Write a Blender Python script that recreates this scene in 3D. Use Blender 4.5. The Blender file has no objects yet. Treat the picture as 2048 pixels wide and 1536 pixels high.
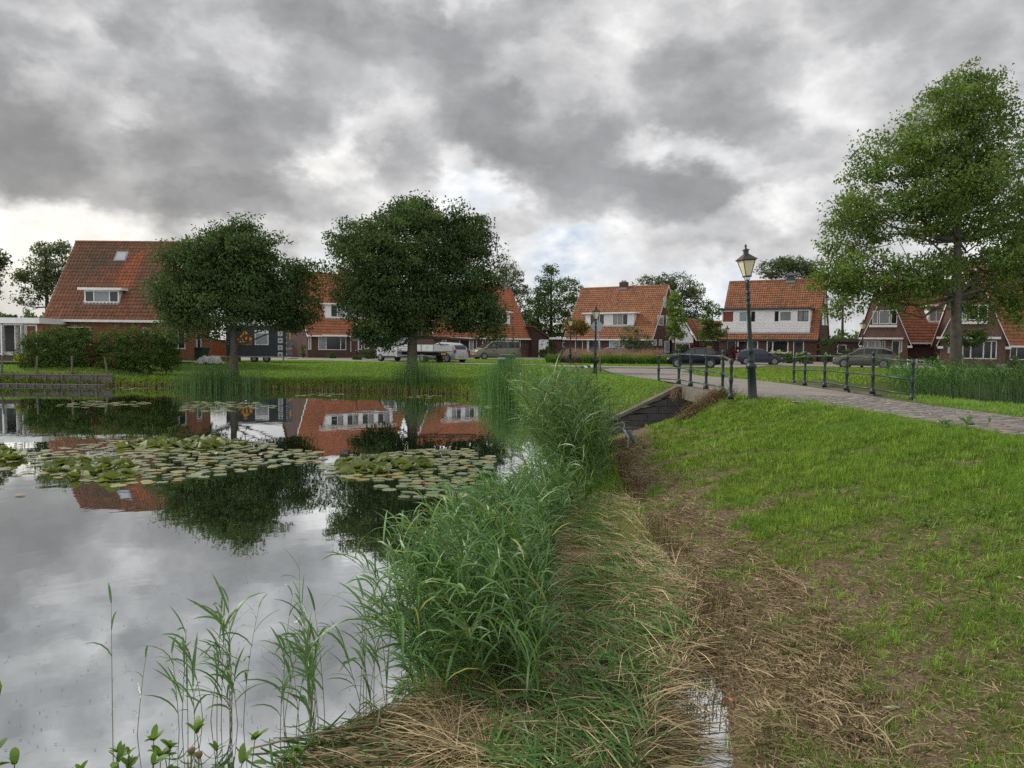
import bpy, math, random
import numpy as np
from mathutils import Vector, Matrix

R = math.radians
rng = np.random.default_rng(7)
random.seed(7)
scene = bpy.context.scene
COL = scene.collection

# ------------------------------------------------------------------ camera
CAMZ = 2.55
FPX = 1540.0
PITCH, ROLL = math.atan(78 / 1540.0), R(0.573)
_F = Vector((0, math.cos(PITCH), -math.sin(PITCH)))
_R0 = Vector((1, 0, 0))
_U0 = _R0.cross(_F)
_R = _R0 * math.cos(ROLL) + _U0 * math.sin(ROLL)
_U = _R.cross(_F)
cam_data = bpy.data.cameras.new('camera')
cam = bpy.data.objects.new('camera', cam_data)
COL.objects.link(cam)
cam.matrix_world = Matrix(((_R.x, _U.x, -_F.x, 0), (_R.y, _U.y, -_F.y, 0), (_R.z, _U.z, -_F.z, CAMZ), (0, 0, 0, 1)))
cam_data.sensor_width = 36
cam_data.lens = 36 * FPX / 2048
cam_data.clip_end = 8000
cam_data.clip_start = 0.05
scene.camera = cam

# ------------------------------------------------------------------ world: cloudy evening sky
SUN_EL, SUN_AZ = R(36), R(-64)          # azimuth measured from +Y towards +X
DENOISE = False
SKY_GAIN = 5.6
world = bpy.data.worlds.new('World')
scene.world = world
world.use_nodes = True


class NT:
    """tiny helper to write node trees"""
    def __init__(self, tree):
        self.t = tree
        tree.nodes.clear()

    def n(self, kind, **kw):
        nd = self.t.nodes.new(kind)
        for k, v in kw.items():
            setattr(nd, k, v)
        return nd

    def put(self, sock, v):
        if isinstance(v, bpy.types.NodeSocket):
            self.t.links.new(v, sock)
        elif v is not None:
            sock.default_value = v

    def m(self, op, a, b=None, c=None, clamp=False):
        nd = self.n('ShaderNodeMath', operation=op)
        nd.use_clamp = clamp
        self.put(nd.inputs[0], a)
        if b is not None:
            self.put(nd.inputs[1], b)
        if c is not None:
            self.put(nd.inputs[2], c)
        return nd.outputs[0]

    def v(self, op, a, b=None, s=None):
        nd = self.n('ShaderNodeVectorMath', operation=op)
        self.put(nd.inputs[0], a)
        if b is not None:
            self.put(nd.inputs[1], b)
        if s is not None:
            self.put(nd.inputs[3], s)
        return nd.outputs['Value'] if op in ('LENGTH', 'DOT_PRODUCT', 'DISTANCE') else nd.outputs[0]

    def comb(self, x, y, z):
        nd = self.n('ShaderNodeCombineXYZ')
        for i, q in enumerate((x, y, z)):
            self.put(nd.inputs[i], q)
        return nd.outputs[0]

    def sep(self, vec):
        nd = self.n('ShaderNodeSeparateXYZ')
        self.put(nd.inputs[0], vec)
        return nd.outputs

    def noise(self, vec, scale, detail=4, rough=0.5, dist=0.0, col=False):
        nd = self.n('ShaderNodeTexNoise')
        self.put(nd.inputs['Vector'], vec)
        nd.inputs['Scale'].default_value = scale
        nd.inputs['Detail'].default_value = detail
        nd.inputs['Roughness'].default_value = rough
        nd.inputs['Distortion'].default_value = dist
        return nd.outputs['Color' if col else 'Fac']

    def ramp(self, fac, stops, interp='LINEAR'):
        nd = self.n('ShaderNodeValToRGB')
        cr = nd.color_ramp
        cr.interpolation = interp
        while len(cr.elements) < len(stops):
            cr.elements.new(0.5)
        for e, (p, c) in zip(cr.elements, stops):
            e.position = p
            e.color = (*c, 1) if len(c) == 3 else c
        self.put(nd.inputs[0], fac)
        return nd.outputs[0]

    def mix(self, fac, a, b, blend='MIX'):
        nd = self.n('ShaderNodeMix', data_type='RGBA', blend_type=blend)
        self.put(nd.inputs['Factor'], fac)
        for s, q in ((nd.inputs['A'], a), (nd.inputs['B'], b)):
            pass
        ia = [s for s in nd.inputs if s.name == 'A' and s.type == 'RGBA'][0]
        ib = [s for s in nd.inputs if s.name == 'B' and s.type == 'RGBA'][0]
        for s, q in ((ia, a), (ib, b)):
            if isinstance(q, (tuple, list)):
                q = (*q, 1) if len(q) == 3 else q
            self.put(s, q)
        return [s for s in nd.outputs if s.type == 'RGBA'][0]


w = NT(world.node_tree)
tc = w.n('ShaderNodeTexCoord').outputs['Generated']
dx, dy, dz = w.sep(tc)[:]
az = w.m('ARCTAN2', dx, dy)
el = w.m('ARCSINE', dz)
lay = w.comb(dx, dy, w.m('MULTIPLY', dz, 1.5))
warp = w.v('SUBTRACT', w.noise(lay, 7.0, 5, 0.62, 0.0, col=True), (0.5, 0.5, 0.5))
ws = w.sep(warp)
az2 = w.m('MULTIPLY_ADD', ws[0], 0.20, az)
el2 = w.m('MULTIPLY_ADD', ws[1], 0.13, el)
big = w.noise(lay, 3.2, 3, 0.5, 0.0)
puff = w.noise(lay, 8.0, 5, 0.55, 0.0)
fine = w.noise(lay, 26.0, 4, 0.6, 0.0)
vor = w.n('ShaderNodeTexVoronoi', feature='SMOOTH_F1', voronoi_dimensions='2D')
flat = w.comb(az2, w.m('MULTIPLY', el2, 1.5), 0.0)
w.put(vor.inputs['Vector'], flat)
vor.inputs['Scale'].default_value = 6.0
vor.inputs['Smoothness'].default_value = .35
vor2 = w.n('ShaderNodeTexVoronoi', feature='SMOOTH_F1', voronoi_dimensions='2D')
w.put(vor2.inputs['Vector'], flat)
vor2.inputs['Scale'].default_value = 15.0
vor2.inputs['Smoothness'].default_value = .3
cum = w.m('ADD', w.m('MULTIPLY', w.m('SUBTRACT', 0.45, vor.outputs['Distance']), .62), w.m('MULTIPLY', w.m('SUBTRACT', 0.42, vor2.outputs['Distance']), .26))
dens = w.m('ADD', w.m('MULTIPLY', w.m('SUBTRACT', big, 0.5), 0.55), w.m('MULTIPLY', w.m('SUBTRACT', puff, 0.5), 0.45))
dens = w.m('ADD', dens, cum)
dens = w.m('ADD', dens, w.m('MULTIPLY', w.m('SUBTRACT', fine, 0.5), 0.16))
# thick overcast above, a thinner band low over the horizon all the way round
band = w.ramp(w.m('MULTIPLY', el, 1.6), [(0.0, (.36,) * 3), (0.10, (.38,) * 3), (0.22, (.42,) * 3), (0.36, (.58,) * 3), (0.60, (.60,) * 3), (1.0, (.58,) * 3)])
dens = w.m('ADD', dens, band)
# cloud masses and gaps: (px, py, rx, ry, amount) measured on the sky, turned into azimuth and elevation
BLOBS = [
    (920, 390, 170, 60, -.16), (560, 450, 160, 30, -.14), (1200, 520, 260, 40, -.10), (60, 470, 200, 40, -.10),
    (230, 330, 360, 80, 0.250), (20, 230, 70, 120, 0.250), (510, 400, 150, 45, 0.300), (640, 190, 90, 60, 0.250), (420, 280, 120, 60, 0.125), (330, 130, 120, 60, 0.075),
    (820, 130, 150, 80, 0.275), (960, 240, 110, 60, 0.200), (1250, 395, 210, 58, 0.525), (1400, 385, 100, 45, 0.325), (1070, 345, 80, 55, 0.375), (800, 390, 90, 30, 0.125),
    (1330, 200, 240, 70, 0.125), (1560, 320, 130, 60, 0.200), (1750, 60, 300, 80, 0.050), (1900, 300, 200, 120, 0.025), (700, 60, 200, 60, 0.075), (1050, 60, 160, 40, 0.150),
    (0, 480, 340, 60, -0.165), (40, 580, 200, 50, -0.132), (280, 440, 160, 22, -0.176), (90, 60, 90, 80, -0.132), (60, 180, 30, 90, -0.110), (650, 340, 70, 40, -0.264), (620, 400, 60, 26, -0.110), (900, 345, 60, 55, -.27),
    (930, 380, 60, 24, -0.264), (930, 20, 26, 50, -0.176), (1100, 500, 100, 26, -0.176), (640, 500, 100, 36, -0.220), (1120, 520, 80, 40, -.13), (1430, 590, 120, 40, -0.220),
    (1180, 480, 70, 26, -0.110), (1290, 500, 150, 20, 0.150), (1340, 285, 110, 30, -0.264), (1475, 330, 60, 42, -0.330), (1560, 420, 120, 30, -0.154), (1600, 520, 150, 50, -0.110),
    (560, 130, 80, 50, -0.099), (380, 110, 50, 20, -0.088), (300, 230, 60, 20, -0.066), (1220, 120, 80, 60, -0.088), (1000, 545, 40, 26, 0.125), (1280, 30, 90, 40, -0.066), (1600, 150, 120, 50, -0.055),
]
shade = 0.0
for px, py, rx, ry, amt in BLOBS:
    a0 = math.atan((px - 1024) / FPX)
    e0 = math.atan((690 + .01 * (px - 1024) - py) / FPX * math.cos(a0))
    sx, sy = rx / FPX * math.cos(a0), ry / FPX
    qx = w.m('MULTIPLY', w.m('SUBTRACT', az2, a0), 1 / sx)
    qy = w.m('MULTIPLY', w.m('SUBTRACT', el2, e0), 1 / sy)
    d2 = w.m('ADD', w.m('MULTIPLY', qx, qx), w.m('MULTIPLY', qy, qy))
    g = w.m('MULTIPLY', w.m('EXPONENT', w.m('MULTIPLY', w.m('MULTIPLY', d2, d2), -.7)), amt)
    dens = w.m('ADD', dens, g)
# thin cloud glows, thick cloud is grey (values are 10x: the Background runs at 0.1)
cloud = w.ramp(dens, [(0.0, (.88, .875, .855)), (0.16, (.82, .815, .80)), (0.30, (.70, .698, .69)),
                      (0.42, (.575, .575, .578)), (0.54, (.475, .477, .483)), (0.68, (.375, .378, .387)), (0.84, (.30, .303, .312)), (1.0, (.25, .253, .262))])
lit1 = w.noise(w.v('ADD', lay, (3.1, 1.7, .4)), 5.0, 4, 0.6, 0.3)
lit2 = w.noise(w.v('ADD', lay, (7.7, 2.3, .9)), 17.0, 5, 0.62, 0.2)
litv = w.m('ADD', w.m('MULTIPLY_ADD', lit1, 0.75, 0.62), w.m('MULTIPLY', w.m('SUBTRACT', lit2, 0.5), 0.55))
litm = w.comb(litv, litv, litv)
cloud = w.mix(1.0, cloud, litm, 'MULTIPLY')
BLUE = [(640, 500, 110, 40, .8), (1100, 500, 90, 60, .9), (1170, 570, 200, 50, .7), (1430, 590, 130, 45, .7), (890, 350, 55, 40, .5), (1330, 300, 90, 40, .35), (1480, 330, 70, 50, .3),
        (60, 600, 160, 50, .45), (330, 480, 120, 30, .3), (1700, 600, 90, 60, .5), (960, 420, 70, 40, .5)]
bl = None
for px, py, rx, ry, amt in BLUE:
    a0 = math.atan((px - 1024) / FPX)
    e0 = math.atan((690 + .01 * (px - 1024) - py) / FPX * math.cos(a0))
    qx = w.m('MULTIPLY', w.m('SUBTRACT', az2, a0), FPX / rx / math.cos(a0))
    qy = w.m('MULTIPLY', w.m('SUBTRACT', el2, e0), FPX / ry)
    g = w.m('MULTIPLY', w.m('EXPONENT', w.m('MULTIPLY', w.m('ADD', w.m('MULTIPLY', qx, qx), w.m('MULTIPLY', qy, qy)), -1.0)), amt)
    bl = g if bl is None else w.m('ADD', bl, g)
veil = w.noise(w.v('ADD', lay, (1.3, 5.1, 2.2)), 9.0, 5, 0.62, 0.2)
bl = w.m('MULTIPLY', bl, w.ramp(veil, [(0.38, (0,) * 3), (0.58, (1,) * 3)]), clamp=True)
bl = w.m('MULTIPLY', bl, w.ramp(dens, [(0.30, (1,) * 3), (0.5, (0,) * 3)]))
cloud = w.mix(bl, cloud, (.40, .455, .55))
sky = w.n('ShaderNodeTexSky', sky_type='NISHITA')
sky.sun_disc = False
sky.sun_elevation = SUN_EL
sky.sun_rotation = SUN_AZ
cover = w.ramp(bl, [(0.0, (1.0,) * 3), (1.0, (.9,) * 3)])
# sky brightened behind the camera, added fill for the surfaces that face it
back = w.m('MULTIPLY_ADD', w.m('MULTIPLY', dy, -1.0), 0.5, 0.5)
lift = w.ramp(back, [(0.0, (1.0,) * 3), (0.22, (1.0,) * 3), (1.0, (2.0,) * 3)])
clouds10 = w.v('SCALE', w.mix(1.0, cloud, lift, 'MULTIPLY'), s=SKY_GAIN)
warmk = w.m('MULTIPLY', w.m('EXPONENT', w.m('MULTIPLY', w.m('POWER', w.m('ADD', az, .62), 2.0), -7.0)), w.ramp(el, [(0.0, (.9,) * 3), (0.3, (0,) * 3)]))
clouds10 = w.mix(1.0, clouds10, w.mix(warmk, (1, 1, 1), (1.0, .95, .84)), 'MULTIPLY')
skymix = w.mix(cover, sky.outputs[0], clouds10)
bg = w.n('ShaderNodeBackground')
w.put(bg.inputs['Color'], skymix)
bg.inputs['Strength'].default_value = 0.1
wo = w.n('ShaderNodeOutputWorld')
w.t.links.new(bg.outputs[0], wo.inputs[0])

sun_data = bpy.data.lights.new('sun', 'SUN')
sun_data.energy = 1.5
sun_data.angle = R(11)
sun_data.color = (1.0, 0.95, 0.86)
sun = bpy.data.objects.new('sun', sun_data)
COL.objects.link(sun)
sun.rotation_euler = Vector((math.sin(SUN_AZ) * math.cos(SUN_EL), math.cos(SUN_AZ) * math.cos(SUN_EL), math.sin(SUN_EL))).to_track_quat('Z', 'Y').to_euler()

scene.view_settings.view_transform = 'Standard'
scene.view_settings.look = 'None'
scene.view_settings.gamma = 1
scene.view_settings.exposure = 1.25
scene.cycles.max_bounces = 8
scene.cycles.transparent_max_bounces = 8
scene.cycles.use_denoising = DENOISE
scene.cycles.sample_clamp_direct = 4.0
scene.cycles.sample_clamp_indirect = 3.0


# ------------------------------------------------------------------ measuring helpers
def ray(px, py):
    return _F + _R * ((px - 1024) / FPX) - _U * ((py - 768) / FPX)


def onz(px, py, z=0.0):
    r = ray(px, py)
    t = (z - CAMZ) / r.z
    return Vector((r.x * t, r.y * t, z))


def atY(px, py, Y):
    r = ray(px, py)
    t = Y / r.y
    return Vector((r.x * t, Y, CAMZ + r.z * t))


def onplane(px, py, o, n):
    r = ray(px, py)
    t = (Vector(o) - Vector((0, 0, CAMZ))).dot(Vector(n)) / r.dot(Vector(n))
    return Vector((0, 0, CAMZ)) + r * t


# ------------------------------------------------------------------ object helpers
def tag(o, label=None, cat=None, group=None, kind=None):
    if label:
        o['label'] = label
    if cat:
        o['category'] = cat
    if group:
        o['group'] = group
    if kind:
        o['kind'] = kind
    return o


def empty(name, loc=(0, 0, 0), rz=0.0, label=None, cat=None, group=None):
    o = bpy.data.objects.new(name, None)
    COL.objects.link(o)
    o.location = loc
    o.rotation_euler = (0, 0, rz)
    o.empty_display_size = 0.3
    return tag(o, label, cat, group)


class MB:
    def __init__(self, f=None):
        self.v, self.f, self.mi = [], [], []
        self.map = f
        self.m = 0

    def pt(self, p):
        if self.map:
            p = self.map(*p)
        self.v.append(tuple(p))
        return len(self.v) - 1

    def face(self, pts):
        ids = [self.pt(p) for p in pts]
        self.f.append(ids)
        self.mi.append(self.m)

    def box(self, x0, x1, y0, y1, z0, z1):
        b = len(self.v)
        for p in ((x0, y0, z0), (x1, y0, z0), (x1, y1, z0), (x0, y1, z0), (x0, y0, z1), (x1, y0, z1), (x1, y1, z1), (x0, y1, z1)):
            self.pt(p)
        for q in ((0, 3, 2, 1), (4, 5, 6, 7), (0, 1, 5, 4), (1, 2, 6, 5), (2, 3, 7, 6), (3, 0, 4, 7)):
            self.f.append([b + i for i in q])
            self.mi.append(self.m)
        return self

    def prism(self, poly, axis_pts):
        """poly: list of 3D points; extruded by vector axis_pts"""
        a = [Vector(p) for p in poly]
        e = Vector(axis_pts)
        n = len(a)
        b = len(self.v)
        for p in a:
            self.pt(p)
        for p in a:
            self.pt(p + e)
        self.f.append([b + i for i in range(n)][::-1])
        self.mi.append(self.m)
        self.f.append([b + n + i for i in range(n)])
        self.mi.append(self.m)
        for i in range(n):
            j = (i + 1) % n
            self.f.append([b + i, b + j, b + n + j, b + n + i])
            self.mi.append(self.m)
        return self

    def tube(self, pts, rad, seg=6, cap=True):
        pts = [Vector(p) for p in pts]
        rr = rad if isinstance(rad, (list, tuple)) else [rad] * len(pts)
        b = len(self.v)
        up = None
        for i, p in enumerate(pts):
            d = (pts[min(i + 1, len(pts) - 1)] - pts[max(i - 1, 0)])
            if d.length < 1e-9:
                d = Vector((0, 0, 1))
            d.normalize()
            if up is None:
                up = Vector((1, 0, 0)) if abs(d.x) < .8 else Vector((0, 1, 0))
            s = d.cross(up).normalized()
            up = s.cross(d).normalized()
            for k in range(seg):
                a = 2 * math.pi * k / seg
                self.pt(p + (s * math.cos(a) + up * math.sin(a)) * rr[i])
        for i in range(len(pts) - 1):
            for k in range(seg):
                k2 = (k + 1) % seg
                self.f.append([b + i * seg + k, b + i * seg + k2, b + (i + 1) * seg + k2, b + (i + 1) * seg + k])
                self.mi.append(self.m)
        if cap:
            self.f.append([b + k for k in range(seg)][::-1])
            self.f.append([b + (len(pts) - 1) * seg + k for k in range(seg)])
            self.mi += [self.m] * 2
        return self

    def lathe(self, prof, c=(0, 0, 0), seg=12, sx=1.0, sy=1.0, rot=0.0):
        """prof: (radius, z) from the bottom up"""
        b = len(self.v)
        for r, z in prof:
            for k in range(seg):
                a = 2 * math.pi * k / seg + rot
                self.pt((c[0] + r * math.cos(a) * sx, c[1] + r * math.sin(a) * sy, c[2] + z))
        for i in range(len(prof) - 1):
            for k in range(seg):
                k2 = (k + 1) % seg
                self.f.append([b + i * seg + k, b + i * seg + k2, b + (i + 1) * seg + k2, b + (i + 1) * seg + k])
                self.mi.append(self.m)
        self.f.append([b + k for k in range(seg)][::-1])
        self.f.append([b + (len(prof) - 1) * seg + k for k in range(seg)])
        self.mi += [self.m] * 2
        return self

    def build(self, name, mats, parent=None, smooth=False, bevel=0.0, label=None):
        me = bpy.data.meshes.new(name)
        me.from_pydata(self.v, [], self.f)
        if not isinstance(mats, (list, tuple)):
            mats = [mats]
        for q in mats:
            me.materials.append(q)
        if len(mats) > 1:
            me.polygons.foreach_set('material_index', self.mi)
        if smooth:
            me.polygons.foreach_set('use_smooth', [True] * len(self.f))
        me.update()
        o = bpy.data.objects.new(name, me)
        COL.objects.link(o)
        if parent:
            o.parent = parent
        if bevel:
            md = o.modifiers.new('bevel', 'BEVEL')
            md.width = bevel
            md.segments = 2
            md.limit_method = 'ANGLE'
        if label:
            o['label'] = label
        return o


def arr_mesh(name, verts, quads, mat, parent=None, tint=None, smooth=False, mi=None):
    """numpy arrays to one mesh; quads (N,4) or tris (N,3)"""
    verts = np.asarray(verts, np.float32).reshape(-1, 3)
    quads = np.asarray(quads, np.int32)
    k = quads.shape[1]
    me = bpy.data.meshes.new(name)
    me.vertices.add(len(verts))
    me.vertices.foreach_set('co', verts.ravel())
    me.loops.add(quads.size)
    me.loops.foreach_set('vertex_index', quads.ravel())
    me.polygons.add(len(quads))
    me.polygons.foreach_set('loop_start', np.arange(0, quads.size, k, dtype=np.int32))
    me.polygons.foreach_set('loop_total', np.full(len(quads), k, np.int32))
    if smooth:
        me.polygons.foreach_set('use_smooth', np.ones(len(quads), bool))
    for q in (mat if isinstance(mat, (list, tuple)) else [mat]):
        me.materials.append(q)
    if mi is not None:
        me.polygons.foreach_set('material_index', np.asarray(mi, np.int32))
    if tint is not None:
        at = me.color_attributes.new('tint', 'FLOAT_COLOR', 'POINT')
        t4 = np.ones((len(verts), 4), np.float32)
        t4[:, :3] = tint
        at.data.foreach_set('color', t4.ravel())
    me.update(calc_edges=True)
    me.validate()
    o = bpy.data.objects.new(name, me)
    COL.objects.link(o)
    if parent:
        o.parent = parent
    return o


def dup(o, parent=None, **kw):
    c = o.copy()
    COL.objects.link(c)
    c.parent = parent
    for ch in o.children:
        dup(ch, c)
    return c


# ------------------------------------------------------------------ materials
def material(name, build, disp=False):
    mt = bpy.data.materials.new(name)
    mt.use_nodes = True
    nt = NT(mt.node_tree)
    out = nt.n('ShaderNodeOutputMaterial')
    sh = build(nt)
    nt.t.links.new(sh, out.inputs[0])
    return mt


def princ(nt, color, rough=0.6, spec=0.5, metal=0.0, coat=0.0, normal=None, rough_s=None):
    p = nt.n('ShaderNodeBsdfPrincipled')
    if isinstance(color, tuple):
        color = (*color[:3], 1)
    nt.put(p.inputs['Base Color'], color)
    nt.put(p.inputs['Roughness'], rough)
    p.inputs['Specular IOR Level'].default_value = spec
    p.inputs['Metallic'].default_value = metal
    p.inputs['Coat Weight'].default_value = coat
    p.inputs['Coat Roughness'].default_value = 0.05
    if normal is not None:
        nt.put(p.inputs['Normal'], normal)
    return p.outputs[0]


def bump(nt, h, strength=0.3, dist=0.02):
    b = nt.n('ShaderNodeBump')
    b.inputs['Strength'].default_value = strength
    b.inputs['Distance'].default_value = dist
    nt.put(b.inputs['Height'], h)
    return b.outputs[0]


def simple(name, c1, c2=None, scale=6.0, rough=0.6, spec=0.4, metal=0.0, coat=0.0, bmp=0.15, detail=5):
    c2 = c2 or tuple(q * 0.8 for q in c1)

    def f(nt):
        co = nt.n('ShaderNodeTexCoord').outputs['Object']
        nz = nt.noise(co, scale, detail, 0.6)
        col = nt.mix(nt.ramp(nz, [(0.3, (0, 0, 0)), (0.7, (1, 1, 1))]), c1, c2)
        return princ(nt, col, rough, spec, metal, coat, bump(nt, nz, bmp, 0.01) if bmp else None)
    return material(name, f)


def foliage(name, c1, c2, trans=0.35, rough=0.65, spec=0.15):
    def f(nt):
        at = nt.n('ShaderNodeAttribute', attribute_name='tint')
        co = nt.n('ShaderNodeTexCoord').outputs['Object']
        nz = nt.noise(co, 0.9, 3, 0.6)
        col = nt.mix(nt.ramp(nz, [(0.35, (0, 0, 0)), (0.65, (1, 1, 1))]), c1, c2)
        col = nt.mix(1.0, col, at.outputs['Color'], 'MULTIPLY')
        p = princ(nt, col, rough, spec)
        tr = nt.n('ShaderNodeBsdfTranslucent')
        tcol = nt.mix(1.0, col, (1.25, 1.35, .55), 'MULTIPLY')
        nt.put(tr.inputs[0], tcol)
        mx = nt.n('ShaderNodeMixShader')
        mx.inputs[0].default_value = trans
        nt.t.links.new(p, mx.inputs[1])
        nt.t.links.new(tr.outputs[0], mx.inputs[2])
        return mx.outputs[0]
    return material(name, f)


def brick_mat(name, c1, c2, mortar, sc=1.0):
    def f(nt):
        co = nt.n('ShaderNodeTexCoord').outputs['Object']
        s = nt.sep(co)
        u = nt.m('ADD', s[0], s[1])
        vec = nt.comb(u, s[2], 0.0)
        b = nt.n('ShaderNodeTexBrick')
        nt.put(b.inputs['Vector'], vec)
        b.inputs['Scale'].default_value = 1.0
        b.inputs['Brick Width'].default_value = 0.22 * sc
        b.inputs['Row Height'].default_value = 0.066 * sc
        b.inputs['Mortar Size'].default_value = 0.008
        b.inputs['Color1'].default_value = (*c1, 1)
        b.inputs['Color2'].default_value = (*c2, 1)
        b.inputs['Mortar'].default_value = (*mortar, 1)
        nz = nt.noise(co, 1.3, 5, 0.6)
        col = nt.mix(1.0, b.outputs['Color'], nt.ramp(nz, [(0.3, (.78, .78, .8)), (0.7, (1.12, 1.1, 1.08))]), 'MULTIPLY')
        return princ(nt, col, 0.85, 0.2, normal=bump(nt, b.outputs['Fac'], -0.4, 0.01))
    return material(name, f)


def tile_mat(name, c1, c2, rough=0.7, spec=0.35):
    def f(nt):
        at = nt.n('ShaderNodeAttribute', attribute_name='tint')
        co = nt.n('ShaderNodeTexCoord').outputs['Object']
        nz = nt.noise(co, 1.1, 6, 0.65)
        col = nt.mix(nz, c1, c2)
        ms = nt.noise(co, .55, 7, 0.7, .4)
        col = nt.mix(nt.ramp(ms, [(.48, (0,) * 3), (.72, (.65,) * 3)]), col, (.13, .095, .06))
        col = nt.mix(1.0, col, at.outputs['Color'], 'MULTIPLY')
        n2 = nt.noise(co, 30, 3, 0.6)
        return princ(nt, col, rough, spec, normal=bump(nt, n2, 0.15, 0.01))
    return material(name, f)


M = {}
M['white'] = simple('white_paint', (.74, .74, .73), (.62, .62, .60), 3, .45, .4, bmp=.05)
M['offwhite'] = simple('weathered_white_boards', (.76, .77, .77), (.64, .65, .65), 2, .5, .3, bmp=.05)
M['lead'] = simple('grey_lead', (.22, .24, .27), (.16, .18, .2), 5, .5)
M['zinc'] = simple('zinc', (.30, .31, .33), (.22, .23, .25), 5, .4, .5, .5)
M['black'] = simple('black_paint', (.015, .017, .018), (.025, .025, .026), 5, .4, .5)
M['darkgreen'] = simple('dark_green_door_paint', (.012, .03, .022), (.01, .02, .016), 5, .35, .5)
M['darkred'] = simple('dark_red_door_paint', (.07, .012, .012), (.05, .01, .01), 5, .35, .5)
M['brick_red'] = brick_mat('red_brick', (.25, .085, .045), (.20, .065, .035), (.17, .12, .09))
M['brick_brown'] = brick_mat('brown_brick', (.095, .048, .037), (.065, .034, .028), (.085, .065, .055))
M['brick_mauve'] = brick_mat('mauve_brick', (.17, .095, .075), (.125, .075, .062), (.13, .10, .09))
M['tile_old'] = tile_mat('old_clay_tiles', (.27, .11, .06), (.205, .09, .054))
M['tile_red'] = tile_mat('red_clay_tiles', (.38, .13, .065), (.32, .11, .056))
M['tile_orange'] = tile_mat('orange_clay_tiles', (.38, .155, .075), (.31, .13, .064))
M['tile_brown'] = tile_mat('brown_red_tiles', (.33, .125, .065), (.28, .105, .057))
M['concrete'] = simple('weathered_concrete', (.15, .13, .105), (.055, .05, .04), 2.5, .9, .2, bmp=.4, detail=8)
M['concrete_dark'] = simple('dark_wet_stone', (.075, .07, .065), (.03, .029, .028), 1.8, .8, .3, bmp=.5, detail=8)
M['iron'] = simple('green_iron', (.014, .030, .026), (.010, .020, .018), 9, .45, .35, bmp=.15)
M['iron_lite'] = simple('green_iron_rail', (.035, .060, .050), (.022, .040, .035), 9, .42, .4, bmp=.15)
M['copper'] = simple('brown_lantern_metal', (.05, .035, .032), (.03, .024, .024), 9, .4, .5, .3)
M['wood_grey'] = simple('grey_weathered_wood', (.14, .125, .11), (.07, .062, .055), 7, .85, .2, bmp=.5)
M['rubber'] = simple('rubber', (.018, .018, .018), None, 9, .7, .3)
M['alu'] = simple('wheel_alloy', (.22, .225, .235), (.17, .175, .18), 9, .4, .4, .4)
M['bark'] = simple('bark', (.115, .10, .082), (.06, .052, .042), 4, .9, .15, bmp=.8, detail=8)
M['bark_dark'] = simple('dark_bark', (.075, .065, .05), (.04, .034, .027), 4, .9, .15, bmp=.8, detail=8)


def glass_mat(name, c, coat=1.0):
    def f(nt):
        co = nt.n('ShaderNodeTexCoord').outputs['Object']
        nz = nt.noise(co, 1.2, 3, 0.6)
        col = nt.mix(nz, c, tuple(q * .55 for q in c))
        return princ(nt, col, 0.10, 0.35, coat=coat * .15)
    return material(name, f)


M['glass'] = glass_mat('dark_window_glass', (.02, .023, .025))
M['glass_net'] = glass_mat('glass_with_net_curtain', (.26, .28, .29))
M['glass_blue'] = glass_mat('glass_with_pale_blind', (.34, .42, .42))
M['glass_car'] = glass_mat('car_glass', (.025, .03, .035))
M['lantern_glass'] = simple('frosted_lantern_glass', (.62, .56, .36), (.52, .48, .34), 2, .3, .5, bmp=0)


def paint(name, c, metal=.3):
    def f(nt):
        return princ(nt, c, .28, .14, metal * .4, .04)
    return material(name, f)
# ------------------------------------------------------------------ terrain
POND = np.array([(-90, 3.0), (-8, 3.2), (-1.0, 3.4), (0.45, 3.7), (1.24, 4.2), (1.47, 5.05), (1.64, 6.2), (1.78, 7.4), (1.72, 9.5), (1.85, 13.5), (2.3, 17.5),
                 (2.75, 21.0), (2.9, 21.4), (3.1, 24.0), (2.5, 24.3), (1.6, 28), (.6, 32), (-.6, 35.7), (-3.2, 39.6), (-8, 41.2), (-12, 41.9), (-18, 42.8),
                 (-23, 43.2), (-30, 42.8), (-90, 41.5)], float)
CHAN = np.array([(2.6, 21.4), (9.8, 21.4), (11.6, 21.3), (13.3, 18), (14.2, 13), (15, 3), (60, 3), (60, 56), (40, 48), (27, 42), (19, 35.5), (13.5, 28), (10, 24.1), (2.6, 24.1)], float)
PATH = np.array([(9.6, -12), (9.1, 0), (8.75, 6), (8.35, 13), (8.0, 17), (7.65, 20), (7.6, 22.8), (7.6, 25.5), (7.3, 30), (7.3, 38), (8.2, 46), (9.5, 54)], float)
PATHW = np.array([1.25, 1.25, 1.2, 1.15, 1.3, 1.75, 1.9, 1.9, 2.1, 2.0, 2.4, 3.4])
STREET = np.array([(-120, 63), (-45, 66), (-30, 68), (-22, 71), (-12, 79), (-4, 85.5), (3, 88), (11, 85), (18, 77), (24, 71), (31, 66.5), (42, 63), (70, 57), (120, 50)], float)
BRANCH = np.array([(-17, 71.5), (-11, 68.3), (-5, 64.2), (1, 60.6), (6, 58), (11, 57), (15, 59.5), (18.5, 63), (21, 69)], float)


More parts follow.
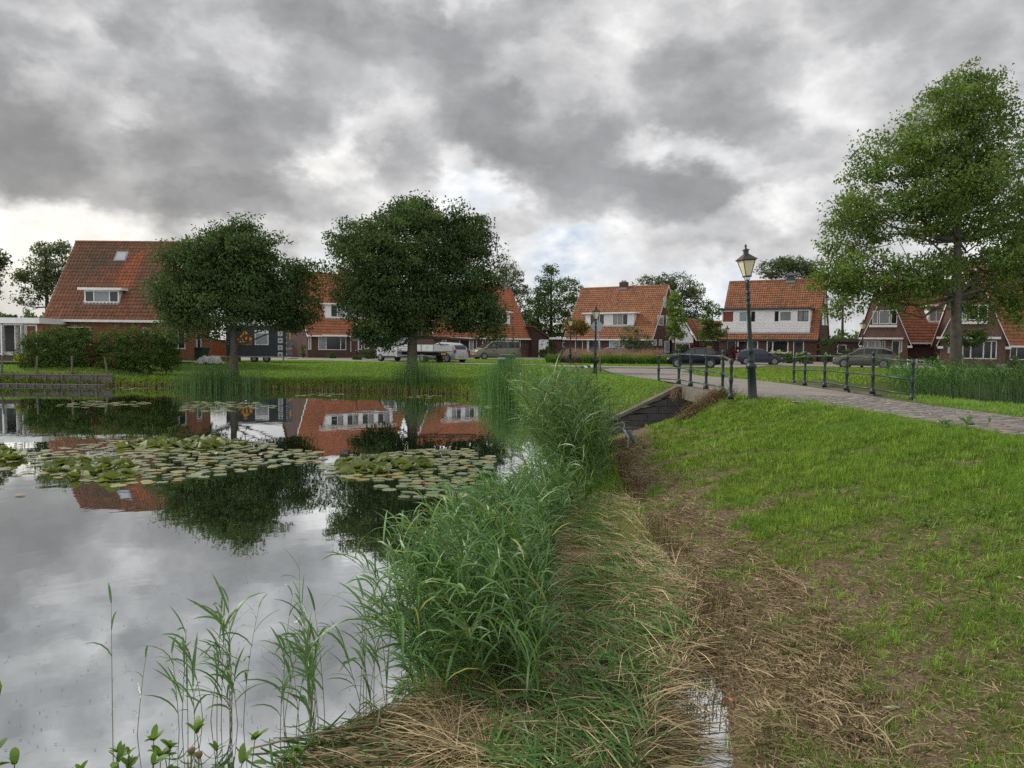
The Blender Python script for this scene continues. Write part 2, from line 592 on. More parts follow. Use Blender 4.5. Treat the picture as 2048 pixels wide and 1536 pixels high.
def sdist(poly, x, y):
    """signed distance to polygon, positive outside"""
    x = np.asarray(x, float)
    y = np.asarray(y, float)
    d = np.full(x.shape, 1e9)
    ins = np.zeros(x.shape, bool)
    n = len(poly)
    for i in range(n):
        ax, ay = poly[i]
        bx, by = poly[(i + 1) % n]
        ex, ey = bx - ax, by - ay
        wx, wy = x - ax, y - ay
        t = np.clip((wx * ex + wy * ey) / (ex * ex + ey * ey), 0, 1)
        d = np.minimum(d, (wx - ex * t) ** 2 + (wy - ey * t) ** 2)
        c = ((ay > y) != (by > y)) & (x < (bx - ax) * (y - ay) / (by - ay + 1e-12) + ax)
        ins ^= c
    d = np.sqrt(d)
    return np.where(ins, -d, d)


def pdist(line, x, y, wid=None):
    """distance to a polyline minus its half width"""
    d = np.full(np.shape(x), 1e9)
    for i in range(len(line) - 1):
        ax, ay = line[i]
        bx, by = line[i + 1]
        ex, ey = bx - ax, by - ay
        wx, wy = x - ax, y - ay
        t = np.clip((wx * ex + wy * ey) / (ex * ex + ey * ey), 0, 1)
        hw = 0 if wid is None else (wid if np.isscalar(wid) else wid[i] + (wid[i + 1] - wid[i]) * t)
        d = np.minimum(d, np.sqrt((wx - ex * t) ** 2 + (wy - ey * t) ** 2) - hw)
    return d


def sm(a, b, x):
    t = np.clip((x - a) / (b - a), 0, 1)
    return t * t * (3 - 2 * t)


def path_z(y):
    return 1.31 - .31 * sm(26, 48, np.asarray(y, float))


def lump(x, y):
    return (np.sin(x * 1.7 + 3 * np.sin(y * .6)) * np.cos(y * 1.3 + 2 * np.sin(x * .8)) * .5 + np.sin(x * 4.1 + y * 2.3) * np.sin(y * 4.7 - x * 1.9) * .25)


def _hash(i, j):
    h = np.sin(i * 127.1 + j * 311.7) * 43758.5453
    return h - np.floor(h)


def rough(x, y, s=2.6):
    """small value noise, roughly -1..1"""
    o = 0
    for k, a in ((s, .6), (s * 2.3, .4)):
        u, v = x * k, y * k
        i, j = np.floor(u), np.floor(v)
        f, g = u - i, v - j
        f, g = f * f * (3 - 2 * f), g * g * (3 - 2 * g)
        n = (_hash(i, j) * (1 - f) + _hash(i + 1, j) * f) * (1 - g) + (_hash(i, j + 1) * (1 - f) + _hash(i + 1, j + 1) * f) * g
        o = o + (n * 2 - 1) * a
    return o


def ground(x, y):
    x = np.asarray(x, float)
    y = np.asarray(y, float)
    dp = sdist(POND, x, y)
    dc = sdist(CHAN, x, y)
    T = 1.27 + (.975 - 1.27) * sm(26, 46, y)
    far = sm(33, 41, y - np.clip(x, 0, 3) * 1.5)
    # near bank: even slope; far bank: a small undercut step, then a gentle lawn
    near_w = np.where(y > 23, 3.2, 4.7)
    fn = T * np.clip(dp / near_w, 0, 1) ** .82
    ff = .30 * (1 - np.exp(-np.clip(dp, 0, 99) / .25)) + (T - .30) * (np.clip(dp / 13, 0, 1) ** .8)
    z = fn * (1 - far) + ff * far
    # garden of the left house lies higher
    gx = 1 - sm(-24.6, -21.5, x)
    z = z + gx * sm(43.4, 50.5, y) * .62 + gx * sm(43.0, 44.3, y) * .25 * far * (1 - sm(46, 50, y))
    wc = .30 + 3.4 * sm(9.5, 16, x)
    cz = T * np.clip((dc - .0) / wc, 0, 1) ** .8
    z = np.minimum(z, np.where(dc > 0, cz, 0))
    z = z + (lump(x, y) * .035 + rough(x, y) * .028 + rough(x + 3, y + 1, 7.0) * .012 * (y < 12)) * np.clip(z / .4, 0, 1) * (y < 34)
    # ground carries the path, the street and the bridge ramps
    dl = pdist(PATH, x, y, PATHW)
    wgt = 1 - sm(.05, 1.5, dl)
    inch = sm(-.02, .25, dc)
    z = z * (1 - wgt * inch) + (path_z(y) - .035) * wgt * inch
    wet = np.minimum(dp, dc)
    return np.where(wet < 0, np.maximum(-.9, wet * .9 - .02), z)


def G(x, y):
    return float(ground(np.array([x]), np.array([y]))[0])


def grid_axis(segs):
    out = []
    for a, b, st in segs:
        out.append(np.arange(a, b, st))
    return np.unique(np.round(np.concatenate(out), 4))


gx = grid_axis([(-3000, -400, 500), (-400, -100, 60), (-100, -40, 6), (-40, -3, .6), (-3, 12, .14), (12, 16, .25), (16, 45, .5), (45, 130, 5), (130, 400, 60), (400, 3001, 500)])
gy = grid_axis([(-300, -20, 40), (-20, 0, 2), (0, 28, .14), (28, 60, .35), (60, 110, 2), (110, 400, 40), (400, 4001, 500)])
X, Y = np.meshgrid(gx, gy)
Z = ground(X.ravel(), Y.ravel())
nx, ny = len(gx), len(gy)
idx = np.arange(nx * ny).reshape(ny, nx)
quads = np.stack([idx[:-1, :-1], idx[:-1, 1:], idx[1:, 1:], idx[1:, :-1]], -1).reshape(-1, 4)


def soil_amount(x, y):
    """bare and dead patches on the near bank (1) against living turf (0)"""
    dp = sdist(POND, x, y)
    n = rough(x + 7, y * .8, .6) * .7 + .45 * rough(x, y + 4, 1.6) + .5 * rough(x + 2, y, 4.2)
    a = sm(4.3, .2, dp + n * 1.5) * (y < 24)
    a = np.maximum(a, sm(.02, .45, n) * .8 * sm(17, 9, y) * (dp < 5.6))
    toe = sm(1.25, .35, dp + .35 * n) * (y < 24)
    return np.clip(a * .62 + toe * .5, 0, 1), toe


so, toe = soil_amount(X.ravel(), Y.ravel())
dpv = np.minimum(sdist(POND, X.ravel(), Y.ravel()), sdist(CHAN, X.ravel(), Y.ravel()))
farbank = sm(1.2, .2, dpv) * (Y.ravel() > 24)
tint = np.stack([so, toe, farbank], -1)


def f_ground(nt):
    at = nt.n('ShaderNodeAttribute', attribute_name='tint')
    s = nt.n('ShaderNodeSeparateColor')
    nt.put(s.inputs[0], at.outputs['Color'])
    co = nt.n('ShaderNodeTexCoord').outputs['Object']
    n1 = nt.noise(co, .35, 6, .65)
    n2 = nt.noise(co, 5, 8, .7)
    n3 = nt.noise(co, 40, 6, .7)
    green = nt.mix(nt.ramp(n1, [(.35, (0,) * 3), (.65, (1,) * 3)]), (.060, .085, .020), (.085, .11, .025))
    green = nt.mix(nt.ramp(n2, [(.4, (0,) * 3), (.7, (.6,) * 3)]), green, (.085, .075, .035))
    soil = nt.mix(nt.ramp(n2, [(.35, (0,) * 3), (.65, (1,) * 3)]), (.070, .047, .030), (.15, .108, .070))
    soil = nt.mix(nt.ramp(n3, [(.45, (0,) * 3), (.65, (.8,) * 3)]), soil, (.22, .175, .12))
    k = nt.m('ADD', s.outputs[0], nt.m('MULTIPLY', nt.m('SUBTRACT', n2, .5), 1.4), clamp=True)
    col = nt.mix(nt.ramp(k, [(.3, (0,) * 3), (.6, (1,) * 3)]), green, soil)
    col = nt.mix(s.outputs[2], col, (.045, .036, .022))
    h = nt.m('ADD', n3, nt.m('MULTIPLY', n2, 1.5))
    return princ(nt, col, .95, .15, normal=bump(nt, h, .6, .05))


M['ground'] = material('turf_and_soil', f_ground)
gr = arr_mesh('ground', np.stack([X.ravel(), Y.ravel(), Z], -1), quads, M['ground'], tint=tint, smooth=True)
tag(gr, 'grassy banks and lawns round the pond', kind='structure')


def f_water(nt):
    co = nt.n('ShaderNodeTexCoord').outputs['Object']
    s = nt.sep(co)
    n1 = nt.noise(nt.comb(s[0], nt.m('MULTIPLY', s[1], 1.0), 0.0), .55, 3, .5, .4)
    n2 = nt.noise(nt.comb(s[0], s[1], 0.0), 3.2, 3, .5, .6)
    n3 = nt.noise(co, .08, 3, .5)
    h = nt.m('ADD', n1, nt.m('MULTIPLY', n2, nt.m('MULTIPLY', n3, .22)))
    b = nt.n('ShaderNodeBump')
    b.inputs['Strength'].default_value = .045
    b.inputs['Distance'].default_value = .10
    nt.put(b.inputs['Height'], h)
    body = nt.n('ShaderNodeBsdfDiffuse')
    body.inputs[0].default_value = (.020, .028, .014, 1)
    gl = nt.n('ShaderNodeBsdfGlossy')
    gl.inputs['Roughness'].default_value = .015
    gl.inputs['Color'].default_value = (.93, .95, .97, 1)
    nt.put(gl.inputs['Normal'], b.outputs[0])
    fr = nt.n('ShaderNodeFresnel')
    fr.inputs[0].default_value = 2.3
    nt.put(fr.inputs['Normal'], b.outputs[0])
    fac = nt.ramp(fr.outputs[0], [(0, (.45,) * 3), (.18, (.68,) * 3), (.5, (.92,) * 3), (1, (1,) * 3)])
    mx = nt.n('ShaderNodeMixShader')
    nt.put(mx.inputs[0], fac)
    nt.t.links.new(body.outputs[0], mx.inputs[1])
    nt.t.links.new(gl.outputs[0], mx.inputs[2])
    return mx.outputs[0]


M['water'] = material('pond_water', f_water)
wmb = MB()
wmb.face([(-95, .3, 0), (62, .3, 0), (62, 60, 0), (-95, 60, 0)])
wt = wmb.build('water', M['water'])
tag(wt, 'still pond water', kind='structure')


def ribbon_mesh(name, line, wid, zf, mat, step=.5, kerb=None):
    pts, ws = [], []
    for i in range(len(line) - 1):
        a, b = np.array(line[i]), np.array(line[i + 1])
        n = max(1, int(np.linalg.norm(b - a) / step))
        for k in range(n):
            t = k / n
            pts.append(a + (b - a) * t)
            ws.append(wid if np.isscalar(wid) else wid[i] + (wid[i + 1] - wid[i]) * t)
    pts.append(np.array(line[-1]))
    ws.append(wid if np.isscalar(wid) else wid[-1])
    pts = np.array(pts)
    # soften the corners
    for _ in range(6):
        pts[1:-1] = pts[1:-1] * .5 + (pts[:-2] + pts[2:]) * .25
    d = np.gradient(pts, axis=0)
    d /= np.linalg.norm(d, axis=1)[:, None]
    nrm = np.stack([-d[:, 1], d[:, 0]], -1)
    ws = np.array(ws)[:, None]
    l, r = pts + nrm * ws, pts - nrm * ws
    n = len(pts)
    K = 5
    vs = []
    for k in range(K):
        q = l + (r - l) * k / (K - 1)
        vs.append(np.stack([q[:, 0], q[:, 1], zf(q[:, 0], q[:, 1])], -1))
    v = np.stack(vs, 1).reshape(-1, 3)
    id_ = np.arange(n * K).reshape(n, K)
    qd = np.stack([id_[:-1, :-1], id_[:-1, 1:], id_[1:, 1:], id_[1:, :-1]], -1).reshape(-1, 4)
    o = arr_mesh(name, v, qd, mat, smooth=True)
    return o, l, r


def paving_mat(name, c1, c2, mort, bw=.21, bh=.105, rot=0.0):
    def f(nt):
        co = nt.n('ShaderNodeTexCoord').outputs['Object']
        mp = nt.n('ShaderNodeMapping')
        mp.inputs['Rotation'].default_value = (0, 0, rot)
        nt.put(mp.inputs[0], co)
        b = nt.n('ShaderNodeTexBrick')
        nt.put(b.inputs['Vector'], mp.outputs[0])
        b.inputs['Scale'].default_value = 1
        b.inputs['Brick Width'].default_value = bw
        b.inputs['Row Height'].default_value = bh
        b.inputs['Mortar Size'].default_value = .008
        b.inputs['Color1'].default_value = (*c1, 1)
        b.inputs['Color2'].default_value = (*c2, 1)
        b.inputs['Mortar'].default_value = (*mort, 1)
        nz = nt.noise(co, .8, 6, .65)
        col = nt.mix(1.0, b.outputs[0], nt.ramp(nz, [(.3, (.75,) * 3), (.7, (1.2,) * 3)]), 'MULTIPLY')
        return princ(nt, col, .85, .25, normal=bump(nt, b.outputs['Fac'], -.4, .01))
    return material(name, f)


M['paving'] = paving_mat('brick_paving', (.23, .205, .185), (.20, .18, .165), (.09, .085, .06))
M['paving_st'] = paving_mat('street_paving', (.24, .21, .19), (.20, .175, .16), (.13, .12, .10))
po, pl, pr = ribbon_mesh('path', PATH, PATHW - .02, lambda x, y: path_z(y) + .0, M['paving'], .4)
tag(po, 'brick paved footpath crossing the small bridge', kind='structure')
st, _, _ = ribbon_mesh('street', STREET, 3.1, lambda x, y: np.full(x.shape, .992), M['paving_st'], 2)
tag(st, 'brick paved residential street', kind='structure')
br, _, _ = ribbon_mesh('side_street', BRANCH, 1.9, lambda x, y: np.full(x.shape, .988), M['paving_st'], 2)
tag(br, 'paved lane along the lawn', kind='structure')
# forecourts in front of the houses
fmb = MB()
fmb.face([(-30, 69, .984), (-16, 77, .984), (4, 93, .984), (12, 90, .984), (22, 76, .984), (40, 66, .984), (60, 62, .984), (60, 90, .984), (20, 110, .984), (-30, 110, .984)])
fc = fmb.build('pavement', M['paving_st'])
tag(fc, 'paved forecourts before the houses', kind='structure')


# laid bricks of the footpath, near stretch
def lay_path_bricks():
    bricks = []
    yy = 7.0
    row = 0
    while yy < 19.9:
        cx = np.interp(yy, PATH[:, 1], PATH[:, 0])
        hw = np.interp(yy, PATH[:, 1], PATHW) - .03
        x = cx - hw + (.105 if row % 2 else 0)
        while x + .2 < cx + hw:
            bricks.append((x + .1, yy + .05, float(path_z(yy)) + .006))
            x += .21
        yy += .104
        row += 1
    bricks = np.array(bricks)
    # which show largest: inside the view, nearest first
    px = 1024 + bricks[:, 0] / bricks[:, 1] * FPX
    vis = px < 2060
    order = np.argsort(np.where(vis, bricks[:, 1], 1e6 + bricks[:, 1]))
    cols = []
    for i, c in enumerate([(.22, .195, .175), (.18, .165, .15), (.26, .23, .205), (.205, .18, .165), (.17, .16, .15)]):
        cols.append(simple('paving_brick_%s' % ['brown', 'dark', 'pale', 'plum', 'grey'][i], c, None, 14, .85, .25, bmp=.4))
    meshes = []
    for c in cols:
        b = MB()
        b.box(-.1, .1, -.048, .048, -.03, .0)
        o = b.build('brick', c)
        meshes.append(o.data)
        bpy.data.objects.remove(o)
    for i in order[:300]:
        o = bpy.data.objects.new('brick', meshes[rng.integers(5)])
        COL.objects.link(o)
        o.parent = po
        o.location = tuple(bricks[i] + np.array([0, 0, rng.uniform(-.005, .012)]))
        o.rotation_euler = (rng.uniform(-.03, .03), rng.uniform(-.03, .03), rng.uniform(-.03, .03))
    rest = [i for i in order[300:] if vis[i]]
    vs, qs, tn = [], [], []
    box = np.array([(-.1, -.048, -.03), (.1, -.048, -.03), (.1, .048, -.03), (-.1, .048, -.03), (-.1, -.048, 0), (.1, -.048, 0), (.1, .048, 0), (-.1, .048, 0)])
    fq = np.array([(4, 5, 6, 7), (0, 1, 5, 4), (1, 2, 6, 5), (2, 3, 7, 6), (3, 0, 4, 7)])
    for k, i in enumerate(rest):
        vs.append(box + bricks[i] + np.array([0, 0, rng.uniform(-.005, .012)]))
        qs.append(fq + 8 * k)
    mats = cols
    o = arr_mesh('brick_paving', np.concatenate(vs), np.concatenate(qs), mats, po, mi=np.repeat(rng.integers(0, 5, len(rest)), 5))
    o['kind'] = 'stuff'


lay_path_bricks()

# kerb strips in the far lawn
kmb = MB()
a, b = onz(856, 727.5, 1.0), onz(1100, 731.5, 1.0)
d = (b - a).normalized()
n = Vector((-d.y, d.x, 0)) * .25
kmb.prism([a - n + Vector((0, 0, -.1)), b - n + Vector((0, 0, -.1)), b - n + Vector((0, 0, .03)), a - n + Vector((0, 0, .03))], n * 2)
a, b = onz(1126, 738.5, 1.0), onz(1205, 737.0, 1.0)
d = (b - a).normalized()
n = Vector((-d.y, d.x, 0)) * .6
kmb.prism([a - n + Vector((0, 0, -.1)), b - n + Vector((0, 0, -.1)), b - n + Vector((0, 0, .03)), a - n + Vector((0, 0, .03))], n * 2)
kb = kmb.build('kerb', M['concrete'])
tag(kb, 'pale kerb strips set in the far lawn', kind='structure')

# ------------------------------------------------------------------ bridge
bridge = empty('bridge', (7.6, 22.8, 0), 0, 'low concrete footbridge carrying the brick path over the channel', 'bridge')


def shift(mb, dx, dy, dz=0):
    mb.v = [(x + dx, y + dy, z + dz) for x, y, z in mb.v]
    return mb


bx, by = 7.6, 22.8
m = MB()
m.box(5.45, 9.95, 21.1, 24.6, 1.02, 1.245)
shift(m, -bx, -by).build('deck', M['concrete'], bridge)
for x0, x1 in ((5.28, 5.62), (9.72, 10.0)):
    m = MB()
    m.box(x0, x1, 20.7, 25.3, .93, 1.335)
    shift(m, -bx, -by).build('edge_beam', M['concrete'], bridge, bevel=.02)
for y0, y1 in ((20.9, 21.36), (24.12, 24.6)):
    m = MB()
    m.box(5.62, 9.7, y0, y1, -.9, 1.015)
    shift(m, -bx, -by).build('abutment', M['concrete_dark'], bridge)
# the wing wall on the far side of the channel: courses of large blocks under a sloping cap
WY = 24.0
xl, xr, zl, zr_ = 3.0, 5.6, .12, 1.24


def slope_z(x):
    return zl + (np.clip((x - xl) / (5.15 - xl), 0, 1)) * (zr_ - zl)


course = .235
zc = -.25
r_ = 0
while zc < 1.2:
    x = xl + (-.28 if r_ % 2 else 0)
    while x < xr:
        x0, x1 = max(x, xl), min(x + .62, xr)
        x += .62
        if x1 - x0 < .04:
            continue
        z0, z1 = zc + .006, zc + course - .006
        zt0, zt1 = min(z1, slope_z(x0) - .05), min(z1, slope_z(x1) - .05)
        if zt1 <= z0 + .02:
            continue
        if zt0 < z0:
            # triangle start
            xs = x0 + (x1 - x0) * (z0 - zt0) / (zt1 - zt0 + 1e-9)
            x0, zt0 = xs, z0 + .001
        m = MB()
        yy = WY + rng.uniform(-.012, .012)
        m.prism([(x0 + .006, yy, z0), (x1 - .006, yy, z0), (x1 - .006, yy, zt1), (x0 + .006, yy, zt0)], (0, .3, 0))
        shift(m, -bx, -by).build('block', M['concrete_dark'], bridge)
    zc += course
    r_ += 1
m = MB()
m.prism([(xl - .1, WY - .06, zl - .06), (5.15, WY - .06, zr_ - .06), (5.62, WY - .06, zr_ - .04), (5.62, WY - .06, zr_ + .07), (5.12, WY - .06, zr_ + .06), (xl - .1, WY - .06, zl + .05)], (0, .42, 0))
shift(m, -bx, -by).build('coping', M['concrete'], bridge, bevel=.015)
m = MB()
m.box(2.35, 5.62, WY - .38, WY + .0, -.5, .045)
shift(m, -bx, -by).build('footing_ledge', M['concrete_dark'], bridge, bevel=.02)
m = MB()
m.box(2.2, 3.05, WY - .15, WY + .2, -.4, .13)
shift(m, -bx, -by).build('end_block', M['concrete'], bridge, bevel=.02)


# ------------------------------------------------------------------ bridge railings
def post_profile(h, finial):
    p = [(.085, 0), (.085, .10), (.055, .13), (.05, .20), (.042, .30), (.045, .42), (.06, .46), (.06, .54), (.045, .58), (.034, .66), (.048, .74), (.05, .82), (.035, .90), (.06, .95),
         (.062, 1.02), (.045, 1.05)]
    p = [(r * .92, z * h / 1.05) for r, z in p]
    if finial:
        p += [(.025, h + .02), (.05, h + .05), (.058, h + .085), (.045, h + .12), (.012, h + .15)]
    else:
        p += [(.02, h + .03)]
    return p


def railing(label, posts):
    x0, y0, z0, _ = posts[0]
    root = empty('bridge_railing', (x0, y0, z0), 0, label, 'railing', 'green iron railings of the bridge')
    for x, y, z, fin in posts:
        m = MB()
        m.lathe(post_profile(1.0, fin), (x - x0, y - y0, z - z0), 10)
        m.build('post', M['iron'], root, smooth=True)
    for h in (.97, .52, .14):
        m = MB()
        for a, b in zip(posts[:-1], posts[1:]):
            m.tube([(a[0] - x0, a[1] - y0, a[2] - z0 + h), (b[0] - x0, b[1] - y0, b[2] - z0 + h)], .022, 8)
        m.build('rail', M['iron_lite'], root, smooth=True)
    return root


railing('green railing on the pond side of the bridge, six turned posts', [
    (5.33, 28.0, 1.24, False), (5.46, 25.2, 1.335, True), (5.5, 23.7, 1.335, False), (5.6, 22.2, 1.335, False), (5.68, 20.75, 1.335, True), (5.48, 19.25, 1.25, False)])
railing('green railing on the far side of the bridge, ending beside the reeds', [
    (10.25, 28.0, 1.22, False), (9.78, 25.7, 1.30, True), (9.75, 24.0, 1.335, False), (9.66, 22.2, 1.335, False), (9.66, 20.6, 1.335, True), (10.05, 19.3, 1.26, False)])


# ------------------------------------------------------------------ street lamps
def lamp(x, y, z, label, lean=(0, 0), h=4.0, proto=[None]):
    root = empty('street_lamp', (x, y, z), 0, label, 'street lamp', 'old style lantern posts')
    root.rotation_euler = (lean[1], lean[0], R(11))
    if proto[0] is None:
        m = MB()
        m.lathe([(.15, -.2), (.15, .05), (.125, .10), (.115, .85), (.14, .88), (.15, .93), (.14, .98), (.10, 1.0), (.09, 1.05), (.11, 1.09), (.09, 1.13), (.078, 1.3), (.085, 1.32), (.105, 1.36),
                 (.08, 1.40), (.066, 1.5), (.05, 2.6), (.055, 2.62), (.075, 2.66), (.05, 2.70), (.05, 2.78), (.07, 2.80), (.07, 2.84), (.05, 2.87), (.055, 2.94), (.085, 2.98), (.06, 3.02),
                 (.045, 3.05), (.045, 3.12), (.055, 3.16), (.07, 3.24), (.05, 3.30), (.03, 3.36)], seg=10)
        m.build('post', M['iron'], root, smooth=True)
        m = MB()
        for k in range(4):
            a = k * math.pi / 2 + math.pi / 4
            m.tube([(.03 * math.cos(a), .03 * math.sin(a), 3.3), (.1 * math.cos(a), .1 * math.sin(a), 3.46)], .012, 5)
            m.tube([(.10 * math.cos(a), .10 * math.sin(a), 3.44), (.255 * math.cos(a), .255 * math.sin(a), 3.90)], .014, 4)
        m.lathe([(.13, 3.43), (.14, 3.46), (.12, 3.47)], seg=4, rot=math.pi / 4)
        m.lathe([(.27, 3.885), (.30, 3.90), (.33, 3.91), (.19, 4.0), (.10, 4.06), (.075, 4.07), (.075, 4.16), (.11, 4.17), (.10, 4.19), (.03, 4.22), (.02, 4.25), (.035, 4.28), (.03, 4.31), (.005, 4.35)], seg=4, rot=math.pi / 4)
        m.build('lantern_frame', M['copper'], root)
        for k in range(4):
            a0, a1 = k * math.pi / 2 + math.pi / 4, (k + 1) * math.pi / 2 + math.pi / 4
            m = MB()
            q = []
            for rr, zz, aa in ((.115, 3.47, a0), (.115, 3.47, a1), (.25, 3.88, a1), (.25, 3.88, a0)):
                q.append((rr * math.cos(aa) * .97, rr * math.sin(aa) * .97, zz))
            m.prism(q, (-.005 * math.cos((a0 + a1) / 2), -.005 * math.sin((a0 + a1) / 2), 0))
            m.build('pane', M['lantern_glass'], root)
        m = MB()
        m.lathe([(.05, 3.46), (.07, 3.5), (.07, 3.56), (.05, 3.6), (.02, 3.62)], seg=8)
        m.build('lamp_holder', M['black'], root)
        proto[0] = root
    else:
        for ch in proto[0].children:
            dup(ch, root)
    s = h / 4.33
    root.scale = (s, s, s)
    return root


lamp(6.02, 19.2, 1.26, 'tall green lantern post leaning left beside the near end of the bridge', lean=(-.078, 0), h=3.83)
p = atY(1190, 755, 43.0)
lamp(p.x, 43.0, G(p.x, 43.0), 'lantern post right in front of the round grey sign', h=3.95)
p = atY(1140, 730, 63.0)
lamp(p.x, 63.0, .96, 'lantern post on the lawn just left of the flower bed', h=4.0)
p = atY(1124, 710, 97.0)
lamp(p.x, 97.0, .96, 'small distant lantern post by the left corner of the garage', h=4.0)
p = atY(1453, 720, 85.0)
lamp(p.x, 85.0, .96, 'distant lantern post before the house with the white boarded storey', h=4.0)
p = atY(1723.5, 735, 63.0)
lamp(p.x, 63.0, .96, 'lantern post under the maple branches behind the grey estate car', h=4.0)
p = atY(713.5, 719, 76.0)
lamp(p.x, 76.0, .96, 'dark lantern post before the terrace, its lantern in the tree leaves', h=4.0)

# round sign back on a leaning pole
p = atY(1202, 748, 44.0)
sg = empty('round_sign', (p.x, 44.0, G(p.x, 44.0)), 0, 'round traffic sign seen from its grey back on a leaning pole', 'traffic sign')
top = atY(1195, 638, 44.0)
dxy = top.x - p.x
zt = top.z - sg.location.z
m = MB()
m.tube([(0, 0, -.2), (dxy, 0, zt)], .04, 8)
m.build('pole', M['zinc'], sg, smooth=True)
c = atY(1194, 653, 43.94)
m = MB(lambda x, y, z: (x, z, y))
m.lathe([(.31, 0), (.325, .008), (.31, .02)], (c.x - p.x, c.z - sg.location.z, -.07), 24)
m.build('sign_plate', M['zinc'], sg)
m = MB()
m.box(dxy * .95 - .06, dxy * .95 + .06, -.05, .05, zt - .45, zt - .15)
m.build('bracket', M['zinc'], sg)

# ------------------------------------------------------------------ fallen striped barrier beams on the lawn
M['barrier_white'] = simple('barrier_white', (.75, .78, .76), None, 8, .5, .3, bmp=0)
M['barrier_green'] = simple('barrier_green', (.02, .10, .08), None, 8, .5, .3, bmp=0)
for (ax, ay, bx_, by_), lb in (((1160, 741, 1187, 736.5), 'upper white and green striped beam lying on the lawn near the lamp'),
                               ((1162, 743.5, 1188, 740), 'lower white and green striped beam lying on the lawn near the lamp')):
    Yb = 53.0 if ay < 742 else 51.5
    a, b = atY(ax, ay, Yb), atY(bx_, by_, Yb)
    L = (b - a).length
    zz = G(a.x, Yb) + .10
    ro = empty('striped_beam', (a.x, Yb, zz), 0, lb, 'barrier beam', 'striped beams lying on the far lawn')
    ro.rotation_euler = (0, -.12, R(12))
    for k in range(4):
        m = MB()
        m.box(L * k / 4 + .002, L * (k + 1) / 4 - .002, -.06, .06, -.05, .05)
        m.build('stripe', M['barrier_green'] if k % 2 == 0 else M['barrier_white'], ro)
# ------------------------------------------------------------------ houses
def wall_cells(mb, F, length, z0, z1, ops, th=.12, depth=.5):
    """front wall sheet with real openings; F maps (s, outward, z)"""
    xs = sorted(set([0, length] + [q for o in ops for q in (o[0], o[1])]))
    zs = sorted(set([z0, z1] + [q for o in ops for q in (o[2], o[3])]))
    xs = [q for q in xs if -1e-6 <= q <= length + 1e-6]
    for i in range(len(xs) - 1):
        for j in range(len(zs) - 1):
            cx, cz = (xs[i] + xs[i + 1]) / 2, (zs[j] + zs[j + 1]) / 2
            if any(o[0] < cx < o[1] and o[2] < cz < o[3] for o in ops):
                continue
            mb.m = 0
            mb.face([F(xs[i], 0, zs[j]), F(xs[i + 1], 0, zs[j]), F(xs[i + 1], 0, zs[j + 1]), F(xs[i], 0, zs[j + 1])])
    for a, b, c, d in ops:
        mb.m = 0
        for q in (((a, c), (a, d)), ((b, d), (b, c)), ((a, d), (b, d)), ((b, c), (a, c))):
            (s0, h0), (s1, h1) = q
            mb.face([F(s0, 0, h0), F(s1, 0, h1), F(s1, -th, h1), F(s0, -th, h0)])
        mb.m = 1
        mb.face([F(a, -th, c), F(b, -th, c), F(b, -th, d), F(a, -th, d)])
    mb.m = 0


def wbox(mb, F, s0, s1, o0, o1, z0, z1):
    ps = [F(s, o, z) for z in (z0, z1) for s, o in ((s0, o0), (s1, o0), (s1, o1), (s0, o1))]
    b = len(mb.v)
    mb.v += [tuple(p) for p in ps]
    for q in ((0, 3, 2, 1), (4, 5, 6, 7), (0, 1, 5, 4), (1, 2, 6, 5), (2, 3, 7, 6), (3, 0, 4, 7)):
        mb.f.append([b + i for i in q])
        mb.mi.append(mb.m)


def window(root, F, s0, s1, z0, z1, splits=(), frame=None, glass=None, o=-.08, fw=.065, inner=None, name='window', transom=None, th=.07):
    frame = frame or M['white']
    glass = glass or M['glass']
    mb = MB()
    wbox(mb, F, s0, s1, o, o + th, z1 - fw, z1)
    wbox(mb, F, s0, s1, o, o + th, z0, z0 + fw)
    wbox(mb, F, s0, s0 + fw, o, o + th, z0 + fw, z1 - fw)
    wbox(mb, F, s1 - fw, s1, o, o + th, z0 + fw, z1 - fw)
    cuts = [s0 + fw * .5] + [s0 + (s1 - s0) * q for q in splits] + [s1 - fw * .5]
    for c in cuts[1:-1]:
        wbox(mb, F, c - fw * .55, c + fw * .55, o, o + th, z0 + fw, z1 - fw)
    if transom:
        zt = z0 + (z1 - z0) * transom
        wbox(mb, F, s0 + fw, s1 - fw, o + .002, o + th - .004, zt - .03, zt + .03)
    w_ = mb.build(name, frame, root)
    gl = glass if isinstance(glass, (list, tuple)) else [glass] * (len(cuts) - 1)
    for i in range(len(cuts) - 1):
        a, b = cuts[i] + fw * .5, cuts[i + 1] - fw * .5
        if inner:
            # a darker casement inside the frame
            q = .045
            mb = MB()
            wbox(mb, F, a + .01, b - .01, o + .01, o + th - .015, z1 - fw - q, z1 - fw - .005)
            wbox(mb, F, a + .01, b - .01, o + .01, o + th - .015, z0 + fw + .005, z0 + fw + q)
            wbox(mb, F, a + .01, a + q, o + .01, o + th - .015, z0 + fw + q, z1 - fw - q)
            wbox(mb, F, b - q, b - .01, o + .01, o + th - .015, z0 + fw + q, z1 - fw - q)
            mb.build('casement', inner, w_)
            a, b = a + .03, b - .03
        mb = MB()
        wbox(mb, F, a, b, o + .02, o + .032, z0 + fw * .9, z1 - fw * .9)
        mb.build('pane', gl[i % len(gl)], w_)
    return w_


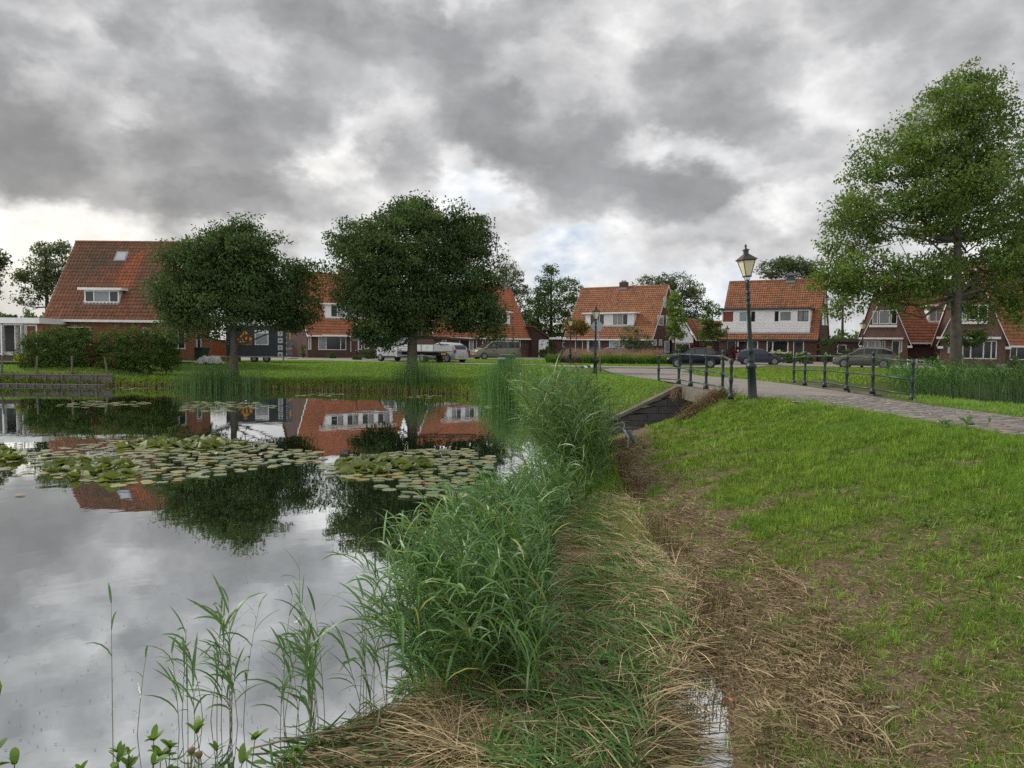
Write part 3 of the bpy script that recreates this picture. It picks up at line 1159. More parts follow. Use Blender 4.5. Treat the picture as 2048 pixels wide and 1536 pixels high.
def door(root, F, s0, s1, z0, z1, mat, frame=None, o=-.08, light=None):
    mb = MB()
    f = frame or M['white']
    wbox(mb, F, s0, s0 + .07, o, o + .075, z0, z1)
    wbox(mb, F, s1 - .07, s1, o, o + .075, z0, z1)
    wbox(mb, F, s0 + .07, s1 - .07, o, o + .075, z1 - .07, z1)
    fr = mb.build('door_frame', f, root)
    mb = MB()
    wbox(mb, F, s0 + .072, s1 - .072, o + .01, o + .05, z0 + .01, z1 - .072)
    d = mb.build('door', mat, root)
    mb = MB()
    wbox(mb, F, s1 - .22, s1 - .12, o + .05, o + .08, z0 + 1.0, z0 + 1.04)
    mb.build('handle', M['alu'], d)
    if light:
        mb = MB()
        wbox(mb, F, s0 + .25, s1 - .25, o + .05, o + .056, z0 + 1.2, z1 - .3)
        mb.build('pane', light, d)
    return d


def roof_tiles(root, O, U, V, L, S, mat, tw=.24, gauge=.32, wave=.035, lip=.055, tintf=None, skip=None, name='roof_tiles', clip=None):
    """courses of overlapping pan tiles; O eave-left corner, U unit along eave, V unit up the slope"""
    O, U, V = Vector(O), Vector(U).normalized(), Vector(V).normalized()
    N = U.cross(V).normalized()
    nc, nr_ = max(1, round(L / tw)), max(1, round(S / gauge))
    tw, gauge = L / nc, S / nr_
    us = np.array([0, .28, .62, .82, 1.0])
    hs = np.array([0, -.3, -.2, .9, .55]) * wave
    vs, qs, tn = [], [], []
    U_, V_, N_, O_ = (np.array(q) for q in (U, V, N, O))
    base = 0
    r_ = np.random.default_rng(int(L * 100 + S * 10))
    for j in range(nr_):
        for i in range(nc):
            if skip and skip((i + .5) * tw, (j + .5) * gauge):
                continue
            jx, jz = r_.uniform(-.006, .006), r_.uniform(-.004, .006)
            lo = O_ + U_ * ((i + us) * tw + jx)[:, None] + V_ * (j * gauge) + N_ * (hs + lip + jz)[:, None]
            up = O_ + U_ * ((i + us) * tw + jx)[:, None] + V_ * ((j + 1) * gauge + .0) + N_ * (hs + .004)[:, None]
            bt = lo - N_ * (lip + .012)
            vs += [bt, lo, up]
            for k in range(4):
                qs.append((base + k, base + k + 1, base + 5 + k + 1, base + 5 + k))
                qs.append((base + 5 + k, base + 5 + k + 1, base + 10 + k + 1, base + 10 + k))
            base += 15
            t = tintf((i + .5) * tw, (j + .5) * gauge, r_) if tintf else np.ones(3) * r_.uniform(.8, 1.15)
            tn.append(t[None] * np.repeat([.30, 1.04, .80], 5)[:, None])  # lip foot and overlap darkened: shade between courses, with dirt, put into the tint
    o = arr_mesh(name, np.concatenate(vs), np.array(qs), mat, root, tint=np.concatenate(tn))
    o['kind'] = 'stuff'
    return o


class House:
    def __init__(s, label, P, rot, L, D, zb, ze, zr, name='house', group=None, wall=None, tile=None):
        s.P, s.rot, s.L, s.D, s.zb, s.ze, s.zr = Vector((P[0], P[1], 0)), R(rot), L, D, zb, ze, zr
        s.root = empty(name, (P[0], P[1], 0), s.rot, label, 'house', group)
        s.ux = Vector((math.cos(s.rot), math.sin(s.rot), 0))
        s.uy = Vector((-math.sin(s.rot), math.cos(s.rot), 0))
        s.wall, s.tile = wall, tile
        s.ops = []
        s.todo = []
        s.slope = (zr - ze) / (D / 2)
        s.F = lambda a, o, z: (a, -o, z)
        s.GR = lambda a, o, z: (s.L + o, a, z)       # right gable: a runs back from the front corner
        s.GL = lambda a, o, z: (-o, a, z)

    def hit(s, px, py, off=0.0):
        """pixel to local (along, z) on the facade plane moved back by off"""
        p = onplane(px, py, s.P + s.uy * off, s.uy)
        q = p - s.P
        return q.dot(s.ux), p.z

    def hitg(s, px, py):
        p = onplane(px, py, s.P + s.ux * s.L, s.ux)
        q = p - s.P
        return q.dot(s.uy), p.z

    def win(s, x0, x1, y0, y1, **kw):
        (a, z1), (b, z0) = s.hit(x0, y0), s.hit(x1, y1)
        a, b = max(a, .05), min(b, s.L - .05)
        z0 = max(z0, s.zb + .02)
        z1 = min(z1, s.ze - .12)
        s.ops.append((a, b, z0, z1))
        kind = kw.pop('kind', 'window')
        if kind == 'door':
            s.todo.append(lambda: door(s.root, s.F, a, b, z0, z1, **kw))
        else:
            s.todo.append(lambda: window(s.root, s.F, a, b, z0, z1, **kw))

    def gwin(s, x0, x1, y0, y1, **kw):
        (a, z1), (b, z0) = s.hitg(x0, y0), s.hitg(x1, y1)
        kw.setdefault('o', .0)
        s.todo.append(lambda: window(s.root, s.GR, a, b, z0, z1, **kw))

    def slope_y(s, z):
        return (z - s.ze) / s.slope

    def build(s, tw=.24, gauge=.32, wave=.035, tintf=None, verge=None, over=.25, gutter=None, skip=None, ridge_over=.12, wall_top=None):
        L, D, zb, ze, zr = s.L, s.D, s.zb, s.ze, s.zr
        verge = verge or M['white']
        gutter = gutter or M['white']
        mb = MB()
        wall_cells(mb, s.F, L, zb - .3, ze - .02, s.ops)
        for x in (0, L):
            mb.face([(x, 0, zb - .3), (x, D, zb - .3), (x, D, ze - .02), (x, D / 2, zr - .1), (x, 0, ze - .02)])
        mb.face([(0, D, zb - .3), (L, D, zb - .3), (L, D, ze), (0, D, ze)])
        mb.build('wall', [s.wall, M['black']], s.root)
        # roof body
        k = s.slope
        e = over
        zl = ze - e * k * .55
        th = .14
        mb = MB()
        x0, x1 = -ridge_over, L + ridge_over
        mb.prism([(x0, -e, ze - e * k - th + .1), (x0, -e, ze - e * k + .1), (x0, D / 2, zr + .1), (x0, D + e, ze - e * k + .1), (x0, D + e, ze - e * k - th + .1), (x0, D / 2, zr - th)], (x1 - x0, 0, 0))
        rf = mb.build('roof', s.tile, s.root)
        at = rf.data.color_attributes.new('tint', 'FLOAT_COLOR', 'POINT')
        at.data.foreach_set('color', [.8, .8, .8, 1] * len(rf.data.vertices))
        S = math.hypot(D / 2 + e, (D / 2 + e) * k)
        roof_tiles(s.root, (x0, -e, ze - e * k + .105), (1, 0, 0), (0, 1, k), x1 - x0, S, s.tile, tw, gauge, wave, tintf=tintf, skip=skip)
        # ridge
        mb = MB()
        n = int((x1 - x0) / .38)
        for i in range(n):
            a = x0 + (x1 - x0) * i / n
            b = x0 + (x1 - x0) * (i + 1) / n
            mb.prism([(a, D / 2 - .14, zr + .06), (a, D / 2 - .07, zr + .18 + (i % 2) * .004), (a, D / 2 + .07, zr + .18 + (i % 2) * .004), (a, D / 2 + .14, zr + .06)], (b - a - .012, 0, 0))
        rd = mb.build('ridge', s.tile, rf)
        at = rd.data.color_attributes.new('tint', 'FLOAT_COLOR', 'POINT')
        at.data.foreach_set('color', [.7, .62, .6, 1] * len(rd.data.vertices))
        # verge boards at both gables
        for x in (x0 - .025, x1 + .002):
            mb = MB()
            for sgn in (1, -1):
                def P_(t, dz):
                    y = -e + (D / 2 + e) * t
                    y = y if sgn == 1 else D - y
                    return (x, y, ze - e * k + (zr - ze + e * k) * t + dz)
                mb.prism([P_(0, -.08), P_(0, .12), P_(1, .12), P_(1, -.08)], (.023, 0, 0))
            mb.build('verge_board', verge, s.root)
        mb = MB()
        zg = ze - e * k
        mb.box(x0 - .05, x1 + .05, -e - .17, -e - .01, zg - .06, zg + .10)
        mb.box(x0 + .1, x1 - .1, -e - .02, -.005, zg - .07, zg - .03)
        mb.build('gutter', gutter, s.root)
        for f in s.todo:
            f()

    def dormer(s, a, b, z0, z1, wins, boards=None, fascia=None, over=.22, wkw=None, slab=.16, lead=True, depthmore=0):
        """flat roofed dormer with its front plane where the roof has height z0"""
        boards = boards or M['white']
        fascia = fascia or M['white']
        y0 = s.slope_y(z0) - .10
        y1 = s.slope_y(z1) + .3
        Fd = lambda q, o, z: (q, y0 - o, z)
        mb = MB()
        wall_cells(mb, lambda q, o, z: (q + a, y0 - o, z), b - a, z0, z1, [(w_[0] - a, w_[1] - a, w_[2], w_[3]) for w_ in wins], th=.1)
        mb.face([(b, y0, z0), (b, y1, z1), (b, y0, z1)])
        mb.face([(a, y0, z0), (a, y0, z1), (a, y1, z1)])
        d = mb.build('dormer', [boards, M['black']], s.root)
        mb = MB()
        mb.box(a - over, b + over, y0 - over, y1 + .1, z1, z1 + slab)
        mb.build('dormer_roof', fascia, d)
        if lead:
            mb = MB()
            mb.prism([(a - .04, y0 - .12, z0 - .10), (a - .04, y0 + .0, z0 - .10), (a - .04, y0 + .0, z0 + .02), (a - .04, y0 - .03, z0 + .02)], (b - a + .08, 0, 0))
            for x in (a - .08, b + .0):
                mb.prism([(x, y0 - .05, z0 - .06), (x, y0 - .05, z0 + .1), (x, y1, z1 + .02), (x, y1, z1 - .16)], (.08, 0, 0))
            mb.build('lead_flashing', M['lead'], d)
        for w_ in wins:
            kw = dict(wkw or {})
            if len(w_) > 4:
                kw.update(w_[4])
            window(d, Fd, w_[0], w_[1], w_[2], w_[3], o=-.07, **kw)
        return d


def chimney(root, x, y, z0, z1, w_=.9, d_=.6, mat=None, cap=True):
    mb = MB()
    mb.box(x - w_ / 2, x + w_ / 2, y - d_ / 2, y + d_ / 2, z0, z1)
    c = mb.build('chimney', mat or M['brick_brown'], root)
    mb = MB()
    mb.box(x - w_ / 2 - .06, x + w_ / 2 + .06, y - d_ / 2 - .06, y + d_ / 2 + .06, z0 + .02, z0 + .28)
    mb.build('lead_flashing', M['lead'], c)
    if cap:
        mb = MB()
        for q in (-.25, .0, .25):
            mb.lathe([(.09, 0), (.1, .2), (.08, .22)], (x + q * w_, y, z1), 8)
        mb.build('chimney_pot', M['tile_plain'], c)
    return c


M['cowl'] = simple('dark_slate_metal', (.075, .082, .09), None, 9, .7, .2)
M['tile_plain'] = simple('terracotta', (.20, .08, .05), None, 9, .8, .2)


# ---- house 1: large red brick house on the left
def tint1(a, v, r_):
    t = np.array([1., 1, 1]) * r_.uniform(.78, 1.2)
    mossy = math.exp(-((a - 2.2) / 2.6) ** 2 - ((v - 5.3) / 2.3) ** 2)
    mossy *= .95 * r_.uniform(.5, 1.1)
    if 4.1 < a < 5.2 and v < 6.3 and v > 3.0:
        mossy *= .1
        t *= np.array([1.35, 1.05, .9])
    elif 2.8 < a < 4.4 and 3.2 < v < 4.4:
        t *= np.array([1.25, 1.0, .9])
    return t * (1 - min(mossy, .9)) + np.array([.48, .80, .90]) * r_.uniform(.75, 1.1) * min(mossy, .85)


h1 = House('large red brick house behind the conifer hedge, weathered roof with skylight', (-31.6, 52.25), 0, 7.95, 8.0, 1.5, 4.15, 9.62, wall=M['brick_red'], tile=M['tile_old'], name='brick_house')
h1.win(114, 182, 653, 690, splits=(), glass=M['glass'])
h1.win(285, 303, 655, 668, glass=M['glass_net'])
h1.gwin(330, 341, 657, 697, glass=M['glass'])
h1.gwin(343, 369, 657, 698, splits=(.45,), glass=[M['glass_net'], M['glass']])
h1.gwin(392, 401, 664, 700, glass=M['glass'])
h1.build(tintf=tint1, wave=.045, over=.2)
y0 = h1.slope_y(5.2) - .1
a, _ = h1.hit(169.5, 600, y0)
b, _ = h1.hit(239, 600, y0)
zt = atY(200, 580.5, 52.25 + y0).z
z0 = atY(200, 606.5, 52.25 + y0).z
h1.dormer(a, b, z0, zt, [(a + .03, b - .03, z0 + .06, zt - .02, dict(splits=(.27, .73), glass=[M['glass'], M['glass_net'], M['glass']]))], boards=M['white'], over=.3)
# skylight
ys = h1.slope_y(8.45)
a, z = h1.hit(233, 520, ys)
b, _ = h1.hit(254, 520, ys)
k = h1.slope
nv = Vector((0, -k, 1)).normalized()
vv = Vector((0, 1, k)).normalized()


def on_slope(mb, a, b, v0, v1, n0, n1, base):
    ps = []
    for n_ in (n0, n1):
        for aa, v_ in ((a, v0), (b, v0), (b, v1), (a, v1)):
            q = Vector((aa, 0, 0)) + base + vv * v_ + nv * n_
            ps.append(tuple(q))
    i = len(mb.v)
    mb.v += ps
    for q in ((0, 3, 2, 1), (4, 5, 6, 7), (0, 1, 5, 4), (1, 2, 6, 5), (2, 3, 7, 6), (3, 0, 4, 7)):
        mb.f.append([i + t for t in q])
        mb.mi.append(0)


bs = Vector((0, ys, h1.ze + ys * k + .1))
mb = MB()
on_slope(mb, a - .06, b + .06, -.45, .45, .0, .10, bs)
sk = mb.build('skylight', M['lead'], h1.root)
mb = MB()
on_slope(mb, a + .06, b - .06, -.36, .36, .101, .112, bs)
mb.build('pane', simple('sky_tinted_glass', (.35, .38, .42), None, 2, .08, .8, coat=1, bmp=0), sk)  # pale base colour stands in for the reflected sky
# downpipes
for px in (272, 92):
    s_, _ = h1.hit(px, 660)
    mb = MB()
    mb.tube([(s_, -.08, 1.4), (s_, -.08, 4.0)], .045, 6)
    mb.build('downpipe', M['tile_plain'], h1.root)

# annexe with white glazed doors
an = empty('garden_room', (-39.5, 49.6, 0), 0, 'flat roofed white garden room with open glass doors at the left edge', 'extension')
Fa = lambda q, o, z: (q, -o, z)
mb = MB()
mb.box(0, 9.3, -.35, 5, 3.62, 3.98)
mb.build('flat_roof', M['offwhite'], an)
mb = MB()
mb.box(0, 9.1, .05, 5, 1.2, 1.56)
mb.build('terrace', M['concrete'], an)
mb = MB()
mb.box(7.85, 9.3, .0, 5, 1.2, 3.6)
mb.build('wall', M['brick_red'], an)
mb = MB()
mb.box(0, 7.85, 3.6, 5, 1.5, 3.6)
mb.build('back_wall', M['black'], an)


def ax_(px):
    return atY(px, 680, 49.6).x + 39.5


window(an, Fa, ax_(52), ax_(75), 1.6, 3.55, o=-.05, glass=M['glass_net'], fw=.09)
window(an, Fa, ax_(-30), ax_(4), 1.6, 3.55, o=-.05, glass=M['glass'], fw=.09)
mb = MB()
for px in (5, 51):
    wbox(mb, Fa, ax_(px) - .08, ax_(px) + .08, -.05, .06, 1.56, 3.6)
wbox(mb, Fa, ax_(5), ax_(51), -.05, .06, 3.5, 3.6)
mb.build('door_frame', M['white'], an)
for px, w_, dy_ in ((9, .95, -.55), (29, .12, .5), (46, -.6, -.5)):
    mb = MB()
    x = ax_(px)
    mb.prism([(x, 0, 1.58), (x + .16, dy_, 1.58), (x + .16, dy_, 3.48), (x, 0, 3.48)], (.05, 0, 0))
    dd = mb.build('door', M['white'], an)
mb = MB()
mb.box(ax_(12), ax_(27), 1.5, 1.56, 1.6, 2.7)
mb.build('inner_door_panel', simple('olive_panel', (.035, .045, .025), None, 4, .5), an)
mb = MB()
mb.box(ax_(11), ax_(25), .0, .12, 1.57, 1.80)
mb.build('step', M['offwhite'], an)

# wooden revetment in two tiers at the water, with its stakes
rv = empty('revetment', (-22.6, 43.3, 0), 0, 'two tier grey timber revetment along the left garden shore', 'retaining wall')
for j, (yy, z0, z1, zc_) in enumerate(((42.55 - 43.3, -.3, .10, .14), (43.35 - 43.3, .18, .60, .65))):
    mb = MB()
    x = -20.0
    n = 0
    while x < (0 if j == 0 else 0.05):
        mb = MB()
        mb.box(x + .01, min(x + 1.9, .1) - .01, yy - .03, yy + .03, z0, z1)
        mb.build('plank', M['wood_grey'], rv)
        mb = MB()
        mb.box(x + .005, min(x + 1.9, .1) - .005, yy - .08, yy + .14, z1 + .0, zc_)
        mb.build('cap_board', M['wood_grey'], rv)
        x += 1.9
    x = -19.8
    while x < .1:
        mb = MB()
        mb.box(x - .05, x + .05, yy - .11, yy - .031, z0, z1 - .01)
        mb.build('stake', M['wood_grey'], rv)
        x += .47 if j == 0 else .95
for i, (px, pt, pb, tx) in enumerate(((3, 712, 745, 5), (73.5, 712, 747, 74), (144, 712, 747, 144), (216, 715, 748, 209))):
    p, q = atY(px, pb, 43.9), atY(tx, pt, 43.9)
    st_ = empty('garden_post', (p.x, 43.9, p.z), 0, ['weathered garden post at the left edge of the picture', 'upright weathered post before the left end of the hedge', 'upright weathered post before the middle of the hedge', 'leaning weathered post at the end of the timber revetment'][i], 'post', 'weathered posts above the revetment')
    mb = MB()
    d_ = q - p
    mb.tube([(0, 0, -.3), (d_.x * .5, 0, d_.z * .5), (d_.x, 0, d_.z)], [.06, .055, .05], 7)
    mb.build('shaft', M['wood_grey'], st_)


# ---- house 2a and 2b: terraces behind the middle tree
def rot_of(dx_, dy_):
    return math.degrees(math.atan2(dy_, dx_))


U2 = Vector((.784, .621, 0))
P2 = Vector((-21.8, 82, 0))


def tint2(a, v, r_):
    return np.ones(3) * r_.uniform(.86, 1.1)


h2 = House('red roofed terrace with white dormer, between the two big trees', P2, 38.4, 12.6, 8.8, .97, 3.68, 10.35, wall=M['brick_brown'], tile=M['tile_red'], name='terraced_house', group='red roofed terraced houses')
h2.win(616.3, 622.5, 669, 699, glass=M['glass_net'])
h2.win(636.5, 692.5, 669.5, 700, splits=(.28, .80), glass=[M['glass_net'], M['glass'], M['glass']])
h2.win(701, 717, 671, 703.5, kind='door', mat=M['darkred'], light=M['glass_net'])
h2.win(717.3, 724, 671, 699, glass=M['glass'])
h2.win(728, 736.3, 671, 698, glass=M['glass'])
h2.win(736.6, 751, 671, 704, kind='door', mat=M['black'])
h2.build(tintf=tint2, tw=.30, gauge=.36, wave=.02, over=.25)
q0 = h2.hit(641, 668)[0]
q1 = h2.hit(702, 668)[0]
mb = MB()
mb.box(q0, q1, -.75, -.02, 3.28, 3.46)
mb.build('awning_box', M['offwhite'], h2.root)
y0 = h2.slope_y(5.2) - .1
sA = lambda px: h2.hit(px, 620, y0)[0]
zt = h2.hit(700, 611, y0)[1]
zs = h2.hit(700, 637.5, y0)[1]
wd = []
for x0, x1 in ((662, 688), (694.5, 718), (725, 749), (756, 781)):
    wd.append((sA(x0), sA(x1), zs + .12, zt - .04, dict(splits=(.5,), glass=[M['glass'], M['glass_net']], inner=M['black'])))
h2.dormer(sA(651), sA(786), zs, zt, wd, over=.3)
chimney(h2.root, 6.4, 4.4, 10.0, 11.1, .9, .6)

P2b = P2 + U2 * 15.9
h2b = House('red roofed terrace house behind the tree, parked cars and camper van', (P2b.x, P2b.y), 38.4, 14.7, 8.8, .97, 3.68, 10.3, wall=M['brick_brown'], tile=M['tile_red'], name='terraced_house', group='red roofed terraced houses')
h2b.win(884, 893, 674, 696, glass=M['glass_net'])
h2b.win(919, 947, 674, 701, splits=(.7,), glass=[M['glass'], M['glass_net']])
h2b.win(953, 965.5, 674.5, 704, kind='door', mat=M['black'])
h2b.win(965.8, 971, 674.5, 700, glass=M['glass'])
h2b.win(975.5, 993, 674.5, 704, kind='door', mat=M['darkred'], light=M['glass_net'])
h2b.win(999, 1041, 676, 702, splits=(.35, .9), glass=[M['glass_net'], M['glass_net'], M['glass']])
h2b.build(tintf=tint2, tw=.30, gauge=.36, wave=.02, over=.25)
y0 = h2b.slope_y(5.2) - .1
sA = lambda px: h2b.hit(px, 640, y0)[0]
zt = h2b.hit(985, 624, y0)[1]
zs = h2b.hit(985, 647.5, y0)[1]
wd = []
for x0, x1 in ((905, 924), (931, 950), (957, 967), (972, 991), (996, 1014.5)):
    wd.append((sA(x0), sA(x1), zs + .12, zt - .04, dict(splits=(.5,), glass=[M['glass_net'], M['glass']], inner=M['black'])))
h2b.dormer(sA(896), sA(1020), zs, zt, wd, over=.3)
chimney(h2b.root, 13.9, 4.4, 10.0, 10.9, .5, .5, M['zinc'], cap=False)
# brown shed at its right end
sh = empty('shed', (2.6, 100.5, 0), R(38.4), 'dark brown shed with a narrow white gate at the end of the terrace', 'shed')
mb = MB()
mb.prism([(0, 0, .9), (2.9, 0, .9), (2.9, 0, 3.4), (0, 0, 4.9)], (0, 4, 0))
mb.build('wall', simple('dark_brown_boards', (.045, .022, .018), (.035, .018, .015), 3, .8), sh)
mb = MB()
mb.prism([(-.1, -.2, 4.95), (3.1, -.2, 3.4), (3.1, -.2, 3.5), (-.1, -.2, 5.05)], (0, 4.4, 0))
mb.build('roof', M['tile_plain'], sh)
mb = MB()
mb.box(1.0, 1.12, -.2, -.08, .97, 3.3)
mb.box(2.5, 2.62, -.2, -.08, .97, 3.3)
mb.box(1.0, 2.62, -.2, -.08, 3.18, 3.3)
gt = mb.build('gate_frame', M['white'], sh)
mb = MB()
mb.box(1.12, 2.5, -.16, -.12, 2.0, 3.18)
mb.build('gate_panel', M['offwhite'], sh)

# ---- house 3
h3 = House('orange tiled house with white dormer and central chimney behind the flower bed', (6.85, 101), -34.2, 12.35, 9.0, .97, 3.62, 10.2, wall=M['brick_brown'], tile=M['tile_orange'], name='detached_house')


def tint3(a, v, r_):
    t = np.ones(3) * r_.uniform(.80, 1.15)
    if r_.random() < .18:
        t = t * np.array([.72, .78, .85])
    return t


h3.win(1150.5, 1165, 678, 706, kind='door', mat=M['black'])
h3.win(1174, 1200, 678, 704, splits=(.12,), glass=M['glass'], fw=.12)
h3.win(1218.5, 1245, 679, 705, splits=(.75,), glass=[M['glass_blue'], M['glass']], fw=.1)
h3.win(1247, 1266, 679, 705, splits=(.5,), glass=M['glass'], fw=.1)
h3.gwin(1304, 1312, 679, 691, glass=M['glass_net'])
h3.gwin(1318, 1323, 679, 691, glass=M['glass_net'])
h3.gwin(1329, 1338, 682, 705, glass=M['glass_blue'])
h3.gwin(1315.5, 1326, 630, 651, glass=M['glass_net'])
h3.gwin(1332, 1341, 631, 651, glass=M['glass_net'])
h3.gwin(1327, 1331.5, 595, 615, glass=M['glass_net'])
h3.build(tintf=tint3, tw=.26, gauge=.33, wave=.045, over=.2)
y0 = h3.slope_y(5.2) - .1
sA = lambda px: h3.hit(px, 640, y0)[0]
zt = h3.hit(1220, 627.5, y0)[1]
zs = h3.hit(1220, 652, y0)[1]
h3.dormer(sA(1171.5), sA(1268), zs, zt, [
    (sA(1181), sA(1209), zs + .10, zt - .04, dict(splits=(.66,), glass=M['glass'], inner=M['black'])),
    (sA(1226), sA(1256), zs + .10, zt - .04, dict(splits=(.33, .67), glass=[M['glass_net'], M['glass_net'], M['glass']], inner=M['black']))], over=.35)
chimney(h3.root, 6.2, 4.5, 9.9, 10.9, 1.0, .7)
# side annexe left, flat roofed
s0 = h3.hit(1104, 690)[0]
s1 = -.02
mb = MB()
mb.box(s0, s1, .1, 5, .8, 3.35)
mb.build('annexe_wall', M['brick_brown'], h3.root)
mb = MB()
mb.box(s0 - .3, s1 + .35, -.25, 5.2, 3.352, 3.62)
mb.build('annexe_roof', M['white'], h3.root)
a, b = h3.hit(1125, 690)[0], h3.hit(1132, 690)[0]
window(h3.root, lambda q, o, z: (q, .1 - o, z), a, b, 2.35, 3.0, o=0.0, glass=M['glass'])

# small white gabled garage between houses
gp = atY(1343, 700, 98)
gg = empty('garage', (gp.x, 98, 0), R(-25), 'small orange roofed garage with white gable between the two tiled houses', 'garage')
mb = MB()
mb.face([(0, 0, .8), (2.8, 0, .8), (2.8, 0, 3.6), (1.4, 0, 6.0), (0, 0, 3.6)])
mb.face([(2.8, 0, .8), (2.8, 6, .8), (2.8, 6, 3.6), (2.8, 0, 3.6)])
mb.face([(0, 0, .8), (0, 6, .8), (0, 6, 3.6), (0, 0, 3.6)])
mb.build('wall', M['brick_brown'], gg)
mb = MB()
mb.prism([(.08, -.03, 3.05), (2.72, -.03, 3.05), (2.72, -.03, 3.55), (1.4, -.03, 5.8), (.08, -.03, 3.55)], (0, .028, 0))
mb.build('gable_boards', M['white'], gg)
for s_ in (1, -1):
    mb = MB()
    mb.prism([(1.4, -.12, 6.05), (1.4 + s_ * 1.75, -.12, 3.25), (1.4 + s_ * 1.75, -.12, 3.5), (1.4, -.12, 6.3)], (0, .08, 0))
    mb.build('verge_board', M['white'], gg)
k = 2.8 / 1.75
for s_ in (1, -1):
    O = (1.4 + 1.75 * s_, (-.04 if s_ == 1 else 9.0), 3.45)
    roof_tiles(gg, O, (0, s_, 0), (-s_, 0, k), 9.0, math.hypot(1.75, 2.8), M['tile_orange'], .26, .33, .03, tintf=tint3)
mb = MB()
mb.box(2.8, 8.5, 1.5, 6, .8, 3.45)
mb.build('side_wall', M['brick_brown'], gg)
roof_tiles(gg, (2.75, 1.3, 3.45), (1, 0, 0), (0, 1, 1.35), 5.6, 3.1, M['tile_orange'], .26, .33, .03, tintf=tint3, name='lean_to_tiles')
mb = MB()
mb.box(2.75, 8.5, 1.12, 1.3, 3.3, 3.48)
mb.build('gutter', M['white'], gg)
window(gg, Fa, .5, 2.3, 1.3, 2.95, (.5,), o=.01, glass=M['glass'])

# ---- house 4
h4 = House('orange tiled house with a full width white boarded upper storey', (24.85, 92.6), -30, 11.0, 9.0, .97, 3.6, 10.6, wall=M['brick_brown'], tile=M['tile_orange'], name='detached_house')
h4.win(1454, 1471, 681, 707, kind='door', mat=M['darkgreen'])
h4.win(1475, 1516, 680.5, 706, splits=(.5,), glass=M['glass'], fw=.13)
h4.win(1533.5, 1576.5, 680.5, 707, splits=(.28,), glass=M['glass'], fw=.12)
h4.win(1587, 1607, 680.5, 716, kind='door', mat=M['darkgreen'], light=M['glass'])
h4.gwin(1644, 1648, 623, 651, glass=M['glass_net'])
h4.gwin(1651, 1655, 624, 651, glass=M['glass_net'])
h4.gwin(1649.5, 1651.5, 581, 608, glass=M['glass_net'])
h4.build(tintf=tint3, tw=.26, gauge=.33, wave=.045, over=.15, gutter=M['black'], verge=M['brick_brown'])
y0 = h4.slope_y(4.25) - .1
sA = lambda px: h4.hit(px, 640, y0)[0]
zt = h4.hit(1540, 619.5, y0)[1]
zs = 4.28
z1w, z0w = h4.hit(1540, 622.5, y0)[1], h4.hit(1540, 643, y0)[1]
shutter = simple('orange_brown_sunblind', (.20, .045, .018), (.17, .04, .016), 8, .6)
h4.dormer(sA(1443.5), sA(1620), zs, zt, [
    (sA(1446), sA(1466), z0w, z1w, dict(glass=shutter, frame=M['black'])),
    (sA(1478), sA(1494), z0w, z1w, dict(glass=M['glass_blue'])),
    (sA(1502), sA(1510), z0w, z1w, dict(glass=M['glass'], frame=M['black'])),
    (sA(1549), sA(1557), z0w, z1w, dict(glass=M['glass'], frame=M['black'])),
    (sA(1558.5), sA(1583), z0w, z1w, dict(glass=M['glass_net'], fw=.1)),
    (sA(1595), sA(1616.5), z0w, z1w, dict(glass=M['glass_net'], frame=M['black'], splits=(.5,)))],
    boards=M['offwhite'], fascia=M['black'], over=.28, slab=.22)
for i in range(9):
    mb = MB()
    zz = zs + .1 + i * .2
    if zz > z0w - .05:
        break
    mb.box(sA(1444) + .03, sA(1620) - .03, y0 - .022, y0 - .002, zz, zz + .185)
    mb.build('weatherboard', M['offwhite'], h4.root)
chimney(h4.root, 7.2, 4.5, 10.3, 11.0, .9, .7, M['cowl'], cap=False)
mb = MB()
mb.box(7.2 - .32, 7.2 + .32, 4.25, 4.75, 11.0, 11.18)
mb.prism([(7.2 - .7, 4.0, 11.18), (7.2 + .7, 4.0, 11.18), (7.2 + .25, 4.4, 11.5), (7.2 - .25, 4.4, 11.5)], (0, .7, 0))
mb.build('chimney_cowl', M['cowl'], h4.root)
mb = MB()
mb.box(h4.L + .05, h4.L + 8.8, .9, 5.5, .8, 3.25)
mb.build('annexe_wall', M['brick_brown'], h4.root)
mb = MB()
mb.box(h4.L + .05, h4.L + 9.2, .6, 5.8, 3.252, 3.62)
mb.build('annexe_roof', M['black'], h4.root)
a, b = h4.hit(1675, 690, .9)[0], h4.hit(1693, 690, .9)[0]
window(h4.root, lambda q, o, z: (q, .9 - o, z), a, b, 1.9, 2.95, o=0.0, glass=M['glass'])


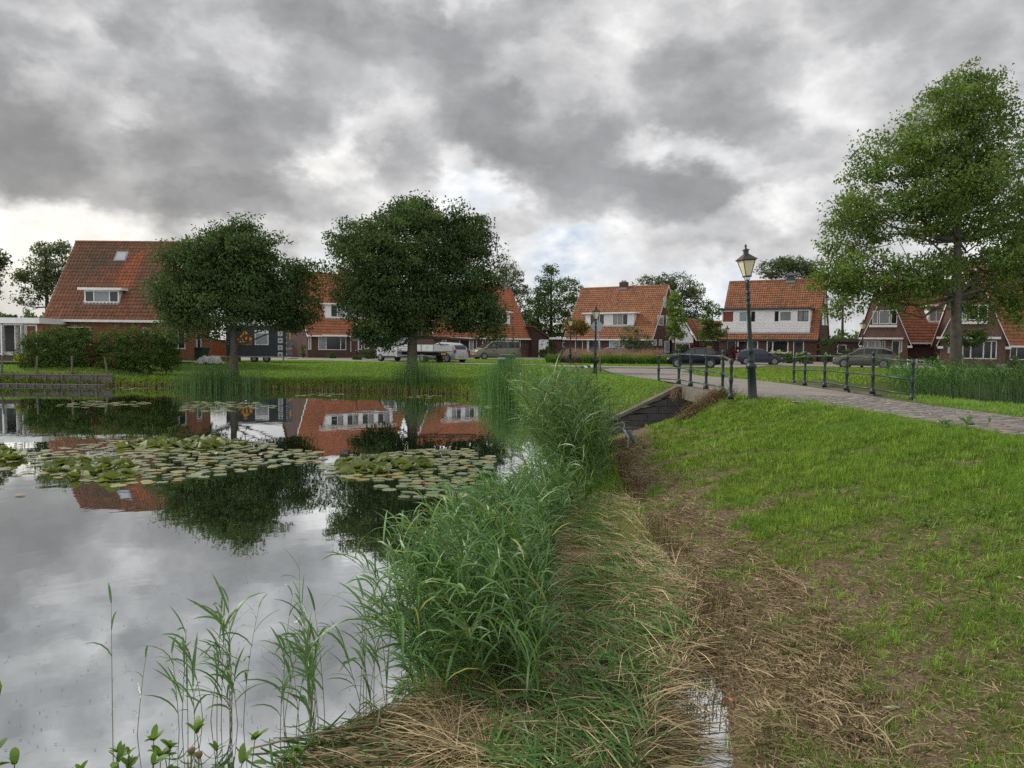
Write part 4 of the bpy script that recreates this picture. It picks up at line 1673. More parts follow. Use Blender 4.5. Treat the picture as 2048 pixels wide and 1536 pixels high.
# ---- houses 5 and 6: gable fronts on the right
def gable_house(label, P, rot, Wd, hz, ax, rr, wins, canopy, wallm, deep=6.0, zb=.95, mirror=False):
    """front gable; hz eave height, ax apex height"""
    root = empty('gabled_house', (P[0], P[1], 0), R(rot), label, 'house', 'gable fronted brick houses under the maple')
    P_ = Vector((P[0], P[1], 0))
    ux = Vector((math.cos(R(rot)), math.sin(R(rot)), 0))
    uy = Vector((-math.sin(R(rot)), math.cos(R(rot)), 0))

    def hit(px, py, off=0.0):
        p = onplane(px, py, P_ + uy * off, uy)
        return (p - P_).dot(ux), p.z
    F = lambda q, o, z: (q, -o, z)
    low = [w_ for w_ in wins if w_['low']]
    ops = []
    for w_ in low:
        (a, z1), (b, z0) = hit(w_['x'][0], w_['y'][0]), hit(w_['x'][1], w_['y'][1])
        w_['r'] = (max(a, .05), min(b, Wd - .05), max(z0, zb + .03), min(z1, hz - .1))
        ops.append(w_['r'])
    mb = MB()
    wall_cells(mb, F, Wd, zb - .3, hz, ops)
    mb.face([(0, 0, hz), (Wd, 0, hz), (Wd / 2, 0, ax)])
    mb.face([(Wd, 0, zb - .3), (Wd, deep, zb - .3), (Wd, deep, hz), (Wd, 0, hz)])
    mb.face([(0, 0, zb - .3), (0, deep, zb - .3), (0, deep, hz), (0, 0, hz)])
    mb.build('wall', [wallm, M['black']], root)
    for w_ in wins:
        kw = w_.get('kw', {})
        if w_['low']:
            r_ = w_['r']
            o = -.08
        else:
            (a, z1), (b, z0) = hit(w_['x'][0], w_['y'][0]), hit(w_['x'][1], w_['y'][1])
            r_ = (a, b, z0, z1)
            o = .0
        if w_.get('door'):
            door(root, F, *r_, o=o, **kw)
        else:
            window(root, F, *r_, o=o, **kw)
    if canopy:
        (a, z1), (b, z0) = hit(canopy[0], canopy[2]), hit(canopy[1], canopy[3])
        mb = MB()
        mb.box(a, b, -.7, -.01, z0, z1)
        mb.build('canopy', M['white'], root)
    k = (ax - hz) / (Wd / 2)
    e = .28
    for s_ in (1, -1):
        x = Wd / 2 + s_ * (Wd / 2 + e)
        O = (x, (-.15 if s_ == 1 else deep + 3), hz - e * k + .08)
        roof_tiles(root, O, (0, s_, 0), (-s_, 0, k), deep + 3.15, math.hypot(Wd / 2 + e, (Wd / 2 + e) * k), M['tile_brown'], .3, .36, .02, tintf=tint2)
        mb = MB()
        mb.prism([(Wd / 2, -.22, ax - .02), (x, -.22, hz - e * k - .02), (x, -.22, hz - e * k + .14), (Wd / 2, -.22, ax + .14)], (0, .06, 0))
        mb.build('verge_board', M['white'], root)
        mb = MB()
        mb.box(x - .22 * s_ - .14, x - .22 * s_ + .30, -.3, .12, hz - e * k - .16, hz - e * k + .05)
        mb.build('eave_box', M['white'], root)
    return root, hit, F


a5 = atY(1722.5, 700, 78.0)
_n5 = Vector((math.sin(R(25)), math.cos(R(25)), 0))
w5 = (onplane(1816, 700, (a5.x, 78.0, 0), _n5) - a5).xy.length
r5, hit5, F5 = gable_house('narrow gable fronted brick house left of the maple trunk', (a5.x, 78.0), -25, w5, 3.5, 8.6, 0, [
    dict(low=False, x=(1745.5, 1755.5), y=(622, 648), kw=dict(glass=M['glass_net'])),
    dict(low=False, x=(1758.5, 1779), y=(620.5, 648), kw=dict(glass=M['glass_net'])),
    dict(low=False, x=(1782, 1794), y=(619.5, 648), kw=dict(glass=M['glass'])),
    dict(low=True, x=(1725.5, 1760.5), y=(681, 706), kw=dict(splits=(.28, .7), glass=M['glass_net'])),
    dict(low=True, x=(1764, 1770), y=(682, 703), kw=dict(glass=M['glass'])),
    dict(low=True, door=True, x=(1784, 1798), y=(681, 727), kw=dict(mat=M['darkgreen'])),
    dict(low=True, x=(1798.3, 1804), y=(681.5, 704), kw=dict(glass=M['glass_net']))],
    (1717, 1806, 675, 679), M['brick_mauve'])
(a, z1), (b, z0) = hit5(1738, 650), hit5(1794, 654.5)
mb = MB()
mb.box(a, b, -.35, -.01, z0, z1)
mb.build('flower_shelf', M['white'], r5)

a6 = atY(1880, 700, 68.0)
_n6 = Vector((math.sin(R(29)), math.cos(R(29)), 0))
w6 = (onplane(2012, 700, (a6.x, 68.0, 0), _n6) - a6).xy.length
r6, hit6, F6 = gable_house('wider gable fronted brick house right of the maple trunk', (a6.x, 68.0), -29, w6, 3.45, 9.4, 0, [
    dict(low=False, x=(1924, 1933), y=(612, 641), kw=dict(glass=M['glass_blue'])),
    dict(low=False, x=(1939, 1975), y=(610, 640), kw=dict(splits=(.5,), glass=M['glass'])),
    dict(low=True, x=(1896, 1899.5), y=(684, 706), kw=dict(glass=M['glass_net'])),
    dict(low=True, x=(1925, 1993), y=(681, 718.5), kw=dict(splits=(.25, .62, .84), glass=M['glass'], fw=.09))],
    (1873, 2001, 673.5, 678.5), M['brick_mauve'])
(a, z1), (b, z0) = hit6(1922, 643), hit6(1977, 648)
mb = MB()
mb.box(a, b, -.4, -.01, z0, z1)
mb.build('flower_shelf', M['white'], r6)

# the long range joining them, with dormer
lk = House('long brown tiled range joining the two gable fronts, small white dormer', (a5.x + w5 * .92, 78.4), 0, 14.5, 9.0, .95, 3.55, 9.9, wall=M['brick_brown'], tile=M['tile_brown'], name='link_house')
lk.build(tintf=tint2, tw=.30, gauge=.36, wave=.02, over=.3)
y0 = lk.slope_y(4.8) - .1
sA = lambda px: lk.hit(px, 640, y0)[0]
zt = lk.hit(1875, 612.5, y0)[1]
zs = lk.hit(1875, 645, y0)[1]
lk.dormer(sA(1860), sA(1893), zs, zt, [(sA(1862), sA(1890), zs + .12, zt - .05, dict(splits=(.5,), glass=M['glass_net']))], over=.4)
mb = MB()
mb.tube([(.35, -.3, 3.3), (.25, -.09, 3.0), (.25, -.09, .9)], .05, 6)
mb.build('downpipe', M['offwhite'], lk.root)
# white low fence between
wf = atY(1816, 735, 75.0)
ff = empty('low_fence', (wf.x, 75.0, .95), 0, 'low white rail fence beside the brown side wall', 'fence')
for k_ in range(2):
    mb = MB()
    mb.box(0, 1.7, -.03, .03, .12 + .30 * k_, .27 + .30 * k_)
    mb.build('rail', M['white'], ff)
for x in (0, .85, 1.7):
    mb = MB()
    mb.box(x - .05, x + .05, .03, .1, 0, .62)
    mb.build('post', M['white'], ff)
# right wing of house 6
rw = House('brown tiled house wing with dark windows at the right edge', (a6.x + w6 * .86, 68.3), 0, 12.0, 8.4, .95, 3.35, 10.4, wall=M['brick_brown'], tile=M['tile_brown'], name='house_wing')
rw.win(2021, 2064, 681, 720, splits=(.3,), glass=M['glass'])
rw.build(tintf=tint2, tw=.30, gauge=.36, wave=.02, over=.3)
mb = MB()
mb.tube([(.25, -.09, 3.2), (.25, -.09, .9)], .045, 6)
mb.build('downpipe', M['zinc'], rw.root)

# ---- brown house glimpsed behind the left tree
h7 = House('brown brick house glimpsed behind the left tree above the site cabin', (-24.5, 86), 0, 7.5, 8, .95, 3.7, 8.6, wall=M['brick_brown'], tile=M['tile_brown'], name='detached_house')
h7.win(478, 495, 668, 690, glass=M['glass_net'])
h7.build(tintf=tint2, tw=.3, gauge=.36, wave=.02)
y0 = h7.slope_y(4.6)
sA = lambda px: h7.hit(px, 640, y0)[0]
h7.dormer(sA(480), sA(512), 4.6, 6.0, [(sA(484), sA(508), 4.75, 5.9, dict(splits=(.5,), glass=M['glass_net']))])

# ---- orange boarded hoarding
ho = atY(407, 712, 63.5)
hd = empty('hoarding', (ho.x, 63.5, 1.0), 0, 'orange brown boarded fence between the red house and the site cabin', 'fence')
pan = simple('orange_plywood', (.30, .10, .03), (.22, .075, .025), 2.5, .7)
for i in range(5):
    mb = MB()
    mb.box(i * .62, i * .62 + .60, -.02, .02, -.1, 1.75 + .06 * (i % 2))
    mb.build('board', pan, hd)
mb = MB()
mb.box(0, 3.1, .02, .08, 1.4, 1.5)
mb.build('rail', M['wood_grey'], hd)

# ---- site cabin trailer
def site_cabin():
    Yc = 61.0
    a, b = atY(455, 722, Yc), atY(572.5, 722, Yc)
    root = empty('site_cabin', (b.x, Yc, .97), R(4), 'dark slate site cabin trailer with yellow and black lettering and a grey shutter', 'trailer')
    Lc = b.x - a.x
    z0, z1 = .50, 2.85
    navy = simple('slate_blue_panel', (.028, .038, .048), (.022, .03, .038), 2, .45, .4, bmp=.05)
    D = 2.2
    mb = MB()
    mb.box(-Lc, 0, 0, D, z0, z1)
    mb.build('body', navy, root)
    mb = MB()
    mb.box(-Lc - .06, .06, -.05, D + .05, z1, z1 + .1)
    mb.build('roof', M['lead'], root)
    mb = MB()
    mb.box(-Lc, .02, -.03, .03, z0 - .1, z0 + .0)
    mb.build('chassis', M['zinc'], root)
    F = lambda q, o, z: (q, -o, z)
    s = lambda px: atY(px, 690, Yc).x - b.x
    zz = lambda py: atY(530, py, Yc).z - .97
    mb = MB()
    wbox(mb, F, s(511), s(538), .002, .05, zz(690), zz(660.5))
    sh_ = mb.build('shutter', M['offwhite'], root)
    mb = MB()
    wbox(mb, F, s(513), s(536), .052, .062, zz(688), zz(667))
    mb.build('shutter_panel', M['zinc'], sh_)
    yel = simple('yellow_print', (.75, .33, .02), None, 5, .5, bmp=0)
    logo = MB()
    wbox(logo, F, s(476), s(506), .003, .012, zz(690), zz(671))
    logo.prism([F(s(480), .003, zz(671)), F(s(502), .003, zz(671)), F(s(492), .003, zz(662))], (0, -.009, 0))
    lg = logo.build('logo_panel', yel, root)

    def text(body, x, z, size, mat, par, name='lettering', rotz=0, y=-.018, bold=.02):
        cu = bpy.data.curves.new(name, 'FONT')
        cu.body = body
        cu.size = size
        cu.extrude = .004
        cu.offset = bold
        cu.materials.append(mat)
        o = bpy.data.objects.new(name, cu)
        COL.objects.link(o)
        o.parent = par
        o.location = (x, y, z)
        o.rotation_euler = (R(90), 0, rotz)
        bpy.context.view_layer.update()
        me = bpy.data.meshes.new_from_object(o.evaluated_get(bpy.context.evaluated_depsgraph_get()))
        o2 = bpy.data.objects.new(name, me)
        COL.objects.link(o2)
        o2.parent, o2.location, o2.rotation_euler = par, o.location, o.rotation_euler
        bpy.data.objects.remove(o)
        return o2
    blk = M['black']
    text('Xtra', s(470.5), zz(682.5), .95, blk, root, bold=.03)
    text('MATERIEEL', s(476.5), zz(689.2), .265, blk, root, bold=.008)
    # pictogram plates
    pl_ = simple('pale_plate', (.5, .52, .52), None, 5, .5, bmp=0)
    for i, (ya, yb) in enumerate(((662, 672), (675.5, 686), (690, 700), (704, 714))):
        mb = MB()
        wbox(mb, F, s(556), s(565.5), .003, .012, zz(yb), zz(ya))
        q = mb.build('plate', pl_, root)
        mb = MB()
        c0, c1 = s(558), s(563.5)
        zm = (zz(ya) + zz(yb)) / 2
        if i == 0:
            wbox(mb, F, (c0 + c1) / 2 - .02, (c0 + c1) / 2 + .02, .013, .018, zm - .12, zm + .12)
            wbox(mb, F, c0 + .04, c1 - .04, .013, .018, zm + .1, zm + .14)
        elif i == 1:
            mb.prism([F(c0, .013, zm - .07), F(c1, .013, zm - .02), F(c1, .013, zm + .03), F(c0 + .08, .013, zm + .06)], (0, -.005, 0))
        elif i == 2:
            for t in range(3):
                wbox(mb, F, c0 + .03, c1 - .03, .013, .018, zm - .12 + t * .09, zm - .08 + t * .09)
        else:
            mb.prism([F(c0, .013, zm - .08), F(c1, .013, zm - .08), F(c1 - .05, .013, zm + .02), F(c0 + .06, .013, zm + .08)], (0, -.005, 0))
        mb.build('pictogram', blk, q)
    # rear end: grey tall doors with rods and red white striping
    E = lambda q, o, z: (o, q, z)
    rear = simple('grey_rear_door', (.13, .15, .19), (.10, .12, .15), 2, .4)
    mb = MB()
    wbox(mb, E, .12, D - .12, .002, .03, z0 + .1, z1 - .1)
    rd = mb.build('rear_door', rear, root)
    for q in (.55, .85, 1.6, 1.9):
        mb = MB()
        mb.tube([(.05, q, z0 + .15), (.05, q, z1 - .15)], .016, 5)
        mb.build('lock_rod', M['zinc'], rd)
    mb = MB()
    wbox(mb, E, .9, 1.5, .032, .038, z0 + 1.35, z1 - .3)
    mb.build('logo_sticker', yel, rd)
    mb = MB()
    wbox(mb, E, .3, D - .3, .032, .038, z0 + .55, z0 + .68)
    mb.build('yellow_stripe', yel, rd)
    rt = simple('red_tape', (.30, .02, .02), None, 5, .4, bmp=0)
    for e_ in (.0, D - .1):
        for i in range(10):
            mb = MB()
            wbox(mb, E, e_, e_ + .1, .003, .012, z0 + .05 + i * .22, z0 + .05 + (i + 1) * .22 - .003)
            mb.build('tape_stripe', rt if i % 2 else M['offwhite'], root)
    mb = MB()
    mb.box(.03, .55, .2, D - .2, .28, .34)
    mb.build('step', M['zinc'], root)
    for x in (-1.55, -2.5):
        mb = MB(lambda x_, y_, z_: (x_, z_, y_))
        mb.lathe([(.27, 0), (.30, .03), (.30, .17), (.27, .2)], (x, .30, .02), 18)
        wl = mb.build('wheel', M['rubber'], root)
        mb = MB(lambda x_, y_, z_: (x_, z_, y_))
        mb.lathe([(.16, 0), (.15, .02)], (x, .30, -.002), 14)
        mb.build('rim', M['alu'], wl)
    for x in (-Lc + .3, -.25):
        mb = MB()
        mb.box(x - .05, x + .05, .1, .2, 0, z0 - .1)
        mb.build('support_leg', M['zinc'], root)
    mb = MB()
    mb.tube([(-Lc, D / 2, .42), (-Lc - 1.2, D / 2, .42)], .05, 6)
    mb.build('drawbar', M['zinc'], root)


site_cabin()
# ------------------------------------------------------------------ vehicles
def lerp_tab(tab, x):
    return float(np.interp(x, [t[0] for t in tab], [t[1] for t in tab]))


def vehicle(name, label, cat, loc, heading, L, W, H, top, belt, cabin, body_mat, wheels=(.19, .81), wr=.31, pillars=(), low=.20, trim=None, tumble=.2, rims=True, panel_rear=None, group=None,
            plate=True, roofrail=False):
    """top: (t, z) outline from the nose t=0 to the tail t=1; belt: (t, z) of the window sill; cabin: (t0,t1,t2,t3) windscreen foot/top, rear glass top/foot"""
    root = empty(name, loc, heading, label, cat, group)
    N = 30
    ts = sorted(set(list(np.linspace(0, 1, N)) + list(cabin)))
    rings = []
    for t in ts:
        x = L * (.5 - t)
        zt = lerp_tab(top, t)
        zb = min(lerp_tab(belt, t), zt - .03)
        e = abs(t - .5) * 2
        w_ = W / 2 * (1 - .16 * e ** 7)
        wt = w_ * (.93 - tumble * min(1, max(0, (zt - zb) / max(.01, H - lerp_tab(belt, .5)))))
        z0 = low + .12 * max(0, e - .85) / .15 * .6
        rings.append([(x, w_ * .90, z0), (x, w_ * .99, z0 + .14), (x, w_, (z0 + zb) / 2 + .06), (x, w_ * .965, zb), (x, wt + .03 if zt - zb > .2 else w_ * .93, zt - .07 if zt - zb > .2 else zt - .02), (x, wt * .82, zt)])
    mb = MB()
    n = 12
    for r_ in rings:
        full = r_ + [(x, -y, z) for x, y, z in r_[::-1]]
        for p in full:
            mb.pt(p)
    for i in range(len(rings) - 1):
        for k in range(n):
            k2 = (k + 1) % n
            mb.f.append([i * n + k, (i + 1) * n + k, (i + 1) * n + k2, i * n + k2])
            mb.mi.append(0)
    mb.f.append(list(range(n)))
    mb.f.append([(len(rings) - 1) * n + k for k in range(n)][::-1])
    mb.mi += [0, 0]
    body = mb.build('body', body_mat, root, smooth=True)
    md = body.modifiers.new('edge', 'EDGE_SPLIT')
    md.split_angle = R(38)
    # side glass
    c0, c1, c2, c3 = cabin
    for sg in (1, -1):
        cuts = [c0 + .25 * (c1 - c0)] + list(pillars) + [c3 - .2 * (c3 - c2)]
        for j in range(len(cuts) - 1):
            a, b = cuts[j] + .008, cuts[j + 1] - .008
            mb = MB()
            tt = [q for q in np.linspace(a, b, 7)]
            lo, hi = [], []
            for t in tt:
                x = L * (.5 - t)
                zt, zb = lerp_tab(top, t), lerp_tab(belt, t)
                if zt - zb < .12:
                    zt = zb + .12
                e = abs(t - .5) * 2
                w_ = W / 2 * (1 - .16 * e ** 7)
                wt = w_ * (.93 - tumble * min(1, max(0, (zt - zb) / max(.01, H - lerp_tab(belt, .5))))) + .03
                q0, q1 = np.array((x, w_ * .965, zb)), np.array((x, wt, zt - .07))
                s0 = .06
                s1 = .92
                pa, pb = q0 + (q1 - q0) * s0, q0 + (q1 - q0) * s1
                lo.append((pa[0], sg * (pa[1] + .012), pa[2]))
                hi.append((pb[0], sg * (pb[1] + .012), pb[2]))
            for k in range(6):
                mb.face([lo[k], lo[k + 1], hi[k + 1], hi[k]])
            mb.build('side_window', M['glass_car'], root)
    # windscreen and rear window

    def screen(ta, tb, nm):
        mb = MB()
        ps = []
        for s in (.1, .5, .93):
            t = ta + (tb - ta) * s
            x = L * (.5 - t)
            zt, zb = lerp_tab(top, t), lerp_tab(belt, t)
            e = abs(t - .5) * 2
            w_ = W / 2 * (1 - .16 * e ** 7)
            wt = w_ * (.93 - tumble * min(1, max(0, (zt - zb) / max(.01, H - lerp_tab(belt, .5)))))
            off = .014 if tb > ta else .014
            ps.append([(x + (off if nm == 'windscreen' else -off), sgn * wt * .84, zt + .014) for sgn in (1, -1)])
        for k in range(2):
            mb.face([ps[k][0], ps[k][1], ps[k + 1][1], ps[k + 1][0]])
        mb.build(nm, M['glass_car'], root)
    screen(c0, c1, 'windscreen')
    if panel_rear != 'none':
        screen(c3, c2, 'rear_window')
    for t in wheels:
        for sg in (1, -1):
            x = L * (.5 - t)
            y = sg * (W / 2 - .02)
            mb = MB(lambda a, b, c: (a, c, b))
            mb.lathe([(wr + .07, 0), (wr + .07, .024), (wr + .03, .026)], (x, wr + .01, y - .012 if sg > 0 else y - .014), 20)
            mb.build('wheel_arch', M['black'], root)
            mb = MB(lambda a, b, c: (a, c, b))
            yy = y + (.0 if sg > 0 else -.0)
            mb.lathe([(wr * .8, -.2), (wr, -.17), (wr, .02), (wr * .86, .04)] if sg > 0 else [(wr * .86, -.04), (wr, -.02), (wr, .17), (wr * .8, .2)], (x, wr, yy), 20)
            wl = mb.build('wheel', M['rubber'], root, smooth=False)
            if rims:
                mb = MB(lambda a, b, c: (a, c, b))
                z_ = y + sg * .042
                for k in range(6):
                    a = k * math.pi / 3 + .3
                    ca, sa = math.cos(a), math.sin(a)
                    q = .055
                    mb.prism([(x + ca * .04 - sa * q, wr + sa * .04 + ca * q, z_), (x + ca * wr * .68 - sa * q * .8, wr + sa * wr * .68 + ca * q * .8, z_),
                              (x + ca * wr * .68 + sa * q * .8, wr + sa * wr * .68 - ca * q * .8, z_), (x + ca * .04 + sa * q, wr + sa * .04 - ca * q, z_)], (0, 0, sg * .012))
                mb.lathe([(wr * .72, 0), (wr * .72, .01), (wr * .64, .01)], (x, wr, z_ - .005), 20)
                mb.build('rim', M['alu'], wl)
    zb = lerp_tab(belt, .06)
    zt0 = lerp_tab(top, .03)
    hl = simple('headlight_glass', (.65, .68, .7), None, 5, .15, .6, coat=1, bmp=0)
    tl = simple('tail_light', (.25, .015, .012), None, 5, .2, .6, coat=1, bmp=0)
    for sg in (1, -1):
        x = L / 2
        mb = MB()
        y0, y1 = sorted((sg * W * .28, sg * W * .455))
        mb.prism([(x + .012, y0, zt0 - .20), (x - .06, y1, zt0 - .17), (x - .18, y1 * 1.0, zt0 - .05), (x - .0, y0, zt0 - .08)] if sg > 0 else
                 [(x - .06, y0, zt0 - .17), (x + .012, y1, zt0 - .20), (x - .0, y1, zt0 - .08), (x - .18, y0, zt0 - .05)], (0, 0, .03))
        mb.build('headlight', hl, root)
        mb = MB()
        ztl = lerp_tab(belt, .97)
        mb.box(-x - .012, -x + .12, *sorted((sg * W * .36, sg * W * .458)), ztl - .28, ztl + .0)
        mb.build('tail_light', tl, root)
        mb = MB()
        xm = L * (.5 - (c0 + .3 * (c1 - c0)))
        mb.box(xm - .1, xm + .1, *sorted((sg * (W / 2 - .03), sg * (W / 2 + .17))), lerp_tab(belt, c0 + .1) + .02, lerp_tab(belt, c0 + .1) + .16)
        mb.build('mirror', body_mat, root, bevel=.03)
        for j, t in enumerate(pillars):
            mb = MB()
            x_ = L * (.5 - t)
            e = abs(t - .5) * 2
            mb.box(x_ - .006, x_ + .006, *sorted((sg * W / 2 * .985, sg * (W / 2 + .003))), low + .12, lerp_tab(belt, t) - .06)
            mb.build('door_gap', M['black'], root)
            mb = MB()
            mb.box(x_ + .04, x_ + .20, *sorted((sg * W / 2 * .985, sg * (W / 2 + .02))), lerp_tab(belt, t) - .16, lerp_tab(belt, t) - .12)
            mb.build('door_handle', body_mat, root)
        mb = MB()
        mb.box(-L * .30, L * .30, *sorted((sg * W / 2 * .97, sg * (W / 2 + .012))), low - .02, low + .10)
        mb.build('sill_trim', trim or M['black'], root)
    mb = MB()
    mb.box(L / 2 - .10, L / 2 + .02, -W * .36, W * .36, low + .10, low + .34)
    mb.build('grille', M['black'], root, bevel=.02)
    if plate:
        py = simple('yellow_number_plate', (.65, .36, .03), None, 5, .4, bmp=0)
        for x in (L / 2 + .022, -L / 2 - .024):
            mb = MB()
            mb.box(x - .01, x + .01, -.26, .26, low + .28, low + .39)
            mb.build('number_plate', py, root)
    if roofrail:
        for sg in (1, -1):
            mb = MB()
            mb.tube([(L * (.5 - c1), sg * W * .36, H - .03), (L * (.5 - c1) - .1, sg * W * .36, H + .03), (L * (.5 - c2) + .1, sg * W * .36, H + .02), (L * (.5 - c2), sg * W * .36, H - .04)], .018, 5)
            mb.build('roof_rail', M['alu'], root)
    return root


def head(dx_, dy_):
    return math.atan2(dy_, dx_)


# black hatchback on the lane, seen from its left side with its tail at the right
p = atY(1387, 736, 59.0)
vehicle('parked_car', 'small black hatchback parked behind the bridge railing, nose to the left', 'car', (p.x, 59.0, 1.0), head(-.975, .22), 3.95, 1.70, 1.50,
        [(0, .62), (.04, .76), (.2, .92), (.27, 1.0), (.42, 1.42), (.52, 1.50), (.72, 1.49), (.88, 1.36), (.97, 1.02), (1, .80)],
        [(0, .58), (.2, .86), (.3, .90), (.8, 1.0), (.97, 1.0), (1, .78)], (.24, .43, .86, .97), paint('black_car_paint', (.010, .013, .022)), pillars=(.52, .72), wr=.30)
# dark grey hatchback
p = atY(1518, 728, 71.0)
vehicle('parked_car', 'dark grey hatchback facing right before the cream hydrangeas', 'car', (p.x, 71.0, .99), head(.985, -.17), 4.0, 1.74, 1.47,
        [(0, .60), (.04, .74), (.2, .90), (.27, .96), (.42, 1.38), (.54, 1.47), (.74, 1.45), (.90, 1.26), (.97, 1.0), (1, .80)],
        [(0, .56), (.2, .84), (.3, .90), (.8, 1.02), (.97, .98), (1, .78)], (.24, .43, .86, .97), paint('grey_car_paint', (.05, .06, .08)), pillars=(.52, .72), wr=.31)
# grey estate
p = atY(1729, 738, 62.0)
vehicle('parked_car', 'warm grey estate car behind the right railing with its tail to the right', 'car', (p.x, 62.0, 1.0), head(-.86, .5), 4.6, 1.82, 1.66,
        [(0, .68), (.04, .86), (.2, 1.02), (.26, 1.08), (.40, 1.56), (.52, 1.66), (.80, 1.63), (.93, 1.45), (.98, 1.05), (1, .85)],
        [(0, .64), (.2, .96), (.3, 1.02), (.8, 1.12), (.97, 1.1), (1, .84)], (.23, .41, .91, .98), paint('warm_grey_car_paint', (.15, .14, .125), .4), pillars=(.50, .70), wr=.34, roofrail=True)
# camper van
p = atY(991, 719, 83.5)
vehicle('camper_van', 'champagne brown camper van parked before the terrace, nose to the left', 'van', (p.x, 83.5, .99), head(-.87, -.42), 5.3, 1.98, 2.02,
        [(0, .80), (.03, 1.0), (.14, 1.18), (.18, 1.24), (.33, 1.86), (.40, 1.98), (.5, 2.02), (.96, 2.0), (.985, 1.7), (1, .9)],
        [(0, .76), (.14, 1.06), (.22, 1.14), (.98, 1.2), (1, .86)], (.155, .35, .965, .99), paint('champagne_paint', (.19, .17, .14), .4), pillars=(.375, .40, .70, .955), wr=.34, tumble=.10, wheels=(.17, .80))
# silver white SUV behind the truck
p = atY(888, 725, 68.8)
vehicle('parked_car', 'white sport utility car mostly hidden behind the flatbed truck', 'car', (p.x, 68.8, .99), head(-.72, .69), 4.7, 1.86, 1.74,
        [(0, .72), (.04, .92), (.2, 1.06), (.26, 1.1), (.40, 1.62), (.52, 1.74), (.82, 1.68), (.94, 1.45), (.985, 1.05), (1, .85)],
        [(0, .68), (.2, 1.0), (.3, 1.06), (.8, 1.16), (.97, 1.1), (1, .84)], (.23, .41, .91, .985), paint('white_car_paint', (.34, .36, .38), .1), pillars=(.50, .70), wr=.35)
# car behind flower bed
p = atY(1218, 700, 88.0)
vehicle('parked_car', 'pale blue car whose roof shows above the flower bed', 'car', (p.x, 88.0, .99), head(-.95, -.1), 4.2, 1.75, 1.46,
        [(0, .60), (.04, .74), (.2, .90), (.27, .96), (.42, 1.38), (.54, 1.46), (.74, 1.44), (.90, 1.2), (.97, .95), (1, .80)],
        [(0, .56), (.2, .84), (.3, .90), (.8, .98), (.97, .94), (1, .78)], (.24, .43, .86, .97), paint('pale_blue_paint', (.16, .20, .33), .2), pillars=(.52, .72), wr=.31)
